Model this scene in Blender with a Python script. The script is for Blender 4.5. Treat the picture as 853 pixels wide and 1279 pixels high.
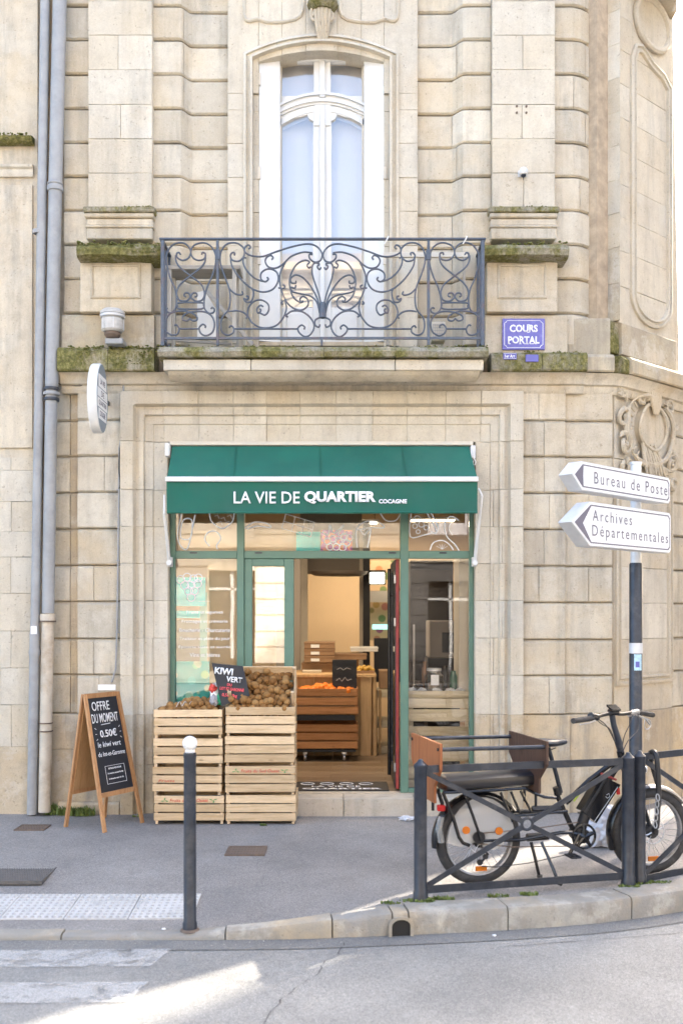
import bpy, bmesh, math, random
from mathutils import Vector, Matrix
random.seed(7)
sc = bpy.context.scene
for o in list(bpy.data.objects): bpy.data.objects.remove(o)
C = sc.collection
PI = math.pi
# ---------------- camera
F = 1250.0; CYD = 8.3; EYE = 1.63; HX = 426.5; HY = 770.0
cam = bpy.data.cameras.new('camera'); camo = bpy.data.objects.new('camera', cam); C.objects.link(camo)
camo.location = (0, -CYD, EYE); camo.rotation_euler = (math.radians(90), 0, 0)
cam.sensor_fit = 'VERTICAL'; cam.sensor_height = 36; cam.lens = F / 1279 * 36
cam.shift_y = (HY - 639.5) / 1279; cam.clip_end = 500; cam.clip_start = 0.05
cam.dof.use_dof = True; cam.dof.focus_distance = 7.6; cam.dof.aperture_fstop = 1.8
sc.camera = camo
# ---------------- sky and sun
SUN_AZ = math.radians(43); SUN_EL = math.radians(37)
w = bpy.data.worlds.new("World"); sc.world = w; w.use_nodes = True
nt = w.node_tree
sky = nt.nodes.new('ShaderNodeTexSky'); sky.sky_type = 'NISHITA'; sky.sun_disc = False
sky.sun_elevation = SUN_EL; sky.sun_rotation = SUN_AZ; sky.dust_density = 5.0; sky.air_density = 1.0
nt.links.new(sky.outputs[0], nt.nodes['Background'].inputs[0]); nt.nodes['Background'].inputs[1].default_value = 0.15
sd = bpy.data.lights.new('sun', 'SUN'); sd.energy = 2.0; sd.angle = math.radians(0.8); sd.color = (1, .93, .82)
so = bpy.data.objects.new('sun', sd); C.objects.link(so)
sv = Vector((math.sin(SUN_AZ) * math.cos(SUN_EL), math.cos(SUN_AZ) * math.cos(SUN_EL), math.sin(SUN_EL)))
so.rotation_euler = sv.to_track_quat('Z', 'Y').to_euler(); so.location = sv * 30
sc.view_settings.view_transform = 'Standard'; sc.view_settings.look = 'None'
sc.view_settings.exposure = 2.94; sc.view_settings.gamma = 1

# ---------------- helpers
def X(px, y=0): return (px - HX) * (y + CYD) / F
def Z(py, y=0): return EYE - (py - HY) * (y + CYD) / F
def P(px, py, y=0): return Vector((X(px, y), y, Z(py, y)))
ORG = {}
def tag(o, label=None, cat=None, group=None, kind=None):
    if label: o['label'] = label
    if cat: o['category'] = cat
    if group: o['group'] = group
    if kind: o['kind'] = kind
    return o
def thing(name, label, cat, loc=(0, 0, 0), rz=0, group=None, local=False, kind=None):
    o = bpy.data.objects.new(name, None); C.objects.link(o); o.empty_display_size = .1
    o.location = loc; o.rotation_euler = (0, 0, rz)
    ORG[o] = Vector((0, 0, 0)) if local else Vector(loc)
    return tag(o, label, cat, group, kind)
def link(name, me, mat, parent, smooth=False, org=None):
    o = bpy.data.objects.new(name, me); C.objects.link(o)
    if mat and not me.materials: me.materials.append(mat)
    if parent is not None:
        o.parent = parent; ORG[o] = ORG[parent]
    else: ORG[o] = org or Vector((0, 0, 0))
    return o
class MB:
    def __init__(s): s.v = []; s.f = []
    def add(s, vs, fs):
        n = len(s.v); s.v += [tuple(v) for v in vs]; s.f += [[i + n for i in f] for f in fs]; return s
    def box(s, x0, x1, y0, y1, z0, z1, c=0.0):
        if x1 < x0: x0, x1 = x1, x0
        if y1 < y0: y0, y1 = y1, y0
        if z1 < z0: z0, z1 = z1, z0
        c = min(c, (x1 - x0) / 3, (y1 - y0) / 3, (z1 - z0) / 3)
        if c <= 0:
            return s.add([(x, y, z) for x in (x0, x1) for y in (y0, y1) for z in (z0, z1)],
                         [(0, 1, 3, 2), (4, 6, 7, 5), (0, 4, 5, 1), (2, 3, 7, 6), (0, 2, 6, 4), (1, 5, 7, 3)])
        bm = bmesh.new(); bmesh.ops.create_cube(bm, size=1)
        for v in bm.verts:
            v.co = Vector(((x0 + x1) / 2 + v.co.x * (x1 - x0), (y0 + y1) / 2 + v.co.y * (y1 - y0), (z0 + z1) / 2 + v.co.z * (z1 - z0)))
        bmesh.ops.bevel(bm, geom=bm.edges[:], offset=c, segments=1, affect='EDGES')
        bm.verts.ensure_lookup_table()
        s.add([v.co for v in bm.verts], [[v.index for v in f.verts] for f in bm.faces]); bm.free(); return s
    def tube(s, pts, r, n=8, closed=False, cap=True, sq=False):
        pts = [Vector(p) for p in pts]; m = len(pts)
        rs = r if isinstance(r, (list, tuple)) else [r] * m
        up = None; rings = []
        for i, p in enumerate(pts):
            a = pts[(i - 1) % m] if (i > 0 or closed) else p
            b = pts[(i + 1) % m] if (i < m - 1 or closed) else p
            t = (b - a)
            if t.length < 1e-9: t = Vector((0, 0, 1))
            t.normalize()
            if up is None:
                up = Vector((0, 1, 0)) if abs(t.y) < .9 else Vector((1, 0, 0))
            u = (up - t * up.dot(t))
            if u.length < 1e-6: u = t.orthogonal()
            u.normalize(); vv = t.cross(u); up = u
            ph = PI / 4 if sq else 0
            rings.append([p + (u * math.cos(2 * PI * k / n + ph) + vv * math.sin(2 * PI * k / n + ph)) * rs[i] for k in range(n)])
        vs = [q for rg in rings for q in rg]; fs = []
        for i in range(m if closed else m - 1):
            j = (i + 1) % m
            for k in range(n):
                l = (k + 1) % n; fs.append((i * n + k, i * n + l, j * n + l, j * n + k))
        if cap and not closed: fs.append(tuple(range(n))[::-1]); fs.append(tuple((m - 1) * n + k for k in range(n)))
        return s.add(vs, fs)
    def lathe(s, prof, o=(0, 0, 0), ax='z', n=20, a0=0, a1=2 * PI):
        o = Vector(o); full = abs(a1 - a0 - 2 * PI) < 1e-6; cnt = n if full else n + 1; vs = []
        for k in range(cnt):
            a = a0 + (a1 - a0) * k / n; c_, s_ = math.cos(a), math.sin(a)
            for r, h in prof:
                vs.append(o + (Vector((r * c_, r * s_, h)) if ax == 'z' else Vector((r * c_, h, r * s_)) if ax == 'y' else Vector((h, r * c_, r * s_))))
        m = len(prof); fs = []
        for k in range(n):
            l = (k + 1) % cnt
            for j in range(m - 1): fs.append((k * m + j, l * m + j, l * m + j + 1, k * m + j + 1))
        return s.add(vs, fs)
    def prism(s, poly, mp, t):
        # poly: list of (u,v); mp(u,v,w)->Vector ; thickness t along w
        n = len(poly); vs = [mp(u, v, 0) for u, v in poly] + [mp(u, v, t) for u, v in poly]
        fs = [tuple(range(n)), tuple(range(2 * n - 1, n - 1, -1))] + [(i, i + n, (i + 1) % n + n, (i + 1) % n) for i in range(n)]
        return s.add(vs, fs)
    def build(s, name, mat, parent=None, smooth=False, org=None, bevel=0):
        me = bpy.data.meshes.new(name)
        o = ORG[parent] if parent is not None else (Vector(org) if org is not None else Vector((0, 0, 0)))
        me.from_pydata([(v[0] - o.x, v[1] - o.y, v[2] - o.z) for v in s.v], [], s.f); me.validate()
        bm = bmesh.new(); bm.from_mesh(me)
        bmesh.ops.remove_doubles(bm, verts=bm.verts, dist=1e-6)
        bmesh.ops.recalc_face_normals(bm, faces=bm.faces); bm.to_mesh(me); bm.free()
        if smooth:
            me.polygons.foreach_set('use_smooth', [True] * len(me.polygons))
            if smooth != 2: me.set_sharp_from_angle(angle=math.radians(38))
        ob = link(name, me, mat, parent)
        if parent is None and org is not None: ob.location = o; ORG[ob] = o
        return ob
def xz(y0, sgn=1): return lambda u, v, w: Vector((u, y0 + w * sgn, v))
def smooth_path(pts, sub=5, closed=False):
    out = []; n = len(pts); pts = [Vector(p) for p in pts]
    rng = n if closed else n - 1
    for i in range(rng):
        p0 = pts[(i - 1) % n] if (closed or i > 0) else pts[0]; p1 = pts[i]
        p2 = pts[(i + 1) % n]; p3 = pts[(i + 2) % n] if (closed or i + 2 < n) else pts[-1]
        for k in range(sub):
            t = k / sub
            out.append(.5 * ((2 * p1) + (p2 - p0) * t + (2 * p0 - 5 * p1 + 4 * p2 - p3) * t * t + (3 * p1 - p0 - 3 * p2 + p3) * t ** 3))
    if not closed: out.append(pts[-1])
    return out
def spiral(cx, cz, r0, r1, a0, turns, n=26):
    return [(cx + (r0 + (r1 - r0) * k / n) * math.cos(a0 + turns * 2 * PI * k / n), cz + (r0 + (r1 - r0) * k / n) * math.sin(a0 + turns * 2 * PI * k / n)) for k in range(n + 1)]
def copy_tree(o, parent=None):
    c = o.copy(); C.objects.link(c)
    if parent is not None: c.parent = parent
    for ch in list(o.children): copy_tree(ch, c)
    return c
# text -> mesh, fitted to a width/height box; origin at the text centre; frame (right, up, out)
def text(s, name, mat, parent, centre, w=None, h=None, right=(1, 0, 0), up=(0, 0, 1), bold=0, shear=0, ext=.0008, spacing=1, line=1):
    cu = bpy.data.curves.new(name, 'FONT'); cu.body = s; cu.size = 1; cu.extrude = 0; cu.offset = bold; cu.shear = shear
    cu.align_x = 'CENTER'; cu.space_character = spacing; cu.space_line = line; cu.resolution_u = 3
    to = bpy.data.objects.new(name, cu); C.objects.link(to)
    bpy.context.view_layer.update()
    me = bpy.data.meshes.new_from_object(to.evaluated_get(bpy.context.evaluated_depsgraph_get()))
    bpy.data.objects.remove(to)
    xs = [v.co.x for v in me.vertices]; ys = [v.co.y for v in me.vertices]
    cx, cy = (min(xs) + max(xs)) / 2, (min(ys) + max(ys)) / 2; bw, bh = max(xs) - min(xs), max(ys) - min(ys)
    if w is None: kx = ky = h / bh
    elif h is None: kx = ky = w / bw
    else: kx, ky = w / bw, h / bh
    R, U = Vector(right).normalized(), Vector(up).normalized(); N = R.cross(U)
    cc = Vector(centre) - ORG[parent]
    for v in me.vertices: v.co = cc + R * ((v.co.x - cx) * kx) + U * ((v.co.y - cy) * ky)
    me.materials.clear()
    bm = bmesh.new(); bm.from_mesh(me)
    r = bmesh.ops.extrude_face_region(bm, geom=bm.faces[:])
    for g in r['geom']:
        if isinstance(g, bmesh.types.BMVert): g.co += N * ext
    bm.to_mesh(me); bm.free(); me.name = name
    return link(name, me, mat, parent)

# ---------------- materials
MATS = {}
def newmat(name):
    m = bpy.data.materials.new(name); m.use_nodes = True; return m, m.node_tree, m.node_tree.nodes['Principled BSDF']
def N_(nt, t, **kw):
    n = nt.nodes.new(t)
    for k, v in kw.items():
        if k.startswith('i_'):
            key = k[2:]; n.inputs[int(key) if key.isdigit() else key].default_value = v
        else: setattr(n, k, v)
    return n
def noise(nt, vec, scale, detail=4, rough=.6, dim=None):
    n = N_(nt, 'ShaderNodeTexNoise'); n.inputs['Scale'].default_value = scale; n.inputs['Detail'].default_value = detail; n.inputs['Roughness'].default_value = rough
    nt.links.new(vec, n.inputs['Vector']); return n.outputs['Fac']
def ramp(nt, fac, pts):
    r = nt.nodes.new('ShaderNodeValToRGB'); e = r.color_ramp.elements
    while len(e) < len(pts): e.new(.5)
    for i, (p, c) in enumerate(pts):
        e[i].position = p; e[i].color = (*c, 1) if len(c) == 3 else c
    nt.links.new(fac, r.inputs[0]); return r.outputs[0]
def mix(nt, fac, a, b, mode='MIX'):
    n = nt.nodes.new('ShaderNodeMix'); n.data_type = 'RGBA'; n.blend_type = mode
    for sock, val in ((n.inputs[0], fac), (n.inputs[6], a), (n.inputs[7], b)):
        if isinstance(val, (int, float)): sock.default_value = val
        elif isinstance(val, tuple): sock.default_value = (*val, 1)
        else: nt.links.new(val, sock)
    return n.outputs[2]
def mth(nt, op, a, b=None, clamp=False):
    n = nt.nodes.new('ShaderNodeMath'); n.operation = op; n.use_clamp = clamp
    for i, v in enumerate((a, b)):
        if v is None: continue
        if isinstance(v, (int, float)): n.inputs[i].default_value = v
        else: nt.links.new(v, n.inputs[i])
    return n.outputs[0]
def scalevec(nt, vec, s):
    n = nt.nodes.new('ShaderNodeMapping'); n.inputs['Scale'].default_value = s; nt.links.new(vec, n.inputs['Vector']); return n.outputs[0]
def bump(nt, b, h, strength=.3, dist=.01):
    n = nt.nodes.new('ShaderNodeBump'); n.inputs['Strength'].default_value = strength; n.inputs['Distance'].default_value = dist
    nt.links.new(h, n.inputs['Height']); nt.links.new(n.outputs[0], b.inputs['Normal'])
def pos(nt): return nt.nodes.new('ShaderNodeNewGeometry').outputs['Position']
def objc(nt): return nt.nodes.new('ShaderNodeTexCoord').outputs['Object']
def rnd(nt): return nt.nodes.new('ShaderNodeObjectInfo').outputs['Random']

def stone(name, base=(.60, .545, .44), var=.16, dirt=.38, moss=0.0, grey=0.0, warm=(.58, .46, .29)):
    m, nt, b = newmat(name); p = pos(nt); r = rnd(nt)
    dk = tuple(c * (1 - var) for c in base); lt = tuple(min(1, c * (1 + var * .8)) for c in base)
    tone = ramp(nt, r, [(0, dk), (.35, base), (.7, tuple(c * .97 for c in base)), (1, lt)])
    # warm tint on some blocks
    r2 = mth(nt, 'FRACT', mth(nt, 'MULTIPLY', r, 17.3))
    tone = mix(nt, mth(nt, 'MULTIPLY', r2, .35), tone, warm)
    big = noise(nt, p, 1.3, 5, .6); col = mix(nt, mth(nt, 'MULTIPLY', ramp(nt, big, [(.4, (0, 0, 0)), (.68, (1, 1, 1))]), dirt * .8), tone, (.33, .27, .205))
    mid = noise(nt, p, 9, 6, .65); col = mix(nt, mth(nt, 'MULTIPLY', ramp(nt, mid, [(.48, (0, 0, 0)), (.7, (1, 1, 1))]), dirt), col, (.36, .30, .23))
    strk = noise(nt, scalevec(nt, p, (9, 9, .9)), 1, 5, .6)
    col = mix(nt, mth(nt, 'MULTIPLY', ramp(nt, strk, [(.5, (0, 0, 0)), (.72, (1, 1, 1))]), dirt * .9), col, (.27, .225, .17))
    vnw = noise(nt, p, 3.2, 6, .7); col = mix(nt, mth(nt, 'MULTIPLY', ramp(nt, vnw, [(.52, (0, 0, 0)), (.6, (1, 1, 1))]), dirt * .55), col, (.66, .62, .53))
    soot = noise(nt, scalevec(nt, p, (3.5, 3.5, .55)), 1.3, 7, .68); col = mix(nt, mth(nt, 'MULTIPLY', ramp(nt, soot, [(.53, (0, 0, 0)), (.7, (1, 1, 1))]), min(1, dirt * 1.3)), col, (.25, .235, .205))
    yel = noise(nt, p, 2.1, 4, .6); col = mix(nt, mth(nt, 'MULTIPLY', ramp(nt, yel, [(.5, (0, 0, 0)), (.68, (1, 1, 1))]), dirt * .8), col, (.56, .42, .24))
    fine = noise(nt, p, 90, 3, .7); col = mix(nt, .3, col, mix(nt, 1.0, col, ramp(nt, fine, [(.25, (.62, .6, .58)), (.62, (1.08, 1.08, 1.08))]), 'MULTIPLY'))
    pit = ramp(nt, noise(nt, p, 42, 2, .5), [(.66, (0, 0, 0)), (.72, (1, 1, 1))]); col = mix(nt, mth(nt, 'MULTIPLY', pit, .35), col, (.2, .16, .12))
    if grey: col = mix(nt, mth(nt, 'MULTIPLY', ramp(nt, noise(nt, p, 4, 6, .7), [(.3, (0, 0, 0)), (.6, (1, 1, 1))]), grey), col, (.24, .235, .21))
    if moss:
        mk = ramp(nt, noise(nt, scalevec(nt, p, (1, 1, .5)), 5, 9, .78), [(max(.02, .62 - moss * .42), (0, 0, 0)), (.74 - moss * .38, (1, 1, 1))])
        mc = ramp(nt, noise(nt, p, 38, 5, .7), [(.3, (.07, .066, .025)), (.5, (.15, .14, .045)), (.7, (.31, .27, .11))])
        sp = ramp(nt, noise(nt, p, 60, 3, .7), [(.45, (.16, .14, .09)), (.6, (.42, .38, .28))])
        col = mix(nt, .4, col, sp); col = mix(nt, mk, col, mc)
    nt.links.new(col, b.inputs['Base Color']); b.inputs['Roughness'].default_value = .92; b.inputs['Specular IOR Level'].default_value = .2
    h = mth(nt, 'ADD', mth(nt, 'MULTIPLY', mid, .7), mth(nt, 'SUBTRACT', mth(nt, 'MULTIPLY', fine, .5), mth(nt, 'MULTIPLY', pit, .5)))
    bump(nt, b, h, .45 if not moss else .9, .012); MATS[name] = m; return m
def plain(name, col, rough=.5, metal=0, var=0.0, nscale=20, bumps=0, spec=.5, dirt=None, dirtamt=.4, coat=0):
    m, nt, b = newmat(name); b.inputs['Roughness'].default_value = rough; b.inputs['Metallic'].default_value = metal; b.inputs['Specular IOR Level'].default_value = spec
    b.inputs['Coat Weight'].default_value = coat
    p = pos(nt); n = noise(nt, p, nscale, 5, .65); c = col
    if var:
        c = ramp(nt, n, [(.3, tuple(x * (1 - var) for x in col)), (.7, tuple(min(1, x * (1 + var)) for x in col))])
        nt.links.new(ramp(nt, n, [(.3, (rough * .8,) * 3), (.7, (min(1, rough * 1.2),) * 3)]), b.inputs['Roughness'])
    if dirt:
        k = ramp(nt, noise(nt, p, nscale * .35, 7, .72), [(.5, (0, 0, 0)), (.66, (1, 1, 1))])
        c = mix(nt, mth(nt, 'MULTIPLY', k, dirtamt), c, dirt)
    if isinstance(c, tuple): b.inputs['Base Color'].default_value = (*c, 1)
    else: nt.links.new(c, b.inputs['Base Color'])
    if bumps: bump(nt, b, noise(nt, p, nscale * 3, 4, .6), bumps, .005)
    MATS[name] = m; return m
def wood(name, base, dark, axis='x', rough=.6, scale=1, knots=True):
    m, nt, b = newmat(name); o = objc(nt); r = rnd(nt)
    off = nt.nodes.new('ShaderNodeVectorMath'); off.operation = 'ADD'; nt.links.new(o, off.inputs[0])
    cm = nt.nodes.new('ShaderNodeCombineXYZ'); 
    for i in range(3): nt.links.new(mth(nt, 'MULTIPLY', r, 7.0 + 3 * i), cm.inputs[i])
    nt.links.new(cm.outputs[0], off.inputs[1])
    s = {'x': (1.6, 22, 22), 'y': (22, 1.6, 22), 'z': (22, 22, 1.6)}[axis]
    g = noise(nt, scalevec(nt, off.outputs[0], tuple(k * scale for k in s)), 2.2, 6, .62)
    col = ramp(nt, g, [(.28, dark), (.5, base), (.75, tuple(min(1, c * 1.12) for c in base))])
    fine = noise(nt, scalevec(nt, off.outputs[0], tuple(k * scale * 3 for k in s)), 5, 3, .6)
    col = mix(nt, .3, col, mix(nt, 1.0, col, ramp(nt, fine, [(.3, (.6, .55, .5)), (.6, (1.05, 1.05, 1.05))]), 'MULTIPLY'))
    col = mix(nt, 1.0, col, ramp(nt, r, [(0, (.74, .71, .66)), (1, (1.1, 1.1, 1.1))]), 'MULTIPLY')
    kv = N_(nt, 'ShaderNodeTexVoronoi'); kv.inputs['Scale'].default_value = 1.0; nt.links.new(scalevec(nt, off.outputs[0], tuple(9 if q > 5 else 3.5 for q in s)), kv.inputs['Vector'])
    col = mix(nt, ramp(nt, kv.outputs['Distance'], [(.035, (.8, .8, .8)), (.10, (0, 0, 0))]), col, tuple(c * .55 for c in dark))
    nt.links.new(col, b.inputs['Base Color']); b.inputs['Roughness'].default_value = rough; b.inputs['Specular IOR Level'].default_value = .3
    bump(nt, b, g, .25, .004); MATS[name] = m; return m
def glass(name, refl=.12, tint=(1, 1, 1), rough=0.0):
    m = bpy.data.materials.new(name); m.use_nodes = True; nt = m.node_tree; nt.nodes.clear()
    out = nt.nodes.new('ShaderNodeOutputMaterial'); tr = nt.nodes.new('ShaderNodeBsdfTransparent'); gl = nt.nodes.new('ShaderNodeBsdfGlossy')
    tr.inputs[0].default_value = (*tint, 1); gl.inputs['Roughness'].default_value = rough; gl.inputs[0].default_value = (1, 1, 1, 1)
    fr = nt.nodes.new('ShaderNodeFresnel'); fr.inputs[0].default_value = 1.5
    mx = nt.nodes.new('ShaderNodeMixShader'); f = mth(nt, 'ADD', mth(nt, 'MULTIPLY', fr.outputs[0], 1.5), refl - .06, clamp=True)
    nt.links.new(f, mx.inputs[0]); nt.links.new(tr.outputs[0], mx.inputs[1]); nt.links.new(gl.outputs[0], mx.inputs[2]); nt.links.new(mx.outputs[0], out.inputs[0])
    p = pos(nt); bp = nt.nodes.new('ShaderNodeBump'); bp.inputs['Strength'].default_value = .022; bp.inputs['Distance'].default_value = .01
    nt.links.new(noise(nt, p, 2.5, 2, .5), bp.inputs['Height']); nt.links.new(bp.outputs[0], gl.inputs['Normal'])
    MATS[name] = m; return m
def emit(name, col, st):
    m, nt, b = newmat(name); b.inputs['Emission Color'].default_value = (*col, 1); b.inputs['Emission Strength'].default_value = st
    b.inputs['Base Color'].default_value = (*col, 1); MATS[name] = m; return m
def asphalt(name, base, patch=.25, big=1.0, lines=False):
    m, nt, b = newmat(name); p = pos(nt)
    ag = noise(nt, p, 190, 3, .75); c = ramp(nt, ag, [(.3, tuple(x * .6 for x in base)), (.5, base), (.7, tuple(x * 1.5 for x in base))])
    vor = N_(nt, 'ShaderNodeTexVoronoi'); vor.inputs['Scale'].default_value = 120; nt.links.new(p, vor.inputs['Vector'])
    c = mix(nt, .32, c, mix(nt, 1.0, c, ramp(nt, vor.outputs['Color'], [(.2, (.6, .6, .6)), (.8, (1.5, 1.47, 1.42))]), 'MULTIPLY'))
    st = noise(nt, p, .9 * big, 6, .62); c = mix(nt, patch, c, mix(nt, 1.0, c, ramp(nt, st, [(.35, (.6, .6, .6)), (.65, (1.35, 1.33, 1.28))]), 'MULTIPLY'))
    s2 = ramp(nt, noise(nt, p, 5, 7, .7), [(.56, (0, 0, 0)), (.68, (1, 1, 1))]); c = mix(nt, mth(nt, 'MULTIPLY', s2, .22), c, tuple(x * .55 for x in base))
    cr = N_(nt, 'ShaderNodeTexVoronoi'); cr.feature = 'DISTANCE_TO_EDGE'; cr.inputs['Scale'].default_value = .45
    wp = nt.nodes.new('ShaderNodeVectorMath'); wp.operation = 'MULTIPLY_ADD'; wp.inputs[1].default_value = (.3, .3, .3)
    nn = N_(nt, 'ShaderNodeTexNoise'); nn.inputs['Scale'].default_value = 3; nn.inputs['Detail'].default_value = 6; nt.links.new(p, nn.inputs['Vector'])
    nt.links.new(nn.outputs['Color'], wp.inputs[0]); nt.links.new(p, wp.inputs[2]); nt.links.new(wp.outputs[0], cr.inputs['Vector'])
    ck = ramp(nt, cr.outputs['Distance'], [(.0, (1, 1, 1)), (.003, (0, 0, 0))]); c = mix(nt, mth(nt, 'MULTIPLY', ck, .16), c, tuple(x * .3 for x in base))
    nt.links.new(c, b.inputs['Base Color']); b.inputs['Roughness'].default_value = .88; b.inputs['Specular IOR Level'].default_value = .3
    bump(nt, b, mth(nt, 'ADD', ag, mth(nt, 'MULTIPLY', vor.outputs['Distance'], .8)), .5, .004); MATS[name] = m; return m

S = stone('stone'); S_low = stone('stone_lower', base=(.60, .54, .43), dirt=.48, var=.17); S_warm = stone('stone_plinth', base=(.56, .46, .32), dirt=.62, warm=(.52, .38, .2))
S_smooth = stone('stone_smooth', base=(.63, .58, .48), dirt=.29, var=.10); S_moss = stone('stone_mossy', base=(.40, .35, .24), moss=.60, dirt=.8)
S_lichen = stone('stone_lichen', base=(.38, .355, .28), moss=.5, dirt=.7, grey=.5); S_grey = stone('stone_grey', base=(.52, .46, .34), grey=.12, dirt=.75)
S_kerb = stone('kerb_granite', base=(.28, .268, .25), grey=.6, dirt=.8); S_step = stone('step_stone', base=(.56, .50, .42), dirt=.3, var=.05)
M_mort = plain('mortar', (.42, .33, .23), .95, var=.25, nscale=12)
M_green = plain('shopfront_green_paint', (.11, .205, .15), .42, var=.08, nscale=5)
M_white = plain('white_paint', (.67, .665, .64), .45, var=.03, nscale=6, dirt=(.55, .5, .44), dirtamt=.25)
M_cream = plain('cream_paint', (.62, .56, .46), .6, var=.06, nscale=6)
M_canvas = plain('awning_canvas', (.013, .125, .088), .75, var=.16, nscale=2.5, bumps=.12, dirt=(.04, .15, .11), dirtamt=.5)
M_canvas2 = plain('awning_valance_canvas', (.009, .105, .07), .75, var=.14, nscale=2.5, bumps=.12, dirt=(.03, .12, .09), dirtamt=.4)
M_wtext = plain('white_lettering', (.85, .85, .85), .6)
M_iron = plain('railing_iron', (.07, .088, .115), .5, var=.25, nscale=30, dirt=(.2, .09, .06), dirtamt=.3)
M_blk = plain('street_metal_dark', (.022, .027, .038), .38, var=.35, nscale=18, dirt=(.13, .12, .11), dirtamt=.35)
M_zinc = plain('zinc_pipe', (.33, .33, .325), .62, metal=.1, var=.14, nscale=7, dirt=(.2, .2, .2), dirtamt=.4)
M_pcream = plain('cream_cast_pipe', (.55, .48, .38), .6, var=.12, nscale=9, dirt=(.3, .2, .12), dirtamt=.6)
M_black = plain('matt_black', (.012, .012, .014), .5); M_gloss = plain('gloss_black', (.012, .012, .014), .22)
M_rubber = plain('tyre_rubber', (.035, .033, .032), .8, var=.3, nscale=40, dirt=(.12, .11, .1), dirtamt=.4)
M_chrome = plain('brushed_metal', (.55, .55, .56), .28, metal=.9)
M_orange = plain('orange_reflector', (.62, .17, .012), .25); M_red = plain('red_reflector', (.6, .02, .015), .25)
M_board = plain('chalkboard', (.014, .016, .022), .55, var=.25, nscale=10); M_chalk = plain('chalk', (.82, .82, .82), .9); M_chalkp = plain('pink_chalk', (.85, .12, .13), .9)
M_crate = wood('crate_wood', (.70, .52, .32), (.52, .35, .18)); M_cratev = wood('crate_post_wood', (.68, .51, .33), (.5, .35, .2), 'z')
M_pine = wood('sign_frame_wood', (.50, .27, .125), (.33, .15, .06), 'z'); M_mdf = wood('sign_back_panel', (.44, .26, .12), (.36, .2, .09), 'z', scale=.4)
M_trol = wood('stained_crate_wood', (.52, .25, .10), (.36, .15, .05)); M_count = wood('counter_wood', (.62, .42, .22), (.5, .32, .15), 'z')
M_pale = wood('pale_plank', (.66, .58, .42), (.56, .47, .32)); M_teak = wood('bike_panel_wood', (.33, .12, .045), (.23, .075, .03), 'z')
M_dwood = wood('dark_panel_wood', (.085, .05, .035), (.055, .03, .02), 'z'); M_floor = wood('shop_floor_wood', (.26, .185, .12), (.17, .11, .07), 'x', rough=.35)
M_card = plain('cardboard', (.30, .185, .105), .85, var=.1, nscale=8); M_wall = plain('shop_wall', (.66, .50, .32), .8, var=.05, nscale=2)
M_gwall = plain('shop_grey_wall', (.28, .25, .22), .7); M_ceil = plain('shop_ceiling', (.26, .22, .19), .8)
G_shop = glass('shop_glass', .085); G_door = glass('door_glass', .26); G_up = glass('window_glass', .10); G_clear = glass('display_glass', .065)
M_violet = plain('blue_enamel', (.14, .135, .42), .25, var=.05); M_signw = plain('sign_white', (.83, .83, .83), .35); M_signg = plain('sign_grey_ink', (.16, .15, .19), .5)
M_alu = plain('sign_aluminium', (.62, .63, .64), .4, metal=.15, var=.06); M_turq = plain('turquoise_print', (.01, .50, .50), .6, var=.25, nscale=4)
M_curtain = plain('curtain', (.66, .655, .67), .9); M_dark = plain('dark_recess', (.02, .018, .016), .9)
M_road = asphalt('road_asphalt', (.245, .237, .22), .5); M_pave = asphalt('pavement_asphalt', (.25, .232, .215), .5)
# ================= GROUND, ROAD, KERB =================
KP = [(-16, -2.87), (-3, -2.87), (-1.0, -2.87), (-.55, -2.865), (-.2, -2.85), (.23, -2.80), (.6, -2.75), (.96, -2.69), (1.5, -2.56), (2.03, -2.34), (2.5, -2.08), (3.0, -1.7), (3.6, -1.1), (4.2, -.2), (4.7, 1.0), (4.95, 2.5), (5.0, 4.5), (5.0, 26)]
def sstep(t): t = max(0, min(1, t)); return t * t * (3 - 2 * t)
def zedge(x): return -.10 * (1 - sstep((x + 1.05) / 1.5))
ROADZ = -.13
road = MB().add([(-70, -70, ROADZ), (70, -70, ROADZ), (70, 70, ROADZ), (-70, 70, ROADZ)], [(0, 1, 2, 3)]).build('road', M_road); tag(road, kind='structure')
# dense kerb line
kl = smooth_path([(x, y, 0) for x, y in KP], 8)
def knorm(i):
    a = kl[max(0, i - 1)]; b = kl[min(len(kl) - 1, i + 1)]; t = (b - a).normalized(); return Vector((-t.y, t.x, 0))
KW = .23
def KWf(x): return .10 + .09 * sstep((x + .3) / .9)
inner = [kl[i] + knorm(i) * KWf(kl[i].x) for i in range(len(kl))]
def wallpt(p):
    # matching point under the building line
    if p.x < 2.1: return Vector((p.x, .12, 0))
    if p.x < 3.7: t = (p.x - 2.1) / 1.6; return Vector((2.1 + t * 1.3, .12 + t * 1.3, 0))
    return Vector((3.45, max(1.45, p.y), 0))
m = MB(); rows = 16; vs = []
for p in inner:
    q = wallpt(p)
    for j in range(rows + 1):
        t = (j / rows) ** 1.3; r = p.lerp(q, t); d = (r - p).length
        vs.append((r.x, r.y, zedge(p.x) * (1 - sstep(d / 1.4)) - .002))
nn = rows + 1
m.add(vs, [(i * nn + j, (i + 1) * nn + j, (i + 1) * nn + j + 1, i * nn + j + 1) for i in range(len(inner) - 1) for j in range(rows)])
pavement = m.build('pavement', M_pave, smooth=2); tag(pavement, kind='structure')
def pz(x, y):
    yk = -2.87 + .1
    for i in range(len(kl) - 1):
        if kl[i].x <= x <= kl[i + 1].x: t = (x - kl[i].x) / max(1e-6, kl[i + 1].x - kl[i].x); yk = inner[i].y * (1 - t) + inner[i + 1].y * t; break
    return zedge(x) * (1 - sstep(max(0, y - yk) / 1.4))
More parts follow.
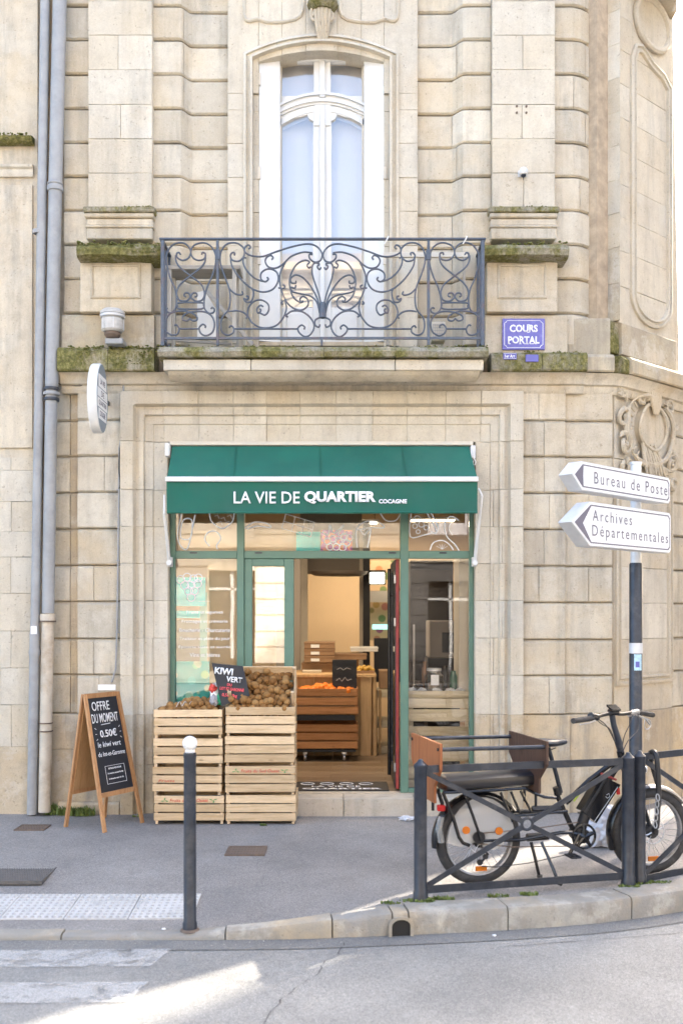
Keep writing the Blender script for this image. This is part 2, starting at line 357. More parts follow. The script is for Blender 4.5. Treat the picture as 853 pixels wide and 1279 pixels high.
# kerb stones
kerb = thing('kerb', None, None, (0, -2.8, 0), kind='structure')
def pt_at(s):
    for i in range(len(kl) - 1):
        L = (kl[i + 1] - kl[i]).length
        if s <= L: t = s / L; return kl[i].lerp(kl[i + 1], t), knorm(i).lerp(knorm(i + 1), t).normalized()
        s -= L
    return kl[-1], knorm(len(kl) - 1)
def s_of_x(x):
    s = 0
    for i in range(len(kl) - 1):
        if kl[i + 1].x >= x: return s + (kl[i + 1] - kl[i]).length * (x - kl[i].x) / (kl[i + 1].x - kl[i].x)
        s += (kl[i + 1] - kl[i]).length
    return s
cuts = [s_of_x(x) for x in (-3.4, -2.5, -1.52, -.63, -.05, .28, .37, .93, 1.68, 2.35, 3.0, 3.7)]
s = cuts[-1]; s_end = s + 9
while s < s_end: s += .95; cuts.append(s)
for a, b_ in zip(cuts[:-1], cuts[1:]):
    m = MB(); n = 5; vs = []
    a += .004; b_ -= .004; tilt = random.uniform(-.003, .003)
    for k in range(n + 1):
        p, nr = pt_at(a + (b_ - a) * k / n); zt = zedge(p.x) + .004 + tilt
        for (o, z) in ((0, ROADZ - .03), (-.004, zt - .03), (.006, zt - .008), (.022, zt), (KWf(p.x) - .01, zt), (KWf(p.x) - .004, ROADZ - .03)):
            q = p + nr * (o + random.uniform(-.0015, .0015)); vs.append((q.x, q.y, z + random.uniform(-.0015, .0015)))
    fs = [(i * 6 + j, (i + 1) * 6 + j, (i + 1) * 6 + (j + 1) % 6, i * 6 + (j + 1) % 6) for i in range(n) for j in range(6)] + [tuple(range(6)), tuple(n * 6 + j for j in range(6))]
    st = m.add(vs, fs).build('kerb_stone', S_kerb, kerb, smooth=True)
# drain mouth: a dark plate on the kerb face paints its shade
p, nr = pt_at(s_of_x(.325)); t = Vector((nr.y, -nr.x, 0))
m = MB(); c0 = p - nr * .012; vs = []
arc = [(-.052, -.128), (-.052, -.07)] + [(-.052 * math.cos(k * PI / 8), -.07 + .036 * math.sin(k * PI / 8)) for k in range(1, 8)] + [(.052, -.07), (.052, -.128)]
m.prism(arc, lambda u, v, w_: c0 + t * u + Vector((0, 0, v)) + nr * w_, .01); m.build('drain_mouth_shade', M_dark, kerb)
arc2 = [(u * 1.35, (v + .128) * 1.16 - .128) for u, v in arc]
m = MB()
for k in range(len(arc) - 1):
    q = [c0 + t * a_[0] + Vector((0, 0, a_[1])) for a_ in (arc[k], arc[k + 1], arc2[k + 1], arc2[k])]; m.add(q + [x_ - nr * .012 for x_ in q], [(4, 5, 6, 7), (0, 1, 5, 4), (2, 3, 7, 6)])
m.build('drain_collar', S_kerb, kerb)
# gutter band
m = MB(); vs = []
for i in range(len(kl)):
    for o in (.0, -.16): q = kl[i] + knorm(i) * o; vs.append((q.x, q.y, ROADZ + .004))
m.add(vs, [(i * 2, i * 2 + 1, i * 2 + 3, i * 2 + 2) for i in range(len(kl) - 1)])
M_gut = asphalt('gutter_asphalt', (.19, .183, .17), .4); tag(m.build('gutter', M_gut), kind='structure')
# zebra paint (worn)
def paint(name, base, wear):
    m, nt, b = newmat(name); p_ = pos(nt); k = ramp(nt, noise(nt, p_, 7, 9, .75), [(wear, (1, 1, 1)), (wear + .1, (0, 0, 0))])
    k2 = ramp(nt, noise(nt, p_, 120, 3, .7), [(.5, (1, 1, 1)), (.62, (.2, .2, .2))])
    nt.links.new(mth(nt, 'MULTIPLY', mth(nt, 'MULTIPLY', k, k2), .5), b.inputs['Alpha']); b.inputs['Base Color'].default_value = (*base, 1); b.inputs['Roughness'].default_value = .85
    bump(nt, b, noise(nt, p_, 190, 3, .75), .4, .004); return m
M_paint = paint('worn_road_paint', (.66, .64, .60), .50)
cross = thing('crosswalk', None, None, (-3, -3.6, ROADZ), kind='structure')
def gpt(px, py, z=ROADZ): d = F * (EYE - z) / (py - HY); return Vector(((px - HX) * d / F, d - CYD, z))
for (ya, yb, xr) in ((1188, 1209, 214), (1228, 1254, 186), (1290, 1330, 150)):
    a = gpt(xr, ya); b_ = gpt(xr - 26, yb)
    m = MB(); n = 14; vs = []
    for k in range(n + 1):
        t = k / n; vs.append((a.x + (-7 - a.x) * t, a.y + random.uniform(-.012, .012), ROADZ + .008)); vs.append((b_.x + (-7 - b_.x) * t, b_.y + random.uniform(-.012, .012), ROADZ + .008))
    m.add(vs, [(2 * k, 2 * k + 1, 2 * k + 3, 2 * k + 2) for k in range(n)]).build('painted_stripe', M_paint, cross)
for sd_, pts in ((1, [(430, 1176), (424, 1190), (405, 1202), (395, 1218), (372, 1232), (352, 1250), (330, 1279), (318, 1300)]), (2, [(610, 1185), (720, 1176), (850, 1166)])):
    rg = random.Random(sd_); q = smooth_path([gpt(*p_) for p_ in pts], 6); m = MB(); vs = []
    for i, p_ in enumerate(q): w_ = rg.uniform(.001, .004); p_ = p_ + Vector((rg.uniform(-.008, .008), rg.uniform(-.008, .008), .004)); vs += [p_ - Vector((w_, w_, 0)), p_ + Vector((w_, w_, 0))]
    m.add(vs, [(2 * k, 2 * k + 1, 2 * k + 3, 2 * k + 2) for k in range(len(q) - 1)]); tag(m.build('road_crack', M_gut if sd_ == 9 else plain('crack_dark', (.07, .065, .06), .9)), kind='structure')
# tactile paving: studded white tiles
M_tile = plain('tactile_tile', (.52, .50, .47), .7, var=.1, nscale=14, dirt=(.25, .24, .22), dirtamt=.4)
M_stud = plain('tactile_stud', (.40, .385, .36), .8, var=.15, nscale=30)  # toned darker than the tile to imitate the shading of the stud relief
tact = thing('tactile_paving', None, None, (-2, -2.4, 0), kind='structure')
def tile_mesh(x0, x1, y0, y1):
    m = MB(); z = lambda x, y: pz(x, y) + .006
    m.add([(x0, y0, z(x0, y0)), (x1, y0, z(x1, y0)), (x1, y1, z(x1, y1)), (x0, y1, z(x0, y1)), (x0, y0, z(x0, y0) - .012), (x1, y0, z(x1, y0) - .012), (x1, y1, z(x1, y1) - .012), (x0, y1, z(x0, y1) - .012)],
          [(0, 1, 2, 3), (0, 4, 5, 1), (1, 5, 6, 2), (2, 6, 7, 3), (3, 7, 4, 0)])
    return m
xr = gpt(246, 1128, -.06).x
for k in range(11):
    x1 = xr - k * .366; x0 = x1 - .360
    t_ = tile_mesh(x0, x1, -2.60, -2.21).build('tactile_tile', M_tile, tact)
    m = MB()
    for i in range(9):
        for j in range(9):
            x = x0 + .02 + i * .04; y = -2.58 + j * .0435; zz = pz(x, y) + .006; r = .014
            vs = [(x + r * math.cos(a * PI / 3), y + r * math.sin(a * PI / 3), zz) for a in range(6)] + [(x + r * .6 * math.cos(a * PI / 3), y + r * .6 * math.sin(a * PI / 3), zz + .009) for a in range(6)]
            m.add(vs, [tuple(range(6, 12))] + [(a, (a + 1) % 6, (a + 1) % 6 + 6, a + 6) for a in range(6)])
    tag(m.build('tile_studs', M_stud, t_), kind='stuff')
# metal covers in the pavement
M_rust = plain('rusty_iron', (.16, .115, .085), .75, var=.3, nscale=30, metal=.2); M_grate = plain('grey_cover_iron', (.13, .12, .11), .7, var=.3, nscale=40, metal=.2)
def cover(label, p0, p1, skew, mat, nx, ny):
    a = gpt(p0[0], p1[1], 0); b_ = gpt(p1[0], p0[1], 0); x0, x1, y0, y1 = a.x, b_.x, a.y, b_.y
    t = thing('utility_cover', label, 'cover', ((x0 + x1) / 2, (y0 + y1) / 2, 0), group='iron covers set in the pavement')
    z = pz((x0 + x1) / 2, (y0 + y1) / 2) + .004
    MB().box(x0, x1, y0, y1, z - .02, z).build('cover_plate', mat, t)
    m = MB()
    for i in range(nx):
        for j in range(ny):
            x = x0 + (i + .5) * (x1 - x0) / nx; y = y0 + (j + .5) * (y1 - y0) / ny; hx, hy = (x1 - x0) / nx * .36, (y1 - y0) / ny * .3
            m.add([(x - hx, y, z), (x, y - hy, z), (x + hx, y, z), (x, y + hy, z), (x, y, z + .005)], [(0, 1, 4), (1, 2, 4), (2, 3, 4), (3, 0, 4)])
    tag(m.build('tread_pattern', mat, t), kind='stuff')
    f = MB()
    for q in ((x0 - .012, x0, y0 - .012, y1 + .012), (x1, x1 + .012, y0 - .012, y1 + .012), (x0, x1, y0 - .012, y0), (x0, x1, y1, y1 + .012)): f.box(*q, z - .02, z + .003)
    f.build('cover_frame', M_dark if 0 else mat, t)
cover('wide grey diamond-tread cover at the left edge of the pavement', (-30, 1074), (76, 1096), 0, M_grate, 26, 10)
cover('small rusty rectangular cover in front of the crate stacks', (283, 1058), (332, 1068), 0, M_rust, 12, 4)
cover('small dark rusty cover close to the foot of the drainpipes', (20, 1031), (62, 1037), 0, M_rust, 10, 3)

# ================= CORNER BUILDING =================
B = thing('corner_building', 'pale limestone corner building with rusticated courses, pilasters and a ground floor shop', 'building', (0, 0, 0))
fx, fy = .75, .66; FX0, FY0 = 2.235, .04
def facet(u, d, z): return Vector((FX0 + fx * u - fy * d, FY0 + fy * u + fx * d, z))
ident = lambda x, y, z: Vector((x, y, z))
def block(x0, x1, z0, z1, dep, mat=None, mp=ident, xc=(), zc=(), ch=(.012, .022), chd=.026, vd=.0025, vch=.005, gap=None, th=.10, bot=None, name='stone_block', parent=None, jit=.003):
    if x1 < x0: x0, x1 = x1, x0
    if z1 < z0: z0, z1 = z1, z0
    gx = gap if gap is not None else (.0008 if chd < .009 else .0014); gz = gap if gap is not None else (.0008 if chd < .009 else .0025)
    xa, xb, za, zb = x0 + gx, x1 - gx, z0 + gz, z1 - gz
    if xb - xa > .2 and not bot and not len(xc): kx_ = int((xb - xa) / .1); xc = [xa + (xb - xa) * q / kx_ for q in range(1, kx_)]
    xs = sorted(set([xa, xa + vch] + [x for x in xc if xa + vch < x < xb - vch] + [xb - vch, xb]))
    zs = sorted(set([za, za + ch[0]] + [z for z in zc if za + ch[0] < z < zb - ch[1]] + [zb - ch[1], zb]))
    j0 = random.uniform(-jit, jit); vs = []; nx, nz = len(xs), len(zs)
    for i, x in enumerate(xs):
        for j, z in enumerate(zs):
            d = dep(x, z) + j0
            if i in (0, nx - 1): d += vd
            if j in (0, nz - 1): d += chd * (1 if j else .6)
            e = i in (0, nx - 1) or j in (0, nz - 1)
            q = random.uniform(-.0012, .0012) if not e else random.uniform(-.003, .0045)
            zz = z + (random.uniform(-.0015, .0015) if e else 0)
            if bot: f = (z - za) / (zb - za); bz = bot(x); zz = bz + (zb - bz) * f
            vs.append(mp(x, d + q, zz))
    fs = [(i * nz + j, (i + 1) * nz + j, (i + 1) * nz + j + 1, i * nz + j + 1) for i in range(nx - 1) for j in range(nz - 1)]
    ring = [(i, 0) for i in range(nx)] + [(nx - 1, j) for j in range(1, nz)] + [(i, nz - 1) for i in range(nx - 2, -1, -1)] + [(0, j) for j in range(nz - 2, 0, -1)]
    n0 = len(vs); dm = max(dep(x, zs[0]) for x in xs) + th
    for (i, j) in ring:
        zz = zs[j]
        if bot: f = (zz - za) / (zb - za); bz = bot(xs[i]); zz = bz + (zb - bz) * f
        vs.append(mp(xs[i], dm, zz))
    for k, (i, j) in enumerate(ring):
        k2 = (k + 1) % len(ring); i2, j2 = ring[k2]; fs.append((i * nz + j, n0 + k, n0 + k2, i2 * nz + j2))
    return MB().add(vs, fs).build(name, mat or S, parent or B)
def row(xs, z0, z1, dep, split=.3, **k):
    # one course: columns xs, some columns split in two
    for a, b_ in zip(xs[:-1], xs[1:]):
        if abs(b_ - a) > .3 and random.random() < split:
            c = a + (b_ - a) * random.choice((.38, .5, .62)); block(a, c, z0, z1, dep, **k); block(c, b_, z0, z1, dep, **k)
        else: block(a, b_, z0, z1, dep, **k)
flat = lambda y: (lambda x, z: y)
LC = [480, 524, 569, 614.5, 660, 706, 751.5, 798, 843, 892]
# --- lower left (between pipes and the door surround)
for i, (t_, b_) in enumerate(zip(LC[:-1], LC[1:])):
    z1, z0 = Z(t_), Z(b_)
    block(X(60), X(86), z0, z1, flat(.05), S_low); block(X(86), X(97), z0, z1, flat(.055), S_warm, chd=.012)
    row([X(97), X(151)], z0, z1, flat(0), .7, mat=S_low)
for a, b_, t_, bb in ((60, 96, 892, 936), (60, 96, 936, 1019), (96, 151, 892, 1019)):
    block(X(a), X(b_), -.05 if bb > 1000 else Z(bb), Z(t_), flat(.0 if a == 96 else .02), S_warm, ch=(.004, .006), chd=.006)
block(X(75), X(151), -.05, .10, flat(-.06), S_warm, ch=(.004, .02), chd=.01, th=.05)
# --- lower right
for i, (t_, b_) in enumerate(zip(LC[:-1], LC[1:])):
    z1, z0 = Z(t_ + 1), Z(b_ + 1)
    row([X(652), X(706)], z0, z1, flat(0), .45, mat=S_low); row([X(706), X(763) + .02], z0, z1, flat(.035), .4, mat=S_low)
block(X(652), X(712), -.05, Z(893), flat(0), S_warm, ch=(.004, .006), chd=.006); block(X(712), X(763) + .03, -.05, Z(893), flat(.02), S_warm, ch=(.004, .006), chd=.006)
# --- facet on the street corner, lower
for i, (t_, b_) in enumerate(zip(LC[:-1], LC[1:])):
    z1, z0 = Z(t_ + 1), Z(b_ + 1)
    block(.0, .06, z0, z1, flat(.02), S_low, facet, chd=.01)
    block(.06, .97, z0, z1, flat(.0), S_smooth, facet, ch=(.003, .004), chd=.004)
    row([.97, 1.45, 1.93], z0, z1, flat(.0), .2, mat=S_low, mp=facet)
for a, b_ in ((0, .5), (.5, 1.1), (1.1, 1.93)): block(a, b_, -.05, Z(893), flat(-.015), S_warm, facet, ch=(.004, .006), chd=.006)
# frame moulding of the lower corner panel
def sweep(path, prof, mp, mat, name, parent, closed=True):
    # path: (u,z) points ; prof: (n,out) ; n along the outward 2-D normal
    n = len(path); vs = []; k = len(prof)
    for i in range(n):
        p = Vector(path[i]); a = Vector(path[(i - 1) % n]) if (closed or i) else p; b_ = Vector(path[(i + 1) % n]) if (closed or i < n - 1) else p
        t1 = (p - a).normalized() if (p - a).length > 1e-9 else (b_ - p).normalized(); t2 = (b_ - p).normalized() if (b_ - p).length > 1e-9 else t1
        n1 = Vector((t1.y, -t1.x)); n2 = Vector((t2.y, -t2.x)); nn_ = (n1 + n2); nn_ = nn_ / max(.3, nn_.dot(n1)) 
        for (a_, o) in prof: q = p + nn_ * a_; vs.append(mp(q.x, -o, q.y))
    fs = []
    for i in range(n if closed else n - 1):
        j = (i + 1) % n
        for q in range(k - 1): fs.append((i * k + q, j * k + q, j * k + q + 1, i * k + q + 1))
    if not closed: fs += [tuple(range(k)), tuple((n - 1) * k + q for q in range(k))]
    return MB().add(vs, fs).build(name, mat, parent, smooth=True)
MOUL = [(-.035, -.01), (-.035, .022), (-.012, .03), (-.004, .012), (.012, .012), (.02, .03), (.035, .024), (.04, -.01)]
sweep([(.10, Z(606)), (.92, Z(606)), (.92, Z(852)), (.10, Z(852))], MOUL, facet, S_smooth, 'panel_moulding', B)
# --- shop opening surround
XL, XR, ZT = X(210), X(593.5), Z(552); OXL, OXR, OZT = X(152), X(652), Z(490)
def archi(x, z):
    e = min(x - OXL, OXR - x, OZT - z)
    if e < .105: return -.055
    if e < .125: return -.055 + (e - .105) * 2.2
    if e < .15: return -.011
    if e < .19: return -.03
    if e < .2: return -.03 + (e - .19) * 2.5
    if e > .385 - .12: return .005
    return -.005
BR = (.10, .105, .125, .15, .151, .19, .2, .264, .266)
xl = [OXL + e for e in BR]; xr_ = [OXR - e for e in BR]; zt = [OZT - e for e in BR]
JR = [552, 612, 658, 704, 750, 797, 843, 892, 955, 1019]
for i, (t_, b_) in enumerate(zip(JR[:-1], JR[1:])):
    z1, z0 = Z(t_), Z(b_) if b_ < 1000 else -.05; k = dict(ch=(.003, .003), chd=.003, vd=.0015, th=.30)
    mt = S_smooth if b_ < 900 else S_warm
    c = X(191) if i % 2 else X(181)
    block(OXL, c, z0, z1, archi, mt, xc=xl, **k); block(c, XL, z0, z1, archi, mt, xc=xl, **k)
    c = X(616) if i % 2 else X(626)
    block(XR, c, z0, z1, archi, mt, xc=xr_, **k); block(c, OXR, z0, z1, archi, mt, xc=xr_, **k)
jx = [OXL, X(205), X(249), X(292), X(333), X(375), X(420), X(465), X(508), X(556), X(600), OXR]
for a, b_ in zip(jx[:-1], jx[1:]):
    block(a, b_, ZT, OZT, archi, S_smooth, xc=xl + xr_, zc=zt, ch=(.003, .003), chd=.003, vd=.0015, th=.30)
# wall core closes the joints
core = MB(); core.box(X(58), XL - .01, .09, .45, -.1, Z(440)); core.box(XR + .01, X(763), .09, .45, -.1, Z(440)); core.box(XL - .01, XR + .01, .09, .45, ZT + .01, Z(440))
core.add([facet(u, d, z) for u in (-.05, 1.93) for d in (.07, .4) for z in (-.1, Z(440))], [(0, 1, 3, 2), (4, 6, 7, 5), (0, 4, 5, 1), (2, 3, 7, 6), (0, 2, 6, 4), (1, 5, 7, 3)])
core.build('wall_core', M_mort, B)
# side-street wall (returns away from the corner)
e0 = facet(1.93, 0, 0); MB().box(e0.x - .4, e0.x + .0, e0.y + .02, 14, -.1, Z(440)).build('side_wall', S_low, B)
# --- frieze and cornice under the ledge
def cornice(path, prof, mat, name, parent=None, z=0, ends=True):
    vs = []; k = len(prof); n = len(path)
    for i in range(n):
        p = Vector(path[i]); a = Vector(path[max(0, i - 1)]); b_ = Vector(path[min(n - 1, i + 1)])
        t1 = (p - a).normalized() if i else (b_ - p).normalized(); t2 = (b_ - p).normalized() if i < n - 1 else t1
        n1 = Vector((t1.y, -t1.x)); n2 = Vector((t2.y, -t2.x)); nn_ = (n1 + n2); nn_ = nn_ / max(.4, nn_.dot(n1))
        for o, zz in prof: q = p + nn_ * o; vs.append((q.x, q.y, zz + z + random.uniform(-.0015, .0015)))
    fs = [(i * k + q, (i + 1) * k + q, (i + 1) * k + (q + 1) % k, i * k + (q + 1) % k) for i in range(n - 1) for q in range(k)] + [tuple(range(k)), tuple((n - 1) * k + q for q in range(k))]
    return MB().add(vs, fs).build(name, mat, parent or B, smooth=True)
fe = facet(1.93, 0, 0)
PL = [(X(76), 0), (X(197), 0)]; 
PR = [(X(610), 0), (X(724), 0), (X(728), .035), (FX0 + .01, .045), (FX0 + .01 + .0, .045), (facet(.12, 0, 0).x, facet(.12, 0, 0).y), (facet(.9, 0, 0).x, facet(.9, 0, 0).y), (fe.x, fe.y), (fe.x, 6)]
zc = Z(490); zb = Z(463, -.15)
cov = [(-.05, zc - .01), (.0, zc - .01), (.02, zc + .02), (.022, zc + .05), (.05, zc + .06), (.06, zc + .10), (.10, zc + .14), (.105, zb), (-.05, zb)]
cornice([(X(78), 0), (X(728), 0)], cov, S_low, 'cornice_moulding')
cornice([(X(728) + .001, .03), (FX0, .04), (facet(.12, -.03, 0).x, facet(.12, -.03, 0).y), (facet(.95, -.03, 0).x, facet(.95, -.03, 0).y), (fe.x, fe.y), (fe.x, 6)], cov, S_low, 'cornice_moulding')
# mossy ledge blocks
lt = Z(433, -.15); 
def ledge(path, top, bot, out, mat, name='ledge_stone'):
    return cornice(path, [(-.05, bot), (out - .012, bot), (out, bot + .012), (out, top - .03), (out - .03, top), (-.12, top + .012)], mat, name)
ledge([(X(78), 0), (X(140), 0)], lt, zb, .15, S_moss); ledge([(X(140) + .004, 0), (X(197), 0)], lt, zb, .15, S_moss)
lt2 = Z(439, -.15)
ledge([(X(610), 0), (X(672), 0)], lt2, zb, .15, S_lichen); ledge([(X(672) + .004, 0), (X(728), 0)], lt2, zb, .15, S_lichen)
ledge([(X(728) + .004, .03), (FX0 - .0, .04)], lt2, zb + .01, .12, S_grey)
f1 = facet(.10, 0, 0); f2 = facet(.95, 0, 0)
ledge([(FX0 + .004, .04), (f1.x, f1.y)], lt2, zb + .01, .12, S_moss)
ledge([(f1.x, f1.y), (f2.x, f2.y)], lt2, zb + .01, .15, S_grey); ledge([(f2.x, f2.y), (fe.x, fe.y), (fe.x, 6)], lt2, zb + .01, .12, S_grey)
# --- balcony slab: mossy nosing over a lower tier over a cove
BY = -.46
zt0, zt1, zt2 = Z(432, BY), Z(447, BY), Z(462, BY + .03)
bj = [X(197, BY), X(313, BY), X(405, BY), X(494, BY), X(610, BY)]
for a, b_ in zip(bj[:-1], bj[1:]):
    m = MB(); prof = [(BY, zt1 + .01), (BY - .018, (zt0 + zt1) / 2), (BY, zt0 - .012), (BY + .03, zt0), (.05, zt0 + .02), (.05, zt1)]
    n = 6; vs = []
    for k in range(n + 1):
        x = a + .002 + (b_ - a - .004) * k / n
        for y, z in prof: vs.append((x, y + random.uniform(-.004, .004), z + random.uniform(-.003, .003)))
    K = len(prof); m.add(vs, [(k * K + q, (k + 1) * K + q, (k + 1) * K + (q + 1) % K, k * K + (q + 1) % K) for k in range(n) for q in range(K)] + [tuple(range(K)), tuple(n * K + q for q in range(K))])
    m.build('balcony_slab_stone', S_lichen, B, smooth=True)
bj2 = [X(204, BY + .04), X(313, BY), X(494, BY), X(604, BY + .04)]
for a, b_ in zip(bj2[:-1], bj2[1:]):
    MB().box(a + .002, b_ - .002, BY + .04, -.02, zt2, zt1 - .001, .006).build('balcony_slab_stone', S_smooth, B)
vs = []; 
covb = [(BY + .06, zt2 - .001), (BY + .08, zt2 - .03), (BY + .17, zt2 - .06), (-.16, zc + .16), (-.12, zc + .12), (-.11, zc + .10), (-.02, zc + .09), (.03, zc + .09), (.03, zt2)]
m = MB(); K = len(covb)
for x, e in ((bj2[0] + .03, 1), (bj2[-1] - .03, -1)):
    for q, (y, z) in enumerate(covb): vs.append((x + e * max(0, (y - covb[0][0])) * .12, y, z))
m.add(vs, [(q, K + q, K + (q + 1) % K, (q + 1) % K) for q in range(K)] + [tuple(range(K)), tuple(K + q for q in range(K))]); m.build('balcony_cove', S_low, B, smooth=True)

# --- upper wall
UC = [432, 391, 348, 305, 262.5, 220, 177.5, 135, 92, 49, 6.5, -36]
def rec(xa, xb, y0, y1):   # eased step from y0 (x<=xa) to y1 (x>=xb)
    return lambda x, z: y0 + (y1 - y0) * sstep((x - xa) / (xb - xa))
for i, (b_, t_) in enumerate(zip(UC[:-1], UC[1:])):
    z0, z1 = Z(b_), Z(t_)
    block(X(80), X(114), z0, z1, flat(.0)); 
    a, c = X(190), X(284); sp = random.random() < .35
    dL = rec(X(224), X(238), 0, .10); xc = [X(q) for q in (222, 226, 230, 234, 238)]
    if sp: block(a, X(229), z0, z1, dL, xc=xc); block(X(229), c, z0, z1, dL, xc=xc)
    else: block(a, c, z0, z1, dL, xc=xc)
    dR = rec(X(564), X(580), .10, 0); xc = [X(q) for q in (562, 566, 570, 574, 578, 582)]; a, c = X(522), X(613); sp = random.random() < .4
    if sp: q = random.choice((566, 571)); block(a, X(q), z0, z1, dR, xc=xc); block(X(q), c, z0, z1, dR, xc=xc)
    else: block(a, c, z0, z1, dR, xc=xc)
    dS = lambda x, z: .0 + .14 * sstep((x - X(716)) / (X(757) - X(716))); xc = [X(q) for q in (716, 726, 736, 746)]
    row([X(689), X(760)], z0, z1, dS, .3, xc=xc)
# jamb strips beside the window + moulding
ax0, ax1 = X(322), X(480)
def arch(x, sag=.0):   # segmental arch soffit height
    t = (x - (ax0 + ax1) / 2) / ((ax1 - ax0) / 2); return Z(61) + sag - (Z(61) - Z(75)) * t * t
WJ = [432, 370, 305, 262, 220, 177, 135, 114]
for b_, t_ in zip(WJ[:-1], WJ[1:]):
    z0, z1 = Z(b_), Z(t_); k = dict(ch=(.003, .003), chd=.004, vd=.003, mat=S_smooth, th=.2)
    dj = lambda x, z: .03 if x < X(306) else .055
    block(X(284), X(323), z0, z1, dj, xc=[X(305.7), X(306.3)], **k)
    dj2 = lambda x, z: .03 if x > X(497) else .055
    block(X(479.5), X(522), z0, z1, dj2, xc=[X(496.7), X(497.3)], **k)
ztop = Z(-36)
vx = [284, 323, 347, 375, 384]
for (a, b_) in ((284, 323), (479.5, 522)): block(X(a), X(b_), Z(114), Z(-36), flat(.03), S_smooth, ch=(.003, .003), chd=.004, th=.2)
for a, b_ in ((323, 352), (352, 382), (382, 421), (421, 451), (451, 479.5)):
    block(X(a), X(b_), Z(75), ztop, flat(.03 if a != 382 else .02), S_smooth, xc=[X(a + (b_ - a) * q / 4) for q in (1, 2, 3)], bot=arch, ch=(.003, .003), chd=.004, th=.2)
# arch + jamb moulding
pth = [(X(312), Z(432))] + [(X(312), Z(88))] + [(X(312) + (X(490) - X(312)) * k / 16, Z(49) - (Z(49) - Z(70)) * ((k - 8) / 8) ** 2) for k in range(17)] + [(X(490), Z(88)), (X(490), Z(432))]
sweep(pth, [(-.055, -.06), (-.055, -.012), (-.03, .0), (-.028, -.02), (.0, -.018), (.004, .014), (.022, .018), (.026, -.04)], ident, S_smooth, 'window_moulding', B, closed=False)
# carved panels above the arch
for sx in (1, -1):
    def mx(px): return 401 + sx * (px - 401)
    pts = [(305, -20), (305, 15), (310, 24), (322, 22), (340, 26), (375, 18), (378, -20)]
    pth = smooth_path([(X(mx(a)), Z(b_), 0) for a, b_ in pts], 4)
    sweep([(p.x, p.y) for p in pth][::sx], [(-.014, -.04), (-.012, -.015), (0, -.005), (.012, -.015), (.014, -.04)], ident, S_smooth, 'carved_panel_edge', B, closed=False)
# keystone console
m = MB(); kx = X(403)
for k in range(5): m.tube([(kx + (k - 2) * .028, -.02 - .05 * math.cos((k - 2) * .5), Z(16)), (kx + (k - 2) * .024, -.03 - .03 * math.cos((k - 2) * .5), Z(30)), (kx + (k - 2) * .015, .0, Z(52))], [.02, .018, .01], 8)
for s_ in (-1, 1):
    m.tube([(kx + s_ * (.03 + a * .6), -.04, Z(18) + z) for a, z in spiral(.06, -.03, .06, .01, 1.2, 1.3 * s_, 16)], .014, 6)
m.build('keystone_carving', S, B, smooth=True)
m = MB(); m.lathe([(0, -.03), (.09, -.03), (.13, .02), (.12, .06), (.0, .07)], (kx, -.02, Z(12)), n=14); m.build('keystone_cap', S_moss, B, smooth=True)
# --- pilasters
def pilaster(a, b_, splits):
    y = -.06; k = dict(ch=(.002, .002), chd=.003, vd=.002, vch=.003, gap=.0015, mat=S_smooth, th=.16, jit=.0015)
    cs = [262, 220, 177.5, 135, 92, 49, 6.5, -36]
    for i, (bb, tt) in enumerate(zip(cs[:-1], cs[1:])):
        sp = splits[i]
        if sp: block(X(a), X(sp), Z(bb), Z(tt), flat(y), **k); block(X(sp), X(b_), Z(bb), Z(tt), flat(y), **k)
        else: block(X(a), X(b_), Z(bb), Z(tt), flat(y), **k)
    w0, w1 = X(a - 2), X(b_ + 1)
    # base mouldings
    def band(t0, t1, out, e, mat, c=.008): MB().box(w0 - e, w1 + e, y - out, .05, Z(t1), Z(t0) - .001, c).build('pilaster_base', mat, B)
    band(264, 271, .05, .02, S_lichen); band(271, 277, .035, .01, S_low); band(277, 286, .015, .0, S_low); band(286, 289, .03, .008, S_low); band(289, 303, .02, .0, S_low)
    # pedestal
    px0, px1 = X(a - 8), X(b_ + 1)
    MB().box(px0, px1, -.12, .05, Z(395), Z(325), .006).build('pedestal', S_low, B)
    q0, q1 = px0 + .10, px1 - .10
    sweep([(q0, Z(338)), (q1, Z(338)), (q1, Z(377)), (q0, Z(377))], [(-.016, .10), (-.012, .128), (0, .135), (.010, .128), (.014, .10)], ident, S_low, 'panel_moulding', B)
    cornice([(px0 + .01, -.02), (px1 - .01, -.02)], [(0, Z(328)), (.11, Z(328)), (.13, Z(325)), (.15, Z(322)), (0, Z(321))], S_low, 'pedestal_neck')
pilaster(113, 192, [None, None, 153, None, 150, None, None]); pilaster(613, 691, [652, None, 650, None, 651, None, None])
def cap(a, b_, mat):
    m = MB(); n = 8; vs = []; zt_, zb_ = Z(303, -.26), Z(321, -.26)
    prof = [(-.10, zb_), (-.22, zb_ + .006), (-.262, zb_ + .02), (-.275, zt_ - .05), (-.25, zt_ - .01), (-.10, zt_ + .01), (.05, zt_ + .012), (.05, zb_)]
    K = len(prof)
    for k in range(n + 1):
        e = 0 if k in (0, n) else 1
        for y, z in prof: vs.append((X(a, -.24) + (X(b_, -.24) - X(a, -.24)) * k / n, y + (0 if e else .02) * (y < -.05) + random.uniform(-.008, .008), z + random.uniform(-.007, .007)))
    m.add(vs, [(k * K + q, (k + 1) * K + q, (k + 1) * K + (q + 1) % K, k * K + (q + 1) % K) for k in range(n) for q in range(K)] + [tuple(range(K)), tuple(n * K + q for q in range(K))])
    m.build('pedestal_cap', mat, B, smooth=True)
cap(96, 201, S_moss); cap(604, 710, S_lichen)
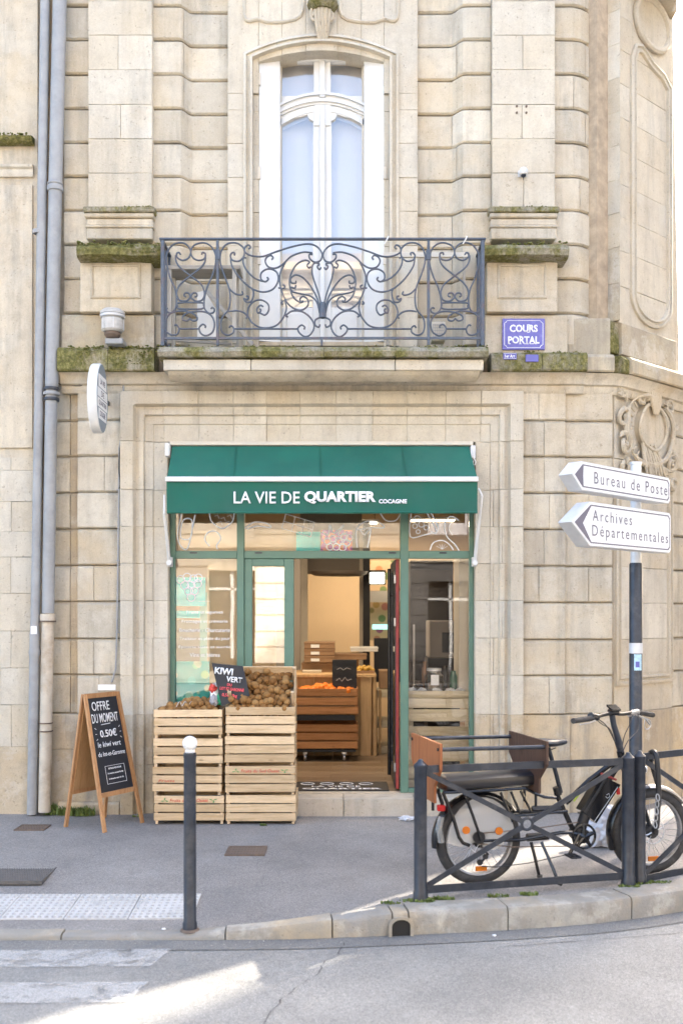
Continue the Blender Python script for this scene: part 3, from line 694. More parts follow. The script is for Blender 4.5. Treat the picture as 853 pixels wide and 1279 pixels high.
# band between pedestal and ledge
for a, b_ in ((80, 137), (137, 195)): block(X(a), X(b_), lt - .01, Z(396), flat(-.07), S_lichen if 0 else S_grey, ch=(.003, .01), chd=.008)
for a, b_ in ((604, 640), (640, 706)): block(X(a), X(b_), lt2 - .01, Z(396), flat(-.07), S_low, ch=(.003, .01), chd=.008)
block(X(706), X(762), lt2 - .01, Z(397), flat(.0), S_grey, ch=(.003, .01), chd=.01)
# --- upper facet (corner pilaster with a long moulded panel)
block(-.02, .14, Z(438), Z(397), flat(.0), S_moss, facet, ch=(.003, .01), chd=.01); block(.14, 1.0, Z(438), Z(397), flat(-.02), S_grey, facet, ch=(.003, .01), chd=.01)
FUC = [397, 350, 305, 262, 220, 177, 135, 92, 49, 6.5, -36]
for i, (b_, t_) in enumerate(zip(FUC[:-1], FUC[1:])):
    block(X(757), X(776), Z(b_), Z(t_), lambda x, z: .16 - (x - X(757)) * .9, S_grey if i < 2 else S, ch=(.002, .003), chd=.003)
    block(.13, .99, Z(b_), Z(t_), flat(.0), S_smooth, facet, ch=(.002, .002), chd=.003, vd=.002)
pu = [(.33, Z(52)), (.33, Z(350))] + [(.33 + .29 + -.29 * math.cos(k * PI / 10), Z(355) - .20 * math.sin(k * PI / 10)) for k in range(11)] + [(.91, Z(350)), (.91, Z(62)), (.80, Z(50)), (.62, Z(44)), (.46, Z(32)), (.38, Z(36))]
sweep(pu[::-1], MOUL, facet, S_smooth, 'panel_moulding', B)
m = MB(); o = [(.62 + .26 * math.cos(k * PI / 12), Z(-8) + .21 * math.sin(k * PI / 12)) for k in range(24)]
m.tube([facet(u, -.02, z) for u, z in o], .03, 8, closed=True); m.prism(o, lambda u, v, w_: facet(u, -w_, v), .02); m.build('carved_medallion', S_smooth, B, smooth=True)
MB().prism([(.992, Z(438)), (1.11, Z(438)), (1.075, Z(300)), (1.03, Z(120)), (1.0, Z(-36)), (.992, Z(-36))], lambda u, v, w_: facet(u, .01 + w_, v), .3).build('corner_quoin', S_smooth, B)
# cores, upper storeys above the frame
g1 = facet(.99, 0, 0)
uc = MB(); uc.box(X(60), X(322), .13, .6, Z(440), Z(-40)); uc.box(X(480.5), X(757), .2, .6, Z(440), Z(-40)); uc.box(X(322), X(480.5), .26, .6, Z(40), Z(-40))
uc.add([facet(u, d, z) for u in (-.1, .98) for d in (.06, .4) for z in (Z(440), Z(-40))], [(0, 1, 3, 2), (4, 6, 7, 5), (0, 4, 5, 1), (2, 3, 7, 6), (0, 2, 6, 4), (1, 5, 7, 3)])
uc.build('wall_core', M_mort, B)
MB().box(g1.x - .4, g1.x, g1.y + .02, 14, Z(440) + .01, Z(-40)).build('side_wall', S, B)
ROOF = 10.2
MB().box(X(80), g1.x - .05, .02, .6, Z(-40) + .002, ROOF).build('upper_storey_wall', S, B); MB().box(g1.x - .45, g1.x, .6, 14, Z(-40) + .002, ROOF).build('upper_storey_wall', S, B)
MB().add([(-2.6, .1, ROOF), (g1.x, .1, ROOF), (g1.x, 14, ROOF), (-2.6, 14, ROOF), (-2.6, 5, ROOF + 1.8), (g1.x - 2, 5, ROOF + 1.8), (g1.x - 2, 14, ROOF + 1.8), (-2.6, 14, ROOF + 1.8)], [(0, 1, 5, 4), (1, 2, 6, 5), (4, 5, 6, 7), (0, 4, 7, 3), (2, 3, 7, 6)]).build('roof', M_zinc, B)
# --- carved cartouche on the corner
m = MB()
cu, cz = .52, Z(528)
def ft(pts, r, n=6, out=.03, closed=False):
    m.tube([facet(u, -out - .01 * math.sin(i * .7), z) for i, (u, z) in enumerate(pts)], r, n, closed=closed)
ov = [(cu + .05 + .21 * math.cos(k * PI / 14), cz + .03 + .20 * math.sin(k * PI / 14)) for k in range(28)]
ft(ov, .016, closed=True, out=.06); m.prism(ov, lambda u, v, w_: facet(u, -w_, v), .045)
ov2 = [(cu + .0 + .36 * math.cos(PI * .35 + k * PI / 16), cz + .0 + .30 * math.sin(PI * .35 + k * PI / 16)) for k in range(21)]; ft(ov2, [.02 + .012 * math.sin(k * .8) for k in range(21)], out=.05)
ov3 = [(cu + .05 + .34 * math.cos(PI * .3 - k * PI / 16), cz + .28 * math.sin(PI * .3 - k * PI / 16)) for k in range(15)]; ft(ov3, .022, out=.05)
for k in range(13):
    a = PI * .45 + k * PI / 14; ft([(cu + .26 * math.cos(a), cz + .24 * math.sin(a)), (cu + .34 * math.cos(a), cz + .29 * math.sin(a))], .009, out=.04)
for (u, z, r0, tn, a0) in ((cu - .1, cz + .26, .075, 1.4, 0), (cu + .33, cz + .24, .07, -1.4, 3), (cu - .38, cz + .06, .08, 1.3, 1), (cu - .36, cz - .16, .10, -1.5, 2), (cu - .28, cz - .36, .08, 1.4, 4), (cu + .18, cz - .36, .07, 1.3, 0), (cu + .36, cz - .25, .08, -1.4, 1), (cu + .05, cz - .34, .06, 1.5, 2), (cu + .4, cz - .42, .07, 1.2, 3)):
    sp = spiral(u, z, r0, .012, a0, tn, 22); ft(sp, [.024 * (1 - .5 * i / 22) for i in range(23)], out=.045)
rr = random.Random(3)
for k in range(46):
    a = rr.uniform(0, 2 * PI); R = rr.uniform(.9, 1.25); u = cu + .36 * R * math.cos(a) * .95; z = cz - .06 + .38 * R * math.sin(a); da = a + rr.uniform(-.8, .8); L = rr.uniform(.05, .11)
    if z > cz + .33 or u < .02 or u > .95: continue
    ft([(u, z), (u + L * .5 * math.cos(da), z + L * .5 * math.sin(da)), (u + L * math.cos(da + .5), z + L * math.sin(da + .5))], [.012, .022, .006], out=.03)
for k in range(5): ft([(cu - .02 + k * .035, cz + .33), (cu + .0 + k * .028, cz + .24), (cu + .03 + k * .014, cz + .14)], [.022, .02, .008], out=.07)
for k in range(7): ft([(cu - .12 + k * .03, cz - .12 - .03 * (k % 2)), (cu - .1 + k * .04, cz - .24), (cu - .05 + k * .05, cz - .42)], [.014, .02, .006], out=.055)
for k in range(6): ft([(cu - .42 + .05 * math.cos(k), cz + .28 + .05 * math.sin(k)), (cu - .42 + .01 * math.cos(k), cz + .28)], [.022, .012], out=.04)
m.build('carved_cartouche', S_low, B, smooth=True)
# --- french window
G = thing('french_window', 'tall white arched french window with pale blue panes behind the wrought iron balcony', 'window', P(401, 430, .25))
wy = .20
X_g, Z_g = X, Z
def X(px, y=.19): return (px - HX) * (y + CYD) / F
def Z(py, y=.19): return EYE - (py - HY) * (y + CYD) / F
def wb(name, a, b_, t_, bb, y0, y1, mat=M_white, c=.006, parent=None): return MB().box(X(a), X(b_), y0, y1, Z(bb), Z(t_), c).build(name, mat, parent or G)
wb('frame_jamb', 322, 352, 60, 432, wy - .02, wy + .06, M_cream); wb('frame_jamb', 452, 481, 60, 432, wy - .02, wy + .06, M_cream)
m = MB(); pol = [(X(q), arch(X(q)) + .02) for q in range(322, 482, 10)] + [(X(481), Z(75)), (X(481), Z(76)), (X(322), Z(76))]; m.prism(pol, xz(wy - .03), .1); m.build('frame_head', M_cream, G)
wb('head_rail', 350, 454, 72, 79, wy - .045, wy + .02, M_white)
wb('centre_post', 392, 413, 78, 158, wy - .0245, wy + .03); wb('astragal', 399, 406.5, 78, 124, wy - .05, wy - .015); wb('astragal', 399.5, 406, 134, 432, wy - .055, wy - .015)
def curve_bar(name, y0c, sagc, thick, outy, mat=M_white):
    m = MB(); pts = [(X(q), Z(y0c + sagc * ((q - 402.5) / 52) ** 2)) for q in range(350, 456, 7)]
    m.prism(pts + [(x, z - thick) for x, z in pts[::-1]], xz(outy), .12); m.build(name, mat, G)
curve_bar('transom_rail', 117, 14, .10, wy - .03); curve_bar('transom_moulding', 118, 14, .02, wy - .055); curve_bar('transom_moulding', 126, 14, .02, wy - .05); curve_bar('transom_rail', 132, 18, .05, wy - .02)
for sx in (1, -1):
    def q(px): return 402.5 + sx * (px - 402.5)
    lf = [(350, 120), (350, 154), (362, 149), (375, 146), (384, 143), (386, 148), (391, 151), (400, 151), (400, 120)]
    m = MB().prism([(X(q(a)), Z(b_)) for a, b_ in lf], xz(wy - .012), .05); m.build('leaf_head', M_white, G)
    MB().box(X(q(391)), X(q(400)), wy - .012, wy + .04, Z(432), Z(151), .005).build('leaf_stile', M_white, G); MB().box(X(q(346)), X(q(352)), wy - .012, wy + .04, Z(432), Z(151), .005).build('leaf_stile', M_white, G)
    MB().box(X(q(352)), X(q(391)), wy + .005, wy + .012, Z(384), Z(140)).build('window_pane', G_up, G)
    MB().box(X(q(352)), X(q(392)), wy + .005, wy + .012, Z(120), Z(79)).build('window_pane', G_up, G)
    MB().box(X(q(352)), X(q(391)), wy - .008, wy + .03, Z(432), Z(384), .004).build('leaf_panel', M_white, G)
    MB().box(X(q(358)), X(q(386)), wy - .02, wy, Z(425), Z(391), .008).build('leaf_panel_raised', M_white, G)
    # folded shutters standing in the reveal
    t = thing('window_shutter', 'white folded shutter on the %s side of the balcony window' % ('left' if sx > 0 else 'right'), 'shutter', (X(q(338)), .1, Z(430)), group='window shutters')
    m = MB(); a0, a1 = X(q(325.5)), X(q(350.5)); zt_ = Z(72); zt2_ = Z(67)
    m.prism([(a0, Z(431)), (a1, Z(431)), (a1, zt2_), (a0, zt_)], lambda u, v, w_: Vector((u, .06 + w_ + .05 * abs(u - a0) / .17, v)), .035); m.build('shutter_leaf', M_white, t)
    for zz in (Z(110), Z(225), Z(330)): MB().box(a0 - .012 * sx, a0 + .012 * sx, .045, .07, zz - .05, zz + .05).build('hinge', M_cream, t)
MB().box(X(345), X(458), wy + .14, wy + .15, Z(434), Z(60)).build('curtain', M_curtain, G)
MB().box(X(322), X(481), wy - .12, wy + .1, Z(436), Z(431.5)).build('sill', S_low, G)
X, Z = X_g, Z_g
# ================= NEIGHBOUR AND STREET BUILDINGS =================
M_plaster = stone('plaster', base=(.66, .58, .45), var=.02, dirt=.45)
NB = thing('neighbour_building', 'plastered neighbouring house with a mossy string course left of the drainpipes', 'building', (X(20), 0, 0))
NL, NR = -6.0, X(46, -.03)
NC = [1030, 932, 880, 834, 788, 741, 696, 664, 627, 588, 572]
for i, (b_, t_) in enumerate(zip(NC[:-1], NC[1:])):
    e = X(16 if i % 2 else 2); z0 = Z(b_) if b_ < 1025 else -.05
    mt = S_warm if i < 1 else S_smooth; k = dict(ch=(.002, .002), chd=.003, vd=.002, parent=NB, th=.2)
    for a, c in ((-3.1, e - .62), (e - .62, e), (e, NR)): block(a, c, z0, Z(t_), flat(-.03), mt, **k)
MB().box(NL, -3.11, .0, .5, -.05, Z(572)).build('wall', S_smooth, NB)
MB().box(NL, NR, .0, .5, Z(572) + .002, 9.2).build('plaster_wall', M_plaster, NB)
MB().box(-3.1, X(42), -.02, .0, Z(560), Z(232), .004).build('plaster_panel', M_plaster, NB)
cornice([(-3.2, 0), (X(43), 0)], [(-.02, Z(222)), (.02, Z(222)), (.03, Z(217)), (.025, Z(213)), (.045, Z(211)), (.05, Z(208)), (-.02, Z(207))], S_smooth, 'string_course', NB)
cornice([(-3.2, 0), (X(44), 0)], [(-.02, Z(183)), (.06, Z(183)), (.09, Z(180)), (.10, Z(176)), (.05, Z(174)), (-.02, Z(173.5))], S_moss, 'mossy_string_course', NB)
MB().box(NL, NR, -.3, 6, 9.2, 9.5, .02).build('eaves', S_low, NB)
def far_house(name, label, x0, x1, yf, depth, H, face, nwin, storeys, cat='building', mat=None, shop=False):
    # plain street building: wall with recessed windows, string courses, eaves and roof ; face = +1 faces +y, -1 faces -x
    t = thing(name, label, cat, (x0, yf, 0)); L = x1 - x0
    def M(u, d, z): return Vector((x0 + u, yf - d, z)) if face == 1 else Vector((x0 + d, yf + u, z))
    def bx(nm, u0, u1, d0, d1, z0, z1, mt, par=None):
        return MB().add([M(u, d, z) for u in (u0, u1) for d in (d0, d1) for z in (z0, z1)], [(0, 1, 3, 2), (4, 6, 7, 5), (0, 4, 5, 1), (2, 3, 7, 6), (0, 2, 6, 4), (1, 5, 7, 3)]).build(nm, mt, par or t)
    bx('wall', 0, L, .25, depth, -.1, H, mat or S_smooth)
    sh = H / storeys; pw = L / nwin; ww = .55 * min(2.2, pw)
    for s_ in range(storeys):
        z0 = s_ * sh; zb_, zt_ = (z0 + (.2 if s_ == 0 else .6), z0 + sh * .8)
        bx('wall_band', 0, L, 0, .25, z0 - (.1 if s_ == 0 else 0), zb_, mat or S_smooth); bx('wall_band', 0, L, 0, .25, zt_, z0 + sh, mat or S_smooth)
        bx('string_course', -.02, L + .02, -.08, .0, z0 + sh - .12, z0 + sh - .001, S_low)
        u = 0
        for i in range(nwin):
            c = (i + .5) * pw; bx('wall_pier', u, c - ww / 2, 0, .25, zb_, zt_, mat or S_smooth); u = c + ww / 2
            w_ = bx('window', c - ww / 2, c + ww / 2, .16, .22, zb_, zt_, M_dark if s_ == 0 else M_curtain)
            bx('frame', c - .04, c + .04, .11, .155, zb_, zt_, M_white, w_); bx('frame', c - ww / 2, c + ww / 2, .11, .15, zt_ - .5, zt_ - .44, M_white, w_)
        bx('wall_pier', u, L, 0, .25, zb_, zt_, mat or S_smooth)
    cm = MB()
    for i in range(nwin + 1):
        ua = 0 if i == 0 else (i - .5) * pw + ww / 2; ub = L if i == nwin else (i + .5) * pw - ww / 2
        for k in range(int(H / .42)):
            cm.add([M(u, d, z) for u in (ua + .005, ub - .005) for d in (-.03, -.001) for z in (k * .42, k * .42 + .38)], [(0, 1, 3, 2), (4, 6, 7, 5), (0, 4, 5, 1), (2, 3, 7, 6), (0, 2, 6, 4), (1, 5, 7, 3)])
    tag(cm.build('rusticated_courses', mat or S_smooth, t), kind='stuff')
    bx('eaves', -.2, L + .2, -.35, .3, H, H + .2, S_low)
    vs = [M(-.2, -.35, H + .2), M(L + .2, -.35, H + .2), M(L + .2, depth, H + .2), M(-.2, depth, H + .2), M(-.2, depth / 2, H + 2), M(L + .2, depth / 2, H + 2)]
    MB().add(vs, [(0, 1, 5, 4), (2, 3, 4, 5), (1, 2, 5), (0, 4, 3), (0, 3, 2, 1)]).build('roof', plain('roof_tile_' + name, (.2, .2, .22), .8, var=.3), t)
    return t
far_house('opposite_building', 'sunlit pale stone house across the street, seen only as a reflection in the panes', -13, 1.5, -17.5, 8, 10.6, 1, 5, 3)
far_house('opposite_building', 'unseen dark house added across the street to darken the right pane reflection', 1.7, 6.5, -18, 8, 9.6, 1, 2, 3, mat=plain('dark_reflection_render', (.10, .095, .09), .9, var=.3, nscale=1.5))  # added dark mass; its colour keeps the right pane's reflection dark
far_house('opposite_building', 'long pale stone terrace to the right of the dark reflected house across the street', 6.7, 24, -18, 8, 9.8, 1, 7, 3)
far_house('sun_blocking_house', 'unseen corner house added on the far side of the side street to block sun', 10.6, 16, -6, 8, 13.5, -1, 3, 4) if 0 else None
sb = thing('sun_blocking_house', 'unseen tall house added beyond the side street to cut the sun to a beam', 'building', (10.6, 0, 0))  # unseen mass added to block the sun; its edge leaves a narrow beam
def bx2(nm, a, mt, c=0): MB().box(*a, c).build(nm, mt, sb)
bx2('wall', (9.8, 20, -5.0, 7.44, -.1, 13.5), S_smooth); bx2('eaves', (9.75, 20.3, -5.2, 7.4, 13.501, 13.8), S_low)
for i in range(3):
    for j in range(4):
        y = -1.5 + i * 3; z = .7 + j * 3.2; bx2('window', (9.76, 9.82, y - .55, y + .55, z, z + 2.0), M_curtain); bx2('sill', (9.65, 9.8, y - .7, y + .7, z - .12, z - .001), S_low)
MB().add([(9.75, -5.2, 13.8), (20.3, -5.2, 13.8), (20.3, 7.4, 13.8), (9.75, 7.4, 13.8), (12.5, 1.5, 15.5), (18, 1.5, 15.5)], [(0, 1, 5, 4), (2, 3, 4, 5), (1, 2, 5), (0, 4, 3)]).build('roof', M_zinc, sb)

# ================= DRAINPIPES, CABLES =================
def pipe(name, label, segs, r, grp=None):
    t = thing(name, label, 'drainpipe', (segs[0][0][0], segs[0][0][1], 0), group=grp)
    for a, b_, mt, rr_ in segs: MB().tube([a, b_], rr_, 16).build('pipe_section', mt, t, smooth=True)
    return t
def PP(px, py, y=-.10): return tuple(P(px, py, y))
p1 = pipe('drainpipe', 'slim grey zinc drainpipe, the left one of the two pipes', [(PP(57.5, -40), PP(49.5, 470), M_zinc, .038), (PP(49.5, 470), PP(44, 795), M_zinc, .037), (PP(44, 790), PP(40.5, 1017), M_zinc, .041)], .04, 'drainpipes between the two houses')
p2 = pipe('drainpipe', 'thicker grey drainpipe with a cream lower end, beside the shop building', [(PP(76, -40), PP(69.5, 238), M_zinc, .056), (PP(69.5, 238), PP(65, 482), M_zinc, .054), (PP(65, 482), PP(60.5, 766), M_zinc, .050), (PP(60.5, 768), PP(56, 1014), M_pcream, .050)], .05, 'drainpipes between the two houses')
def ring(t, px, py, r, h, mt, y=-.10, nm='pipe_collar'):
    c = P(px, py, y); MB().lathe([(r - .012, -h), (r, -h), (r + .003, 0), (r, h), (r - .012, h)], c, n=16).build(nm, mt, t, smooth=True)
ring(p2, 69.5, 236, .064, .02, M_zinc); ring(p2, 69.5, 230, .061, .008, M_zinc); ring(p2, 65, 486, .062, .012, M_blk); ring(p2, 65, 492, .066, .012, M_zinc); ring(p2, 64.8, 499, .062, .012, M_blk)
ring(p2, 60.4, 772, .062, .035, M_pcream); ring(p2, 60.3, 776, .065, .006, M_rust); ring(p2, 57.6, 903, .056, .005, M_rust); ring(p2, 57.5, 913, .058, .005, M_rust)
ring(p1, 48, 290, .044, .015, M_zinc); ring(p1, 44, 815, .046, .025, M_zinc)
for t, px, py in ((p1, 54, 180), (p1, 47, 620), (p2, 68, 330), (p2, 63.5, 620), (p1, 42.5, 905)):
    c = P(px, py, -.1); MB().box(c.x - .006, c.x + .006, -.1, .02, c.z - .012, c.z + .012).build('wall_bracket', M_blk, t)
MB().box(X(38.5, -.15), X(46, -.15), -.142, -.139, Z(792, -.14), Z(782, -.14)).build('paper_sticker', M_signw, p1)
cb = thing('cable_conduit', 'thin grey conduit and cable running down the left edge of the door surround', 'conduit', P(148, 840, -.02))
MB().tube([P(155, 478, -.02), P(153, 520, -.02), P(152, 545, -.03), P(149.5, 560, -.03), P(148, 700, -.03), P(146.5, 790, -.03), P(145, 835, -.03), P(140, 852, -.02)], .008, 8).build('conduit', M_zinc, cb, smooth=True)
MB().tube(smooth_path([P(66, 476, -.05), P(80, 481, -.02), P(100, 482, -.02), P(108, 480, -.02), P(150, 478, -.02), P(154, 484, -.02), P(153, 520, -.02), P(150, 560, -.035), P(149, 585, -.04), P(150.5, 605, -.04), P(148, 612, -.03)], 4), .005, 6).build('cable', M_black, cb, smooth=True)
for py in (612, 700, 790): c = P(148, py, -.03); MB().box(c.x - .014, c.x + .014, -.042, -.0, c.z - .004, c.z + .004).build('clip', M_zinc, cb)

# ================= WALL LAMP, SIGNS ON THE FACADE =================
M_lampw = plain('weathered_lamp_paint', (.50, .475, .43), .6, var=.15, nscale=25, dirt=(.2, .18, .14), dirtamt=.6)
lp = thing('wall_lamp', 'cream cylindrical lamp with a white cap on a bracket above the mossy ledge', 'wall lamp', P(140, 432, -.22))
c = P(141, 405, -.20)
MB().lathe([(0, .115), (.075, .115), (.098, .095), (.10, .075), (.09, .073), (0, .073)], c, n=20).build('lamp_cap', M_lampw, lp, smooth=True)
MB().lathe([(.093, .073), (.102, .068), (.098, .052), (.08, .048), (0, .048)], c, n=20).build('lamp_collar', M_alu, lp, smooth=True)
MB().lathe([(0, .048), (.075, .047), (.088, .035), (.09, -.05), (.075, -.066), (0, -.068)], c, n=20).build('lamp_body', M_lampw, lp, smooth=True)
MB().lathe([(0, -.066), (.062, -.067), (.065, -.09), (.045, -.115), (.0, -.118)], c, n=20).build('lamp_base', M_rust, lp, smooth=True)
m = MB(); m.box(c.x - .055, c.x + .09, c.y - .03, .0, c.z - .165, c.z - .118, .006); m.build('lamp_bracket', M_zinc, lp)
m = MB()
for a in range(6): m.tube([(c.x + .092 * math.cos(a), c.y + .092 * math.sin(a), c.z + .04), (c.x + .092 * math.cos(a), c.y + .092 * math.sin(a), c.z - .05)], .003, 5)
tag(m.build('guard_wires', M_alu, lp), kind='stuff')
# oval light-box sign
ov = thing('projecting_sign', 'white oval light box sign projecting from the wall below the mossy ledge', 'sign', P(120, 498, -.32))
oc = Vector((X(115, -.55), -.36, Z(498, -.36))); m = MB(); n = 36; vs = []
prof = [(-.038, .0, 0), (-.038, .97, 0), (-.03, 1, 0), (.03, 1, 0), (.038, .97, 0)]
ry, rz_ = .19, .275
for k in range(n):
    a = 2 * PI * k / n
    for (dx, s_, _) in prof: vs.append((oc.x + dx, oc.y + ry * s_ * math.cos(a), oc.z + rz_ * s_ * math.sin(a)))
m.add(vs, [(k * 5 + q, ((k + 1) % n) * 5 + q, ((k + 1) % n) * 5 + q + 1, k * 5 + q + 1) for k in range(n) for q in range(4)]); m.build('sign_rim', M_white, ov, smooth=True)
m = MB(); pol = [(ry * .975 * math.cos(2 * PI * k / n), rz_ * .975 * math.sin(2 * PI * k / n)) for k in range(n)]
m.prism(pol, lambda u, v, w_: Vector((oc.x + .034 + w_, oc.y + u, oc.z + v)), .004); m.build('sign_face', plain('sign_slate', (.22, .26, .30), .4), ov)
for z0_, z1_ in ((.075, .175), (-.005, .066), (-.085, -.014), (-.175, -.094)):
    hwd = min(ry * .86 * math.sqrt(max(0, 1 - (q_ / rz_) ** 2)) for q_ in (z0_, z1_)); MB().box(oc.x + .0372, oc.x + .0392, oc.y - hwd, oc.y + hwd, oc.z + z0_, oc.z + z1_).build('sign_field', M_signw, ov)
for k, (wd, zz) in enumerate(((.16, .122), (.10, .03), (.25, -.05), (.18, -.13))): 
    text(['LA VIE', 'DE', 'QUARTIER', 'COCAGNE'][k], 'lettering', M_signg, ov, (oc.x + .0395, oc.y, oc.z + zz), w=wd, h=.045, right=(0, 1, 0), bold=.01)
MB().box(oc.x - .012, oc.x + .012, oc.y + ry * .96, .02, oc.z - .0 + .02, oc.z + .05).build('sign_arm', M_blk, ov)
# street name plate
def plate(label, a, t_, b_, bb, lines, mat, cat='street sign', y=-.085, notch=.0):
    th = thing('street_name_plate' if lines and len(lines) > 1 else 'enamel_plate', label, cat, P((a + b_) / 2, bb, y)); x0, x1, z0, z1 = X(a, y), X(b_, y), Z(bb, y), Z(t_, y)
    MB().box(x0, x1, y - .006, y + .012, z0, z1, .003).build('plate', mat, th)
    return th, x0, x1, z0, z1
th, x0, x1, z0, z1 = plate('violet blue enamel street plate reading COURS PORTAL with a white notched border', 627, 398, 680, 437, [1, 2], M_violet)
yb = -.085 - .0065; e = .017; q = .022
bp = [(x0 + e + q, z0 + e), (x1 - e - q, z0 + e)] + [(x1 - e - q * math.cos(a), z0 + e + q * math.sin(a)) for a in (PI * .12, PI * .25, PI * .38)][::1] + [(x1 - e, z0 + e + q), (x1 - e, z1 - e - q), (x1 - e - q * .6, z1 - e - q * .6), (x1 - e - q, z1 - e), (x0 + e + q, z1 - e), (x0 + e + q * .6, z1 - e - q * .6), (x0 + e, z1 - e - q), (x0 + e, z0 + e + q), (x0 + e + q * .6, z0 + e + q * .6)]
m = MB(); m.tube([(a, yb, b_) for a, b_ in bp], .0028, 4, closed=True); m.build('plate_border', M_signw, th)
cxm = (x0 + x1) / 2
text('COURS', 'lettering', M_signw, th, (cxm, yb, z0 + (z1 - z0) * .68), w=(x1 - x0) * .66, h=.062, bold=.035); text('PORTAL', 'lettering', M_signw, th, (cxm, yb, z0 + (z1 - z0) * .31), w=(x1 - x0) * .74, h=.062, bold=.035)
m = MB()
def serifs(cx, w_, cz, h, letters):
    n = len(letters); 
    for i in range(n):
        x = cx - w_ / 2 + w_ * (i + .5) / n
        if letters[i] in 'RPTAL':
            for zz in ((cz - h / 2,) if letters[i] in 'TPAL' else (cz - h / 2, cz + h / 2) if letters[i] == 'R' else (cz + h / 2,)): m.box(x - w_ / n * .40, x + (w_ / n * .05 if letters[i] in 'PRL' else w_ / n * .40), yb - .0008, yb + .0005, zz - .003, zz + .003)
serifs(cxm, (x1 - x0) * .66, z0 + (z1 - z0) * .68, .062, 'COURS'); serifs(cxm, (x1 - x0) * .74, z0 + (z1 - z0) * .31, .062, 'PORTAL'); m.build('serifs', M_signw, th)
yl = -.155
th, x0, x1, z0, z1 = plate('tiny blue and white enamel plate marked 1er Arr below the street name', 628, 441, 645, 449, None, M_violet, y=yl)
text('1er Arr', 'lettering', M_signw, th, ((x0 + x1) / 2, yl - .0065, (z0 + z1) / 2), w=(x1 - x0) * .75, h=.026, bold=.03)
m = MB(); m.tube([(x0 + .006, yl - .0065, z0 + .006), (x1 - .006, yl - .0065, z0 + .006), (x1 - .006, yl - .0065, z1 - .006), (x0 + .006, yl - .0065, z1 - .006)], .0016, 4, closed=True); m.build('plate_border', M_signw, th)
plate('tiny blank blue enamel plate to the right of the 1er Arr plate', 656, 443, 672, 452, None, M_violet, y=yl)
# small globe fixture
gb = thing('globe_fixture', 'small white globe with a spike on the right pilaster', 'fixture', P(654, 215, -.1)); c = P(653.5, 214.5, -.12)
MB().lathe([(0, .036), (.022, .03), (.036, .012), (.038, -.004), (.03, -.022), (0, -.03)], c, n=16).build('globe', M_white, gb, smooth=True)
MB().lathe([(.02, -.02), (.022, -.035), (.006, -.045), (.002, -.07), (0, -.07)], c, n=12).build('spike', M_blk, gb, smooth=True)
MB().box(c.x - .035, c.x + .035, -.075, -.058, c.z - .02, c.z + .03).build('back_plate', M_alu, gb); MB().tube([(c.x, -.06, c.z), (c.x, -.11, c.z)], .01, 8).build('arm', M_alu, gb)
hl = thing('bolt_holes', 'four rusty bolt stubs left in the right pilaster above the globe fixture', 'bolts', P(651, 137, -.06))
for a, b_ in ((645, 133), (657, 133), (645, 141), (657, 141)):
    c = P(a, b_, -.06); MB().lathe([(0, -.012), (.009, -.01), (.009, 0)], c, 'y', 8).build('bolt_stub', M_rust, hl)

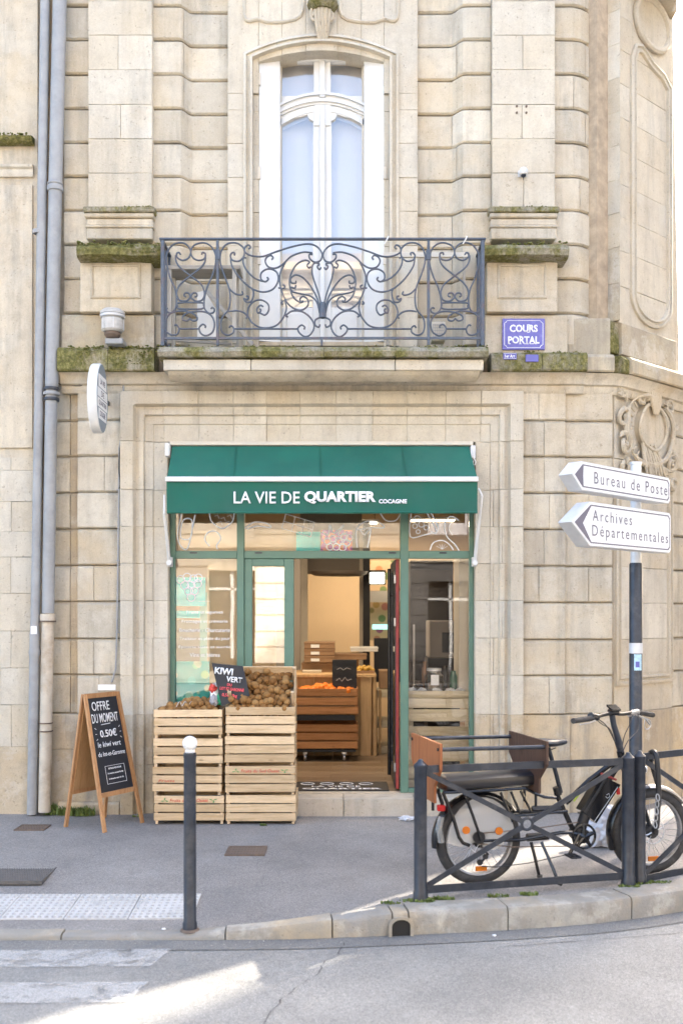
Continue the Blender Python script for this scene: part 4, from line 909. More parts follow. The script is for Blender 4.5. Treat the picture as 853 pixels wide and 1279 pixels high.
# ================= BALCONY RAILING =================
RY = BY + .06
RL = thing('balcony_railing', 'blue-grey wrought iron balcony railing with mirrored scrollwork', 'railing', P(403, 432, RY))
def RP(L): return [P(195 + a / 5.687, 290 + b_ / 5.687, RY) for a, b_ in L]
def RM(L): return [P(806 - (195 + a / 5.687), 290 + b_ / 5.687, RY) for a, b_ in L]
SC = [
 [(175,160),(165,145),(148,152),(152,180),(188,200),(230,185),(248,140),(225,95),(180,75),(120,90),(80,150),(78,220),(100,320),(135,400),(148,470),(140,540),(112,572),(84,568),(74,550),(84,538)],
 [(325,160),(332,145),(352,155),(342,190),(300,200),(262,180),(248,140),(270,95),(330,75),(385,95),(420,150),(425,220),(400,310),(365,390),(345,470),(345,540),(375,575),(408,570),(415,548),(400,535),(390,545)],
 [(140,165),(145,210),(175,255),(245,310),(320,370),(345,430),(330,480),(285,490),(250,465),(260,435),(285,433),(292,452),(275,460)],
 [(352,165),(348,210),(315,255),(245,310),(175,370),(148,430),(165,480),(213,490),(242,465),(235,437),(210,432),(200,450),(214,460)],
 [(130,665),(147,660),(165,690),(150,725),(110,730),(70,700),(65,640),(100,580),(180,560),(245,570),(290,600),(290,625),(262,630),(240,612)],
 [(350,680),(352,665),(330,655),(308,680),(320,720),(360,735),(405,705),(415,640),(385,585),(325,563),(245,570),(197,592),(190,620),(220,630),(245,612)],
 [(160,687),(308,687)],
 [(555,165),(560,150),(542,146),(528,170),(545,200),(590,205),(625,170),(625,120),(590,85),(540,75),(490,95),(460,150),(458,220),(490,320),(520,400),(528,480),(515,550),(475,600),(460,650),(470,710),(510,732),(550,712),(552,680),(532,665),(520,680)],
 [(530,185),(542,245),(600,330),(680,400),(760,425),(830,405),(866,350),(863,295),(830,266),(785,264),(748,290),(746,333),(775,352),(798,335),(788,320)],
 [(655,118),(672,110),(660,92),(635,105),(630,140),(680,168),(760,172),(850,140),(960,105),(1070,84),(1138,100),(1178,150),(1168,200),(1128,213),(1093,190),(1088,160),(1113,158)],
 [(640,185),(622,182),(620,220),(650,280),(710,332),(775,352)],
 [(820,195),(832,182),(815,165),(787,178),(776,210),(800,248),(850,255),(900,228),(960,172),(1045,142),(1110,148)],
 [(918,215),(880,300),(884,390),(918,480),(968,535),(1028,555),(1076,525),(1078,480),(1045,456),(1022,475),(1032,496),(1046,488)],
 [(1100,245),(1085,254),(1073,235),(1090,212),(1058,200),(1000,228),(958,300),(948,370),(968,450),(1012,494),(1040,490)],
 [(1172,250),(1160,265),(1145,245),(1160,226),(1125,220),(1106,260),(1118,330),(1152,430),(1178,530)],
 [(993,345),(992,362),(962,360),(957,330),(990,305),(1045,325),(1105,395),(1148,480),(1168,560)],
 [(993,377),(985,397),(957,392),(968,422),(1028,438),(1098,455),(1142,498),(1162,575)],
 [(735,545),(745,552),(738,570),(722,572),(718,545),(740,520),(762,530)],
 [(740,575),(775,588),(800,555),(795,510),(750,482),(700,490),(660,530),(652,590),(690,650),(760,680),(850,665),(905,605),(926,540),(918,490)],
 [(938,602),(923,592),(968,560),(1038,565),(1098,610),(1123,670),(1098,725),(1058,742),(1018,715),(1008,682),(1033,660),(1056,675),(1050,690)],
 [(1163,655),(1156,674),(1130,660),(1133,622),(1183,600)],
 [(520,400),(558,435),(600,447),(618,438),(610,422)],
 [(640,453),(656,460),(648,480),(622,470)], [(625,475),(640,495),(672,495),(690,460),(692,420),(680,400)],
 [(515,565),(570,558),(620,570),(648,598),(640,615)],
 [(550,687),(1008,687)], [(868,395),(905,400),(915,385),(900,375)], [(900,490),(890,505),(905,510)],
]
OVAL = [(165,502),(325,502),(338,515),(325,545),(170,545),(155,525)]
for fn in (RP, RM):
    for s_ in SC: MB().tube(smooth_path(fn(s_), 4) if len(s_) > 2 else fn(s_), .0074, 6).build('scroll', M_iron, RL, smooth=2)
    MB().tube(smooth_path(fn(OVAL), 4, True), .0072, 6, closed=True).build('scroll', M_iron, RL, smooth=2)
m = MB().tube([P(403, 378, RY), P(403, 397, RY)], [.022, .03], 8); m.build('central_boss', M_iron, RL)
zt_, zb_ = Z(299, RY), Z(422, RY); RX0, RX1 = X(202, RY), X(604, RY)
MB().box(RX0 - .015, RX1 + .015, RY - .016, RY + .016, zt_ - .006, zt_ + .01, .003).build('handrail', M_iron, RL)
MB().box(RX0, RX1, RY - .008, RY + .008, zb_ - .012, zb_ + .006).build('bottom_rail', M_iron, RL)
for s_ in (RX0 + .0, RX1 - .0):
    MB().box(s_ - .014, s_ + .014, RY + .017, -.02, zt_ - .006, zt_ + .01).build('side_rail', M_iron, RL); MB().box(s_ - .008, s_ + .008, RY + .017, -.02, zb_ - .012, zb_ + .006).build('side_rail', M_iron, RL)
    for y_ in (-.04, -.2): MB().box(s_ - .009, s_ + .009, y_ - .009, y_ + .009, Z(431, RY), zt_ - .007).build('post', M_iron, RL)
for px, hw in ((203.5, .014), (272, .011), (535, .011), (602.5, .014)):
    x = X(px, RY); MB().box(x - hw, x + hw, RY - .012, RY + .012, Z(432, RY), zt_ - .007, .003).build('post', M_iron, RL)
    if hw < .012: MB().box(x - .02, x + .02, RY - .015, RY + .015, Z(325, RY), Z(312, RY), .004).build('post_collar', M_iron, RL)
MB().box(X(402, RY) - .008, X(402, RY) + .008, RY - .01, RY + .01, Z(432, RY), zb_ - .012).build('post', M_iron, RL)
for px, py in ((483, 300), (581, 300)):
    c = P(px, py, RY - .02); MB().tube([c + Vector((-.02, 0, -.03)), c + Vector((0, -.012, 0)), c + Vector((.012, 0, .03))], .006, 6).build('white_tie', M_white, RL)
# things on the balcony
M_gwood = wood('weathered_wood', (.36, .34, .31), (.25, .235, .21)); M_gwoodz = wood('weathered_wood_upright', (.42, .40, .36), (.3, .28, .25), 'z')
tb = thing('folding_table', 'weathered grey wooden table standing on the left end of the balcony', 'table', P(250, 432, -.25))
MB().box(X(210, -.25), X(302, -.25), -.36, -.12, Z(342, -.25), Z(337, -.25), .004).build('table_top', M_gwood, tb)
for a in (212, 292):
    for y_ in (-.34, -.14): MB().box(X(a, -.25), X(a + 5, -.25), y_ - .015, y_ + .015, Z(431, -.3), Z(342, -.25) - .001).build('leg', M_gwoodz, tb)
m = MB(); m.tube([P(259, 364, -.30), P(316, 431, -.30)], .02, 4, sq=True); pl = thing('leaning_plank', 'diagonal grey plank leaning behind the left end of the railing', 'plank', P(300, 430, -.3)); m.build('plank', M_gwood, pl)
tag(pl, kind=None)
wp_ = thing('white_board', 'white board with a slanted top leaning on the balcony behind the railing', 'board', P(258, 428, -.2)); m = MB()
m.prism([(X(247, -.2), Z(425, -.2)), (X(247, -.2), Z(366, -.2)), (X(256, -.2), Z(364, -.2)), (X(271, -.2), Z(388, -.2)), (X(271, -.2), Z(425, -.2))], xz(-.22), .02); m.build('board_panel', M_white, wp_)
bt = thing('floor_batten', 'flat grey batten lying at the bottom of the left balcony bay', 'batten', P(250, 430, -.3)); MB().tube([P(220, 425, -.3), P(289, 430, -.3)], .012, 4, sq=True).build('batten', M_gwood, bt)
sh_ = thing('white_shelf', 'long white board resting across the right side of the balcony window', 'board', P(520, 318, -.2)); MB().box(X(480, -.15), X(583, -.15), -.2, -.17, Z(321, -.2), Z(315, -.2), .003).build('shelf_board', M_cream, sh_)
MB().box(X(482, -.15), X(485, -.15), -.2, -.17, Z(431, -.2), Z(321, -.2)).build('support', M_gwoodz, sh_); MB().box(X(577, -.15), X(580, -.15), -.2, -.17, Z(431, -.2), Z(321, -.2)).build('support', M_gwoodz, sh_)
vb = thing('grille_box', 'small cream box with a wire grille on the right end of the balcony', 'box', P(547, 428, -.15)); MB().box(X(539, -.15), X(556, -.15), -.15, -.02, Z(425, -.15), Z(402, -.15), .004).build('box_body', M_cream, vb)
m = MB()
for k in range(6): x = X(541 + k * 2.6, -.15); m.box(x - .002, x + .002, -.156, -.15, Z(422, -.15), Z(405, -.15))
for k in range(5): z = Z(406 + k * 3.6, -.15); m.box(X(540.5, -.15), X(554.5, -.15), -.1555, -.1545, z - .002, z + .002)
tag(m.build('grille', M_zinc, vb), kind='stuff')

# ================= AWNING =================
AW = thing('awning', 'green canvas awning with a white bar and LA VIE DE QUARTIER lettering', 'awning', P(401, 552, 0))
AY = -.27; n = 40
xa0, xa1 = X(216, -.03), X(585.5, -.03); xb0, xb1 = X(208.5, AY), X(596, AY); z_a, z_b = Z(557.5, -.03), Z(597, AY)
m = MB(); vs = []
for k in range(n + 1):
    t = k / n
    for j in range(5):
        s_ = j / 4; xx = (xa0 + (xa1 - xa0) * t) * (1 - s_) + (xb0 + (xb1 - xb0) * t) * s_; sag = (.010 + .004 * math.sin(t * 19) + .003 * math.sin(t * 47 + s_ * 3)) * math.sin(PI * s_)
        vs.append((xx, -.03 + (AY + .03) * s_, z_a + (z_b - z_a) * s_ - sag + .0015 * math.sin(t * 31)))
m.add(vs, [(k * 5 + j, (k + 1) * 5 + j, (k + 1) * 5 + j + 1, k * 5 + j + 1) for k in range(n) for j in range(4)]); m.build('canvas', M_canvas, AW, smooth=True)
MB().box(xb0 - .008, xb1 + .006, AY - .03, AY + .012, Z(602, AY), Z(596, AY) + .002, .006).build('front_bar', M_white, AW)
m = MB(); vs = []; zv0, zv1 = Z(602, AY) + .002, Z(641.5, AY)
for k in range(n * 2 + 1):
    t = k / (n * 2); e = min(t, 1 - t)
    for j in range(7):
        s_ = j / 6; wv = s_ * (.013 * math.sin(t * 26 + s_ * 2) * math.exp(-e * 6) + .003 * math.sin(t * 41 + s_) + .0018 * math.sin(t * 83))
        vs.append((xb0 + (xb1 - xb0) * t, AY - .012 + wv + .004, zv0 + (zv1 - zv0) * s_))
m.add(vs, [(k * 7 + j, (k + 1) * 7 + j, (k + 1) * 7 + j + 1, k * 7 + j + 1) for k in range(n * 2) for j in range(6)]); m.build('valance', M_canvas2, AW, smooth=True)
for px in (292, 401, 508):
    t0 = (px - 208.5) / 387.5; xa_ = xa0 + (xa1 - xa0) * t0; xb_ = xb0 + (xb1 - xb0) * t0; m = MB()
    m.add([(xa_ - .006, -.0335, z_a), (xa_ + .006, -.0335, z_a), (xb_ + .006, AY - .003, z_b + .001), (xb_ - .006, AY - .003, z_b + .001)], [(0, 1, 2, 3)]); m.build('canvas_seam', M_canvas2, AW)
m = MB(); m.tube([(xb0 + (xb1 - xb0) * k / 30, AY - .012 + .004 + .010 * math.sin(k / 30 * 26 + 2) * math.exp(-min(k / 30, 1 - k / 30) * 9), zv1 + .012) for k in range(31)], .006, 6); m.build('hem', M_canvas, AW)
zt_ = Z(621.5, AY); yt = AY - .017
def atxt(s, a, b_, t_, bb, bold): text(s, 'lettering', M_wtext, AW, (X((a + b_) / 2, yt), yt - .002, Z((t_ + bb) / 2, yt)), w=X(b_, yt) - X(a, yt), h=Z(t_, yt) - Z(bb, yt), bold=bold)
atxt('LA VIE DE', 292, 374.5, 614, 629, .012); atxt('QUARTIER', 380, 469.5, 613.5, 629.5, .05); atxt('COCAGNE', 473, 508, 623.5, 629, .045)
MB().box(X(213), X(590), -.045, .02, Z(557), Z(552.5), .004).build('cassette', M_cream, AW)
for sx, (a0, a1, a2, a3) in ((1, ((206, 618), (205.5, 641), (212, 703), (210, 557))), (-1, ((597, 610), (601.5, 619), (592.5, 703), (590, 560)))):
    m = MB(); top = P(*a0, AY + .03); kn = P(*a1, AY + .02); bt = P(*a2, -.02)
    m.tube([top, kn], .010, 8); ob = m.build('arm_link', M_white, AW, smooth=True)
    MB().tube([kn, bt], [.012, .015], 8).build('arm', M_white, AW, smooth=True)
    MB().lathe([(0, -.03), (.022, -.03), (.026, 0), (.022, .03), (0, .03)], bt, 'y', 12).build('arm_joint', M_white, AW, smooth=True)
    MB().box(P(*a2, -.0).x - .02, P(*a2, -.0).x + .02, -.0, .06, bt.z - .03, bt.z + .05, .004).build('arm_bracket', M_white, AW)
    c = P(*a3, -.05); MB().box(c.x - .02, c.x + .02, -.09, .0, c.z - .09, c.z + .02, .006).build('end_bracket', M_white if sx > 0 else M_alu, AW)
m = MB(); c = P(591, 572, -.1); m.tube(smooth_path([c + Vector(q) for q in ((0, 0, .06), (.004, 0, 0), (.018, 0, -.03), (.012, 0, -.055), (-.004, 0, -.05), (0, 0, -.02))], 4), .005, 6); m.build('crank_hook', M_white, AW)
# ================= SHOPFRONT =================
SY = .10
SF = thing('shopfront', 'green timber shopfront with glazed panes and an open doorway', 'shopfront', P(401, 1000, SY))
FL = .15
def sb_(nm, a, b_, t_, bb, y0=SY, y1=SY + .07, mat=M_green, c=.004, par=None):
    y = y0; return MB().box(X(a, y), X(b_, y), y0, y1, Z(bb, y) if bb else FL + .001, Z(t_, y), c).build(nm, mat, par or SF)
x_l, x_r = XL + .001, XR - .001
def fr(nm, x0, x1, z0, z1, y0=SY, y1=SY + .07, mat=M_green, c=.004, par=None): return MB().box(x0, x1, y0, y1, z0, z1, c).build(nm, mat, par or SF)
xA, xB, xC, xD, xE, xF = x_l, X(219, SY), X(296, SY), X(305, SY), X(500, SY), X(510, SY)
xG, xH = X(586, SY), x_r
zH, zT1, zT0 = ZT - .002, Z(688, SY), Z(697.5, SY)
fr('frame_post', xA, xB, FL, zH); fr('frame_post', xG, xH, FL, zH)
fr('frame_post', xC, xD, FL, zH - .0, SY - .002); fr('frame_post', xE, xF, FL, zH, SY - .002)
fr('frame_head', xB, xG, Z(570, SY), zH, SY + .002)
for a, b_ in ((xB, xC), (xD, xE), (xF, xG)): fr('transom', a, b_, zT0, zT1, SY + .002, SY + .068)
zS = FL + .02
fr('bottom_rail', xB, xC, FL, Z(962, SY), SY + .002, SY + .068); fr('bottom_rail', xF, xG, FL, Z(985, SY), SY + .002, SY + .068)
gy = SY + .03
def pane(x0, x1, z0, z1, mt=G_shop, par=None, nm='window_pane'): return MB().box(x0, x1, gy, gy + .006, z0, z1).build(nm, mt, par or SF)
P_L = pane(xB, xC, Z(962, SY), zT0); P_R = pane(xF, xG, Z(985, SY), zT0, G_clear)
T1 = pane(xB, xC, zT1, Z(570, SY)); T2 = pane(xD, xE, zT1, Z(570, SY), G_clear); T3 = pane(xF, xG, zT1, Z(570, SY), G_clear)
for a, b_ in ((237, 5), (318, 5), (485, 5), (548, 5)): c = P(a + 5, 690.5, SY); MB().box(c.x - .03, c.x + .03, SY - .004, SY + .003, c.z - .006, c.z + .006).build('drain_slot', M_blk, SF)
# fixed glazed door leaf on the left
DL = thing('glazed_door_leaf', 'fixed green door leaf with a tall pane left of the doorway', 'door', P(336, 1000, SY), group=None)
x0, x1 = xD + .002, X(367, SY); z1 = zT0 - .002; i0, i1, iz = X(315, SY), X(355, SY), Z(707, SY)
for q in ((x0, i0, zS, z1), (i1, x1, zS, z1), (i0, i1, iz, z1), (i0, i1, zS, zS + .12)): MB().box(q[0], q[1], SY + .01, SY + .065, q[2], q[3], .004).build('door_rail' if q[0] == i0 else 'door_stile', M_green, DL)
MB().box(i0, i1, gy, gy + .006, zS + .12, iz).build('door_pane', G_door, DL)
# open leaf: hinged at the right post, standing inwards
DR = thing('glass_door', 'open door leaf seen edge-on with a red edge and a long black pull handle', 'door', P(497, 990, SY))
dx1 = xE - .002; dx0 = dx1 - .045; ya, yb_ = SY + .075, SY + .95
M_redp = plain('red_door_edge', (.38, .05, .045), .45, var=.15)
MB().box(dx0 + .014, dx1 - .006, ya, ya + .02, zS, z1, .002).build('door_edge', M_redp, DR)
for q in ((ya + .022, ya + .10, zS, z1), (yb_ - .08, yb_, zS, z1)): MB().box(dx0 + .008, dx1, q[0], q[1], q[2], q[3], .003).build('door_stile', M_blk, DR)
for q in ((z1 - .08, z1), (zS, zS + .12)): MB().box(dx0 + .008, dx1, ya + .10, yb_ - .08, q[0], q[1]).build('door_rail', M_blk, DR)
MB().box(dx0 + .02, dx0 + .026, ya + .10, yb_ - .08, zS + .12, z1 - .08).build('door_pane', G_clear, DR)
hx, hy = X(486, .62), .62; m = MB().tube([(hx, hy, zS + .05), (hx, hy, z1 - .06)], .016, 10); m.build('pull_handle', M_gloss, DR, smooth=True)
for zz in (zS + .3, z1 - .3): MB().tube([(hx, hy, zz), (dx0 + .01, hy, zz)], .008, 8).build('handle_mount', M_gloss, DR)
for py in (723, 777, 960): c = P(497, py, SY); MB().box(dx0 - .004, dx0 + .012, ya - .012, ya + .03, c.z - .035, c.z + .035, .002).build('hinge', M_chrome, DR)
# step and threshold
ST = thing('doorstep', 'pale stone doorstep of the shop', 'step', (X(401), -.05, 0))
jx = [X(206), X(300), X(366), X(429), X(516), X(597)]
for a, b_ in zip(jx[:-1], jx[1:]): MB().box(a + .002, b_ - .002, -.13, SY - .02, -.05, FL - .005, .006).build('step_stone', S_step, ST)
MB().box(XL + .002, XR - .002, SY - .02 + .001, SY + .09, -.05, FL - .001).build('threshold', S_step, ST)

# ================= SHOP INTERIOR =================
RX_0, RX_1, RYB, RZ = -2.6, 2.0, 6.5, 3.15
ROOM = thing('shop_interior', 'warm lit shop interior seen through the open doorway', 'room', (0, 3, FL))
fl = MB()
fl_o = MB().box(RX_0, RX_1, SY + .09, RYB, FL - .08, FL - .012).build('subfloor', M_dark, ROOM)
y = SY + .092; k = 0; base_me = {}
while y < RYB - .1:
    off = (k % 3) * .5
    x = RX_0 - off
    while x < RX_1:
        a, b_ = max(x, RX_0), min(x + 1.5, RX_1)
        if b_ - a > .05: MB().box(a + .001, b_ - .001, y, y + .178, FL - .012, FL - random.uniform(0, .0008), .0015).build('floor_board', M_floor, ROOM)
        x += 1.5
    y += .18; k += 1
MB().box(RX_0 - .1, RX_1 + .1, RYB, RYB + .1, FL, RZ).build('back_wall', M_wall, ROOM)
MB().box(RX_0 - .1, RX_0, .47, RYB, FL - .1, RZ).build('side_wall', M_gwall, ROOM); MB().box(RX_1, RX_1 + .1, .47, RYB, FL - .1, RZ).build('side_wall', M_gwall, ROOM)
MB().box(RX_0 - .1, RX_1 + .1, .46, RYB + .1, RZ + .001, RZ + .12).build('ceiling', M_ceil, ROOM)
def W3(nm, a, b_, t_, bb, y, dp, mat, par, c=.0, z0=None): return MB().box(X(a, y), X(b_, y), y, y + dp, Z(bb, y) if bb else (z0 if z0 is not None else FL), Z(t_, y), c).build(nm, mat, par)
# partition, duct and column
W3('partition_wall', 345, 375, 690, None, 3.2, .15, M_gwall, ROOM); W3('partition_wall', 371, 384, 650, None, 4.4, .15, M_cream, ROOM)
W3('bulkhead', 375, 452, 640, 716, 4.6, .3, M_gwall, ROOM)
W3('column', 449, 454, 650, None, 4.5, .1, M_cream, ROOM); W3('black_post', 453.5, 462, 650, None, 4.2, .12, M_black, ROOM)
m = MB().lathe([(0, 0), (.30, 0), (.34, .02), (.36, .05), (.3, .05)], P(423, 719, 4.0), n=24); m.build('ceiling_vent', M_ceil, ROOM, smooth=True)
m = MB().lathe([(0, 0), (.2, 0)], P(430, 719.5, 3.95), n=20); m.build('vent_opening', M_black, ROOM)
# lamps
def ceil_lamp(label, x, y, e, z=RZ - .25, sz=.7):
    t = thing('ceiling_lamp', label, 'lamp', (x, y, z), group='shop ceiling lamps')
    MB().box(x - .3, x + .3, y - .12, y + .12, z, z + .03).build('lamp_housing', M_white, t)
    MB().box(x - .28, x + .28, y - .1, y + .1, z - .012, z - .001).build('diffuser', emit('lamp_diffuser', (1, .82, .58), 1.3) if 'lamp_diffuser' not in MATS else MATS['lamp_diffuser'], t)
    m = MB()
    for s_ in (-.25, .25): m.tube([(x + s_, y, z + .03), (x + s_, y, RZ)], .003, 5)
    m.build('suspension_wire', M_black, t)
    ld = bpy.data.lights.new('lamp_light', 'AREA'); ld.energy = e; ld.size = sz; ld.color = (1, .80, .56); lo = bpy.data.objects.new('lamp_light', ld); C.objects.link(lo); lo.parent = t; lo.location = (0, 0, -.03)
    return t
ceil_lamp('warm ceiling lamp hanging over the counter in the middle of the shop', .0, 1.9, 5); ceil_lamp('warm ceiling lamp near the back wall of the shop', .2, 5.2, 6); ceil_lamp('warm ceiling lamp over the left window display', -1.7, 1.6, 6); ceil_lamp('warm ceiling lamp over the shelves on the right of the shop', 1.2, 4.9, 3.5)
c = P(471, 722, 4.0); t = thing('spot_lamp', 'bright lit square lamp high on the right behind the open door', 'lamp', c)
MB().box(c.x - .09, c.x + .09, c.y, c.y + .03, c.z - .07, c.z + .07, .01).build('lamp_glass', emit('spot_glass', (1, .95, .75), .7), t); MB().box(c.x - .11, c.x + .11, c.y + .03, c.y + .12, c.z - .08, c.z + .1, .01).build('lamp_housing', M_black, t)
# printed wall behind the shelves (fruit blobs) with lit strip
def blobs(name, base, cols, sc_, lo=.5):
    m, nt, b = newmat(name); p = pos(nt); v = N_(nt, 'ShaderNodeTexVoronoi'); v.inputs['Scale'].default_value = sc_; nt.links.new(p, v.inputs['Vector'])
    cc = ramp(nt, mth(nt, 'FRACT', mth(nt, 'MULTIPLY', v.outputs['Color'], 3.1)), [(i / max(1, len(cols) - 1), c_) for i, c_ in enumerate(cols)])
    k = ramp(nt, v.outputs['Distance'], [(lo * .8, (1, 1, 1)), (lo, (0, 0, 0))]); nt.links.new(mix(nt, k, base, cc), b.inputs['Base Color']); b.inputs['Roughness'].default_value = .6; MATS[name] = m; return m
M_mural = blobs('mural_print', (.62, .45, .28), [(.5, .15, .08), (.12, .25, .1), (.6, .3, .1), (.35, .1, .2)], 7, .4)
W3('printed_wall_panel', 462, 500, 700, 800, 5.2, .04, M_mural, ROOM)
W3('white_shelf_fascia', 462, 500, 738, 752, 5.1, .05, M_white, ROOM)
t = thing('light_strip', 'pale turquoise lit strip above the dark chalkboard at the back', 'lamp', P(478, 783, 5.0)); W3('tube', 465, 492, 780, 786, 5.0, .03, emit('strip_glow', (.35, .9, .8), .25), t)
t = thing('menu_board', 'blank dark chalkboard standing at the back right of the shop', 'chalkboard', P(480, 835, 4.0)); W3('board', 467, 500, 797, 852, 3.6, .04, M_board, t, .003)
# counter
CT = thing('counter', 'pale wooden counter behind the orange crate trolley', 'counter', P(420, 945, 2.35))
cy = 2.32
zc_ = Z(846, cy)
x = X(345, cy)
while x < X(462, cy) - .02: MB().box(x + .002, min(x + .198, X(462, cy)), cy + .03, cy + .06, FL, zc_ - .002, .003).build('front_plank', M_count, CT); x += .2
MB().box(X(345, cy), X(470, cy), cy - .02, cy + .8, zc_, zc_ + .035, .004).build('counter_top', M_count, CT)
MB().box(X(450, cy), X(463, cy), cy - .0, cy + .03, FL, zc_ - .001, .004).build('corner_post', M_count, CT)
MB().box(X(466, cy), X(470, cy), cy, cy + .7, FL, zc_ - .001, .004).build('end_panel', M_count, CT)
# slatted side shelves right of the counter
SH = thing('wooden_shelf', 'low slatted wooden shelf to the right of the counter', 'shelf', P(480, 945, 2.5))
for a in (468, 473, 494): W3('upright', a, a + 3.2, 862, 945, 2.45, .05, M_count, SH, .003)
for t_ in (862, 900, 932): W3('shelf_board', 468, 500, t_, t_ + 9, 2.5, .45, M_pale, SH, .003)
# stock on counter
def carton(label, a, b_, t_, bb, y, dp, lab=True, mat=M_card, grp=None):
    t = thing('carton', label, 'box', P((a + b_) / 2, bb, y), group=grp); W3('box_body', a, b_, t_, bb, y, dp, mat, t, .004)
    W3('box_lid', a - .4, b_ + .4, t_ - .5, t_ + 1.6, y - .004, dp + .008, mat, t, .002)
    if lab: W3('label_sticker', a + (b_ - a) * .22, a + (b_ - a) * .5, t_ + 2.5, bb - 1.5, y - .006, .002, M_signw, t)
    return t
g = 'cartons on the counter'
carton('top carton of the brown carton stack on the counter', 380, 418, 802.5, 810.5, 2.6, .45, grp=g); carton('second carton from the top of the stack on the counter', 380, 418, 811.5, 819, 2.6, .45, grp=g)
carton('third carton from the top of the stack on the counter', 380, 418, 820, 827.5, 2.6, .45, grp=g); carton('wider bottom carton under the brown carton stack', 377, 417, 828.5, 845, 2.65, .45, False, grp=g)
carton('low white punnet box in front of the carton stack', 378, 401, 838, 846, 2.45, .15, False, M_cream, g); carton('flat open brown carton in the middle of the counter', 418, 458, 817, 824, 2.75, .4, False, grp=g)
carton('white carton under the flat open carton', 432, 466, 810, 816, 2.9, .4, False, M_white, g) if 0 else carton('white tray lying on the flat open carton', 438, 472, 809, 814, 2.9, .35, False, M_white, g)
carton('brown carton under the flat open one at the counter end', 420, 448, 825, 845.5, 2.85, .3, False, grp=g); carton('grey brown carton at the right end of the shelf', 474, 498, 838, 860, 2.6, .3, False, grp=g)
bk = thing('fruit_tray', 'brown tray heaped with golden yellow fruit beside the small chalkboard', 'tray', P(456, 846, 2.4)); W3('tray_body', 444, 468, 838, 845.5, 2.38, .22, M_card, bk)
M_gold = plain('golden_fruit', (.55, .33, .06), .4); fm = MB().lathe([(0, .026), (.018, .019), (.026, 0), (.018, -.019), (0, -.026)], n=8)
rr = random.Random(5)
def fruit_mesh(nm, mat, r=.026, sq=1):
    me_o = MB().lathe([(r * math.sin(PI * k / 6), r * sq * math.cos(PI * k / 6)) for k in range(7)], n=10).build(nm, mat, None, smooth=2); me = me_o.data; bpy.data.objects.remove(me_o); return me
gm = fruit_mesh('golden_fruit', M_gold, .024)
def fruit(nm, me, p, label, cat, grp, rr, s=1.0):
    o = bpy.data.objects.new(nm, me); C.objects.link(o); o.location = p; o.rotation_euler = (rr.uniform(0, 6), rr.uniform(0, 6), rr.uniform(0, 6)); q = s * rr.uniform(.9, 1.1); o.scale = (q, q, q); return tag(o, label, cat, grp)
for k in range(22):
    px = rr.uniform(446, 466); fruit('golden_fruit', gm, P(px, rr.uniform(832, 838) + abs(px - 456) * .25, rr.uniform(2.4, 2.55)), 'golden yellow fruit heaped in the brown tray on the counter', 'fruit', 'golden fruit in the tray', rr)
cbd = thing('small_chalkboard', 'black chalkboard standing in the crate of oranges with faint writing', 'chalkboard', P(430, 866, 2.0)); W3('board', 415, 445.5, 824, 866, 2.02, .015, M_board, cbd, .002)
m = MB().tube([P(a, b_, 2.01) for a, b_ in ((420, 850), (424, 847), (427, 851), (431, 846), (434, 850), (439, 848))], .002, 4); m.build('chalk_writing', M_chalk, cbd)
m = MB().tube([P(a, b_, 2.01) for a, b_ in ((421, 836), (425, 834), (429, 837), (433, 834), (438, 836))], .0015, 4); m.build('chalk_writing', M_chalk, cbd)
# crate builder (local frame: front face at y=0, x centred, z=0 bottom)
CM = {}
def mesh_of(key, fn):
    if key not in CM: o = fn(); CM[key] = o.data; bpy.data.objects.remove(o)
    return CM[key]
def part(name, me, parent, loc=(0, 0, 0), rot=(0, 0, 0)):
    o = bpy.data.objects.new(name, me); C.objects.link(o); o.parent = parent; o.location = loc; o.rotation_euler = rot; ORG[o] = Vector((0, 0, 0)); return o
def crate(label, loc, rz, w, d, h, mat, matz, nslat=3, name='wooden_crate', grp=None, front=True, gap=.016, rx=0, cat='crate', skip=(), lift=None):
    t = thing(name, label, cat, loc, rz, grp, local=True); t.rotation_euler = (rx, 0, rz); lift = gap * .5 if lift is None else lift; sh = (h - gap * (nslat - 1) - lift - .002) / nslat; key = (w, d, h, mat.name)
    for i in range(nslat):
        z = lift + i * (sh + gap)
        if front and i not in skip: part('slat', mesh_of(key + ('f',), lambda: MB().box(-w / 2, w / 2, 0, .008, 0, sh, .0015).build('slat', mat)), t, (random.uniform(-.002, .002), 0, z), (0, random.uniform(-.006, .006), 0))
        part('slat', mesh_of(key + ('f',), None), t, (0, d - .008, z)) if key + ('f',) in CM else part('slat', mesh_of(key + ('f',), lambda: MB().box(-w / 2, w / 2, 0, .008, 0, sh, .0015).build('slat', mat)), t, (0, d - .008, z))
        for s_ in (-1, 1): part('side_slat', mesh_of(key + ('s',), lambda: MB().box(0, .008, 0.009, d - .009, 0, sh, .0015).build('side_slat', mat)), t, (s_ * (w / 2 - .004) - .004, 0, z))
    for sx in (-1, 1):
        for yy in (.009, d - .009 - .022): part('corner_post', mesh_of(key + ('p',), lambda: MB().box(-.011, .011, 0, .022, 0, h, .002).build('corner_post', matz)), t, (sx * (w / 2 - .02), yy, 0))
    part('bottom_board', mesh_of(key + ('b',), lambda: MB().box(-w / 2 + .009, w / 2 - .009, .01, d - .01, 0, .006).build('bottom_board', mat)), t, (0, 0, lift))
    return t
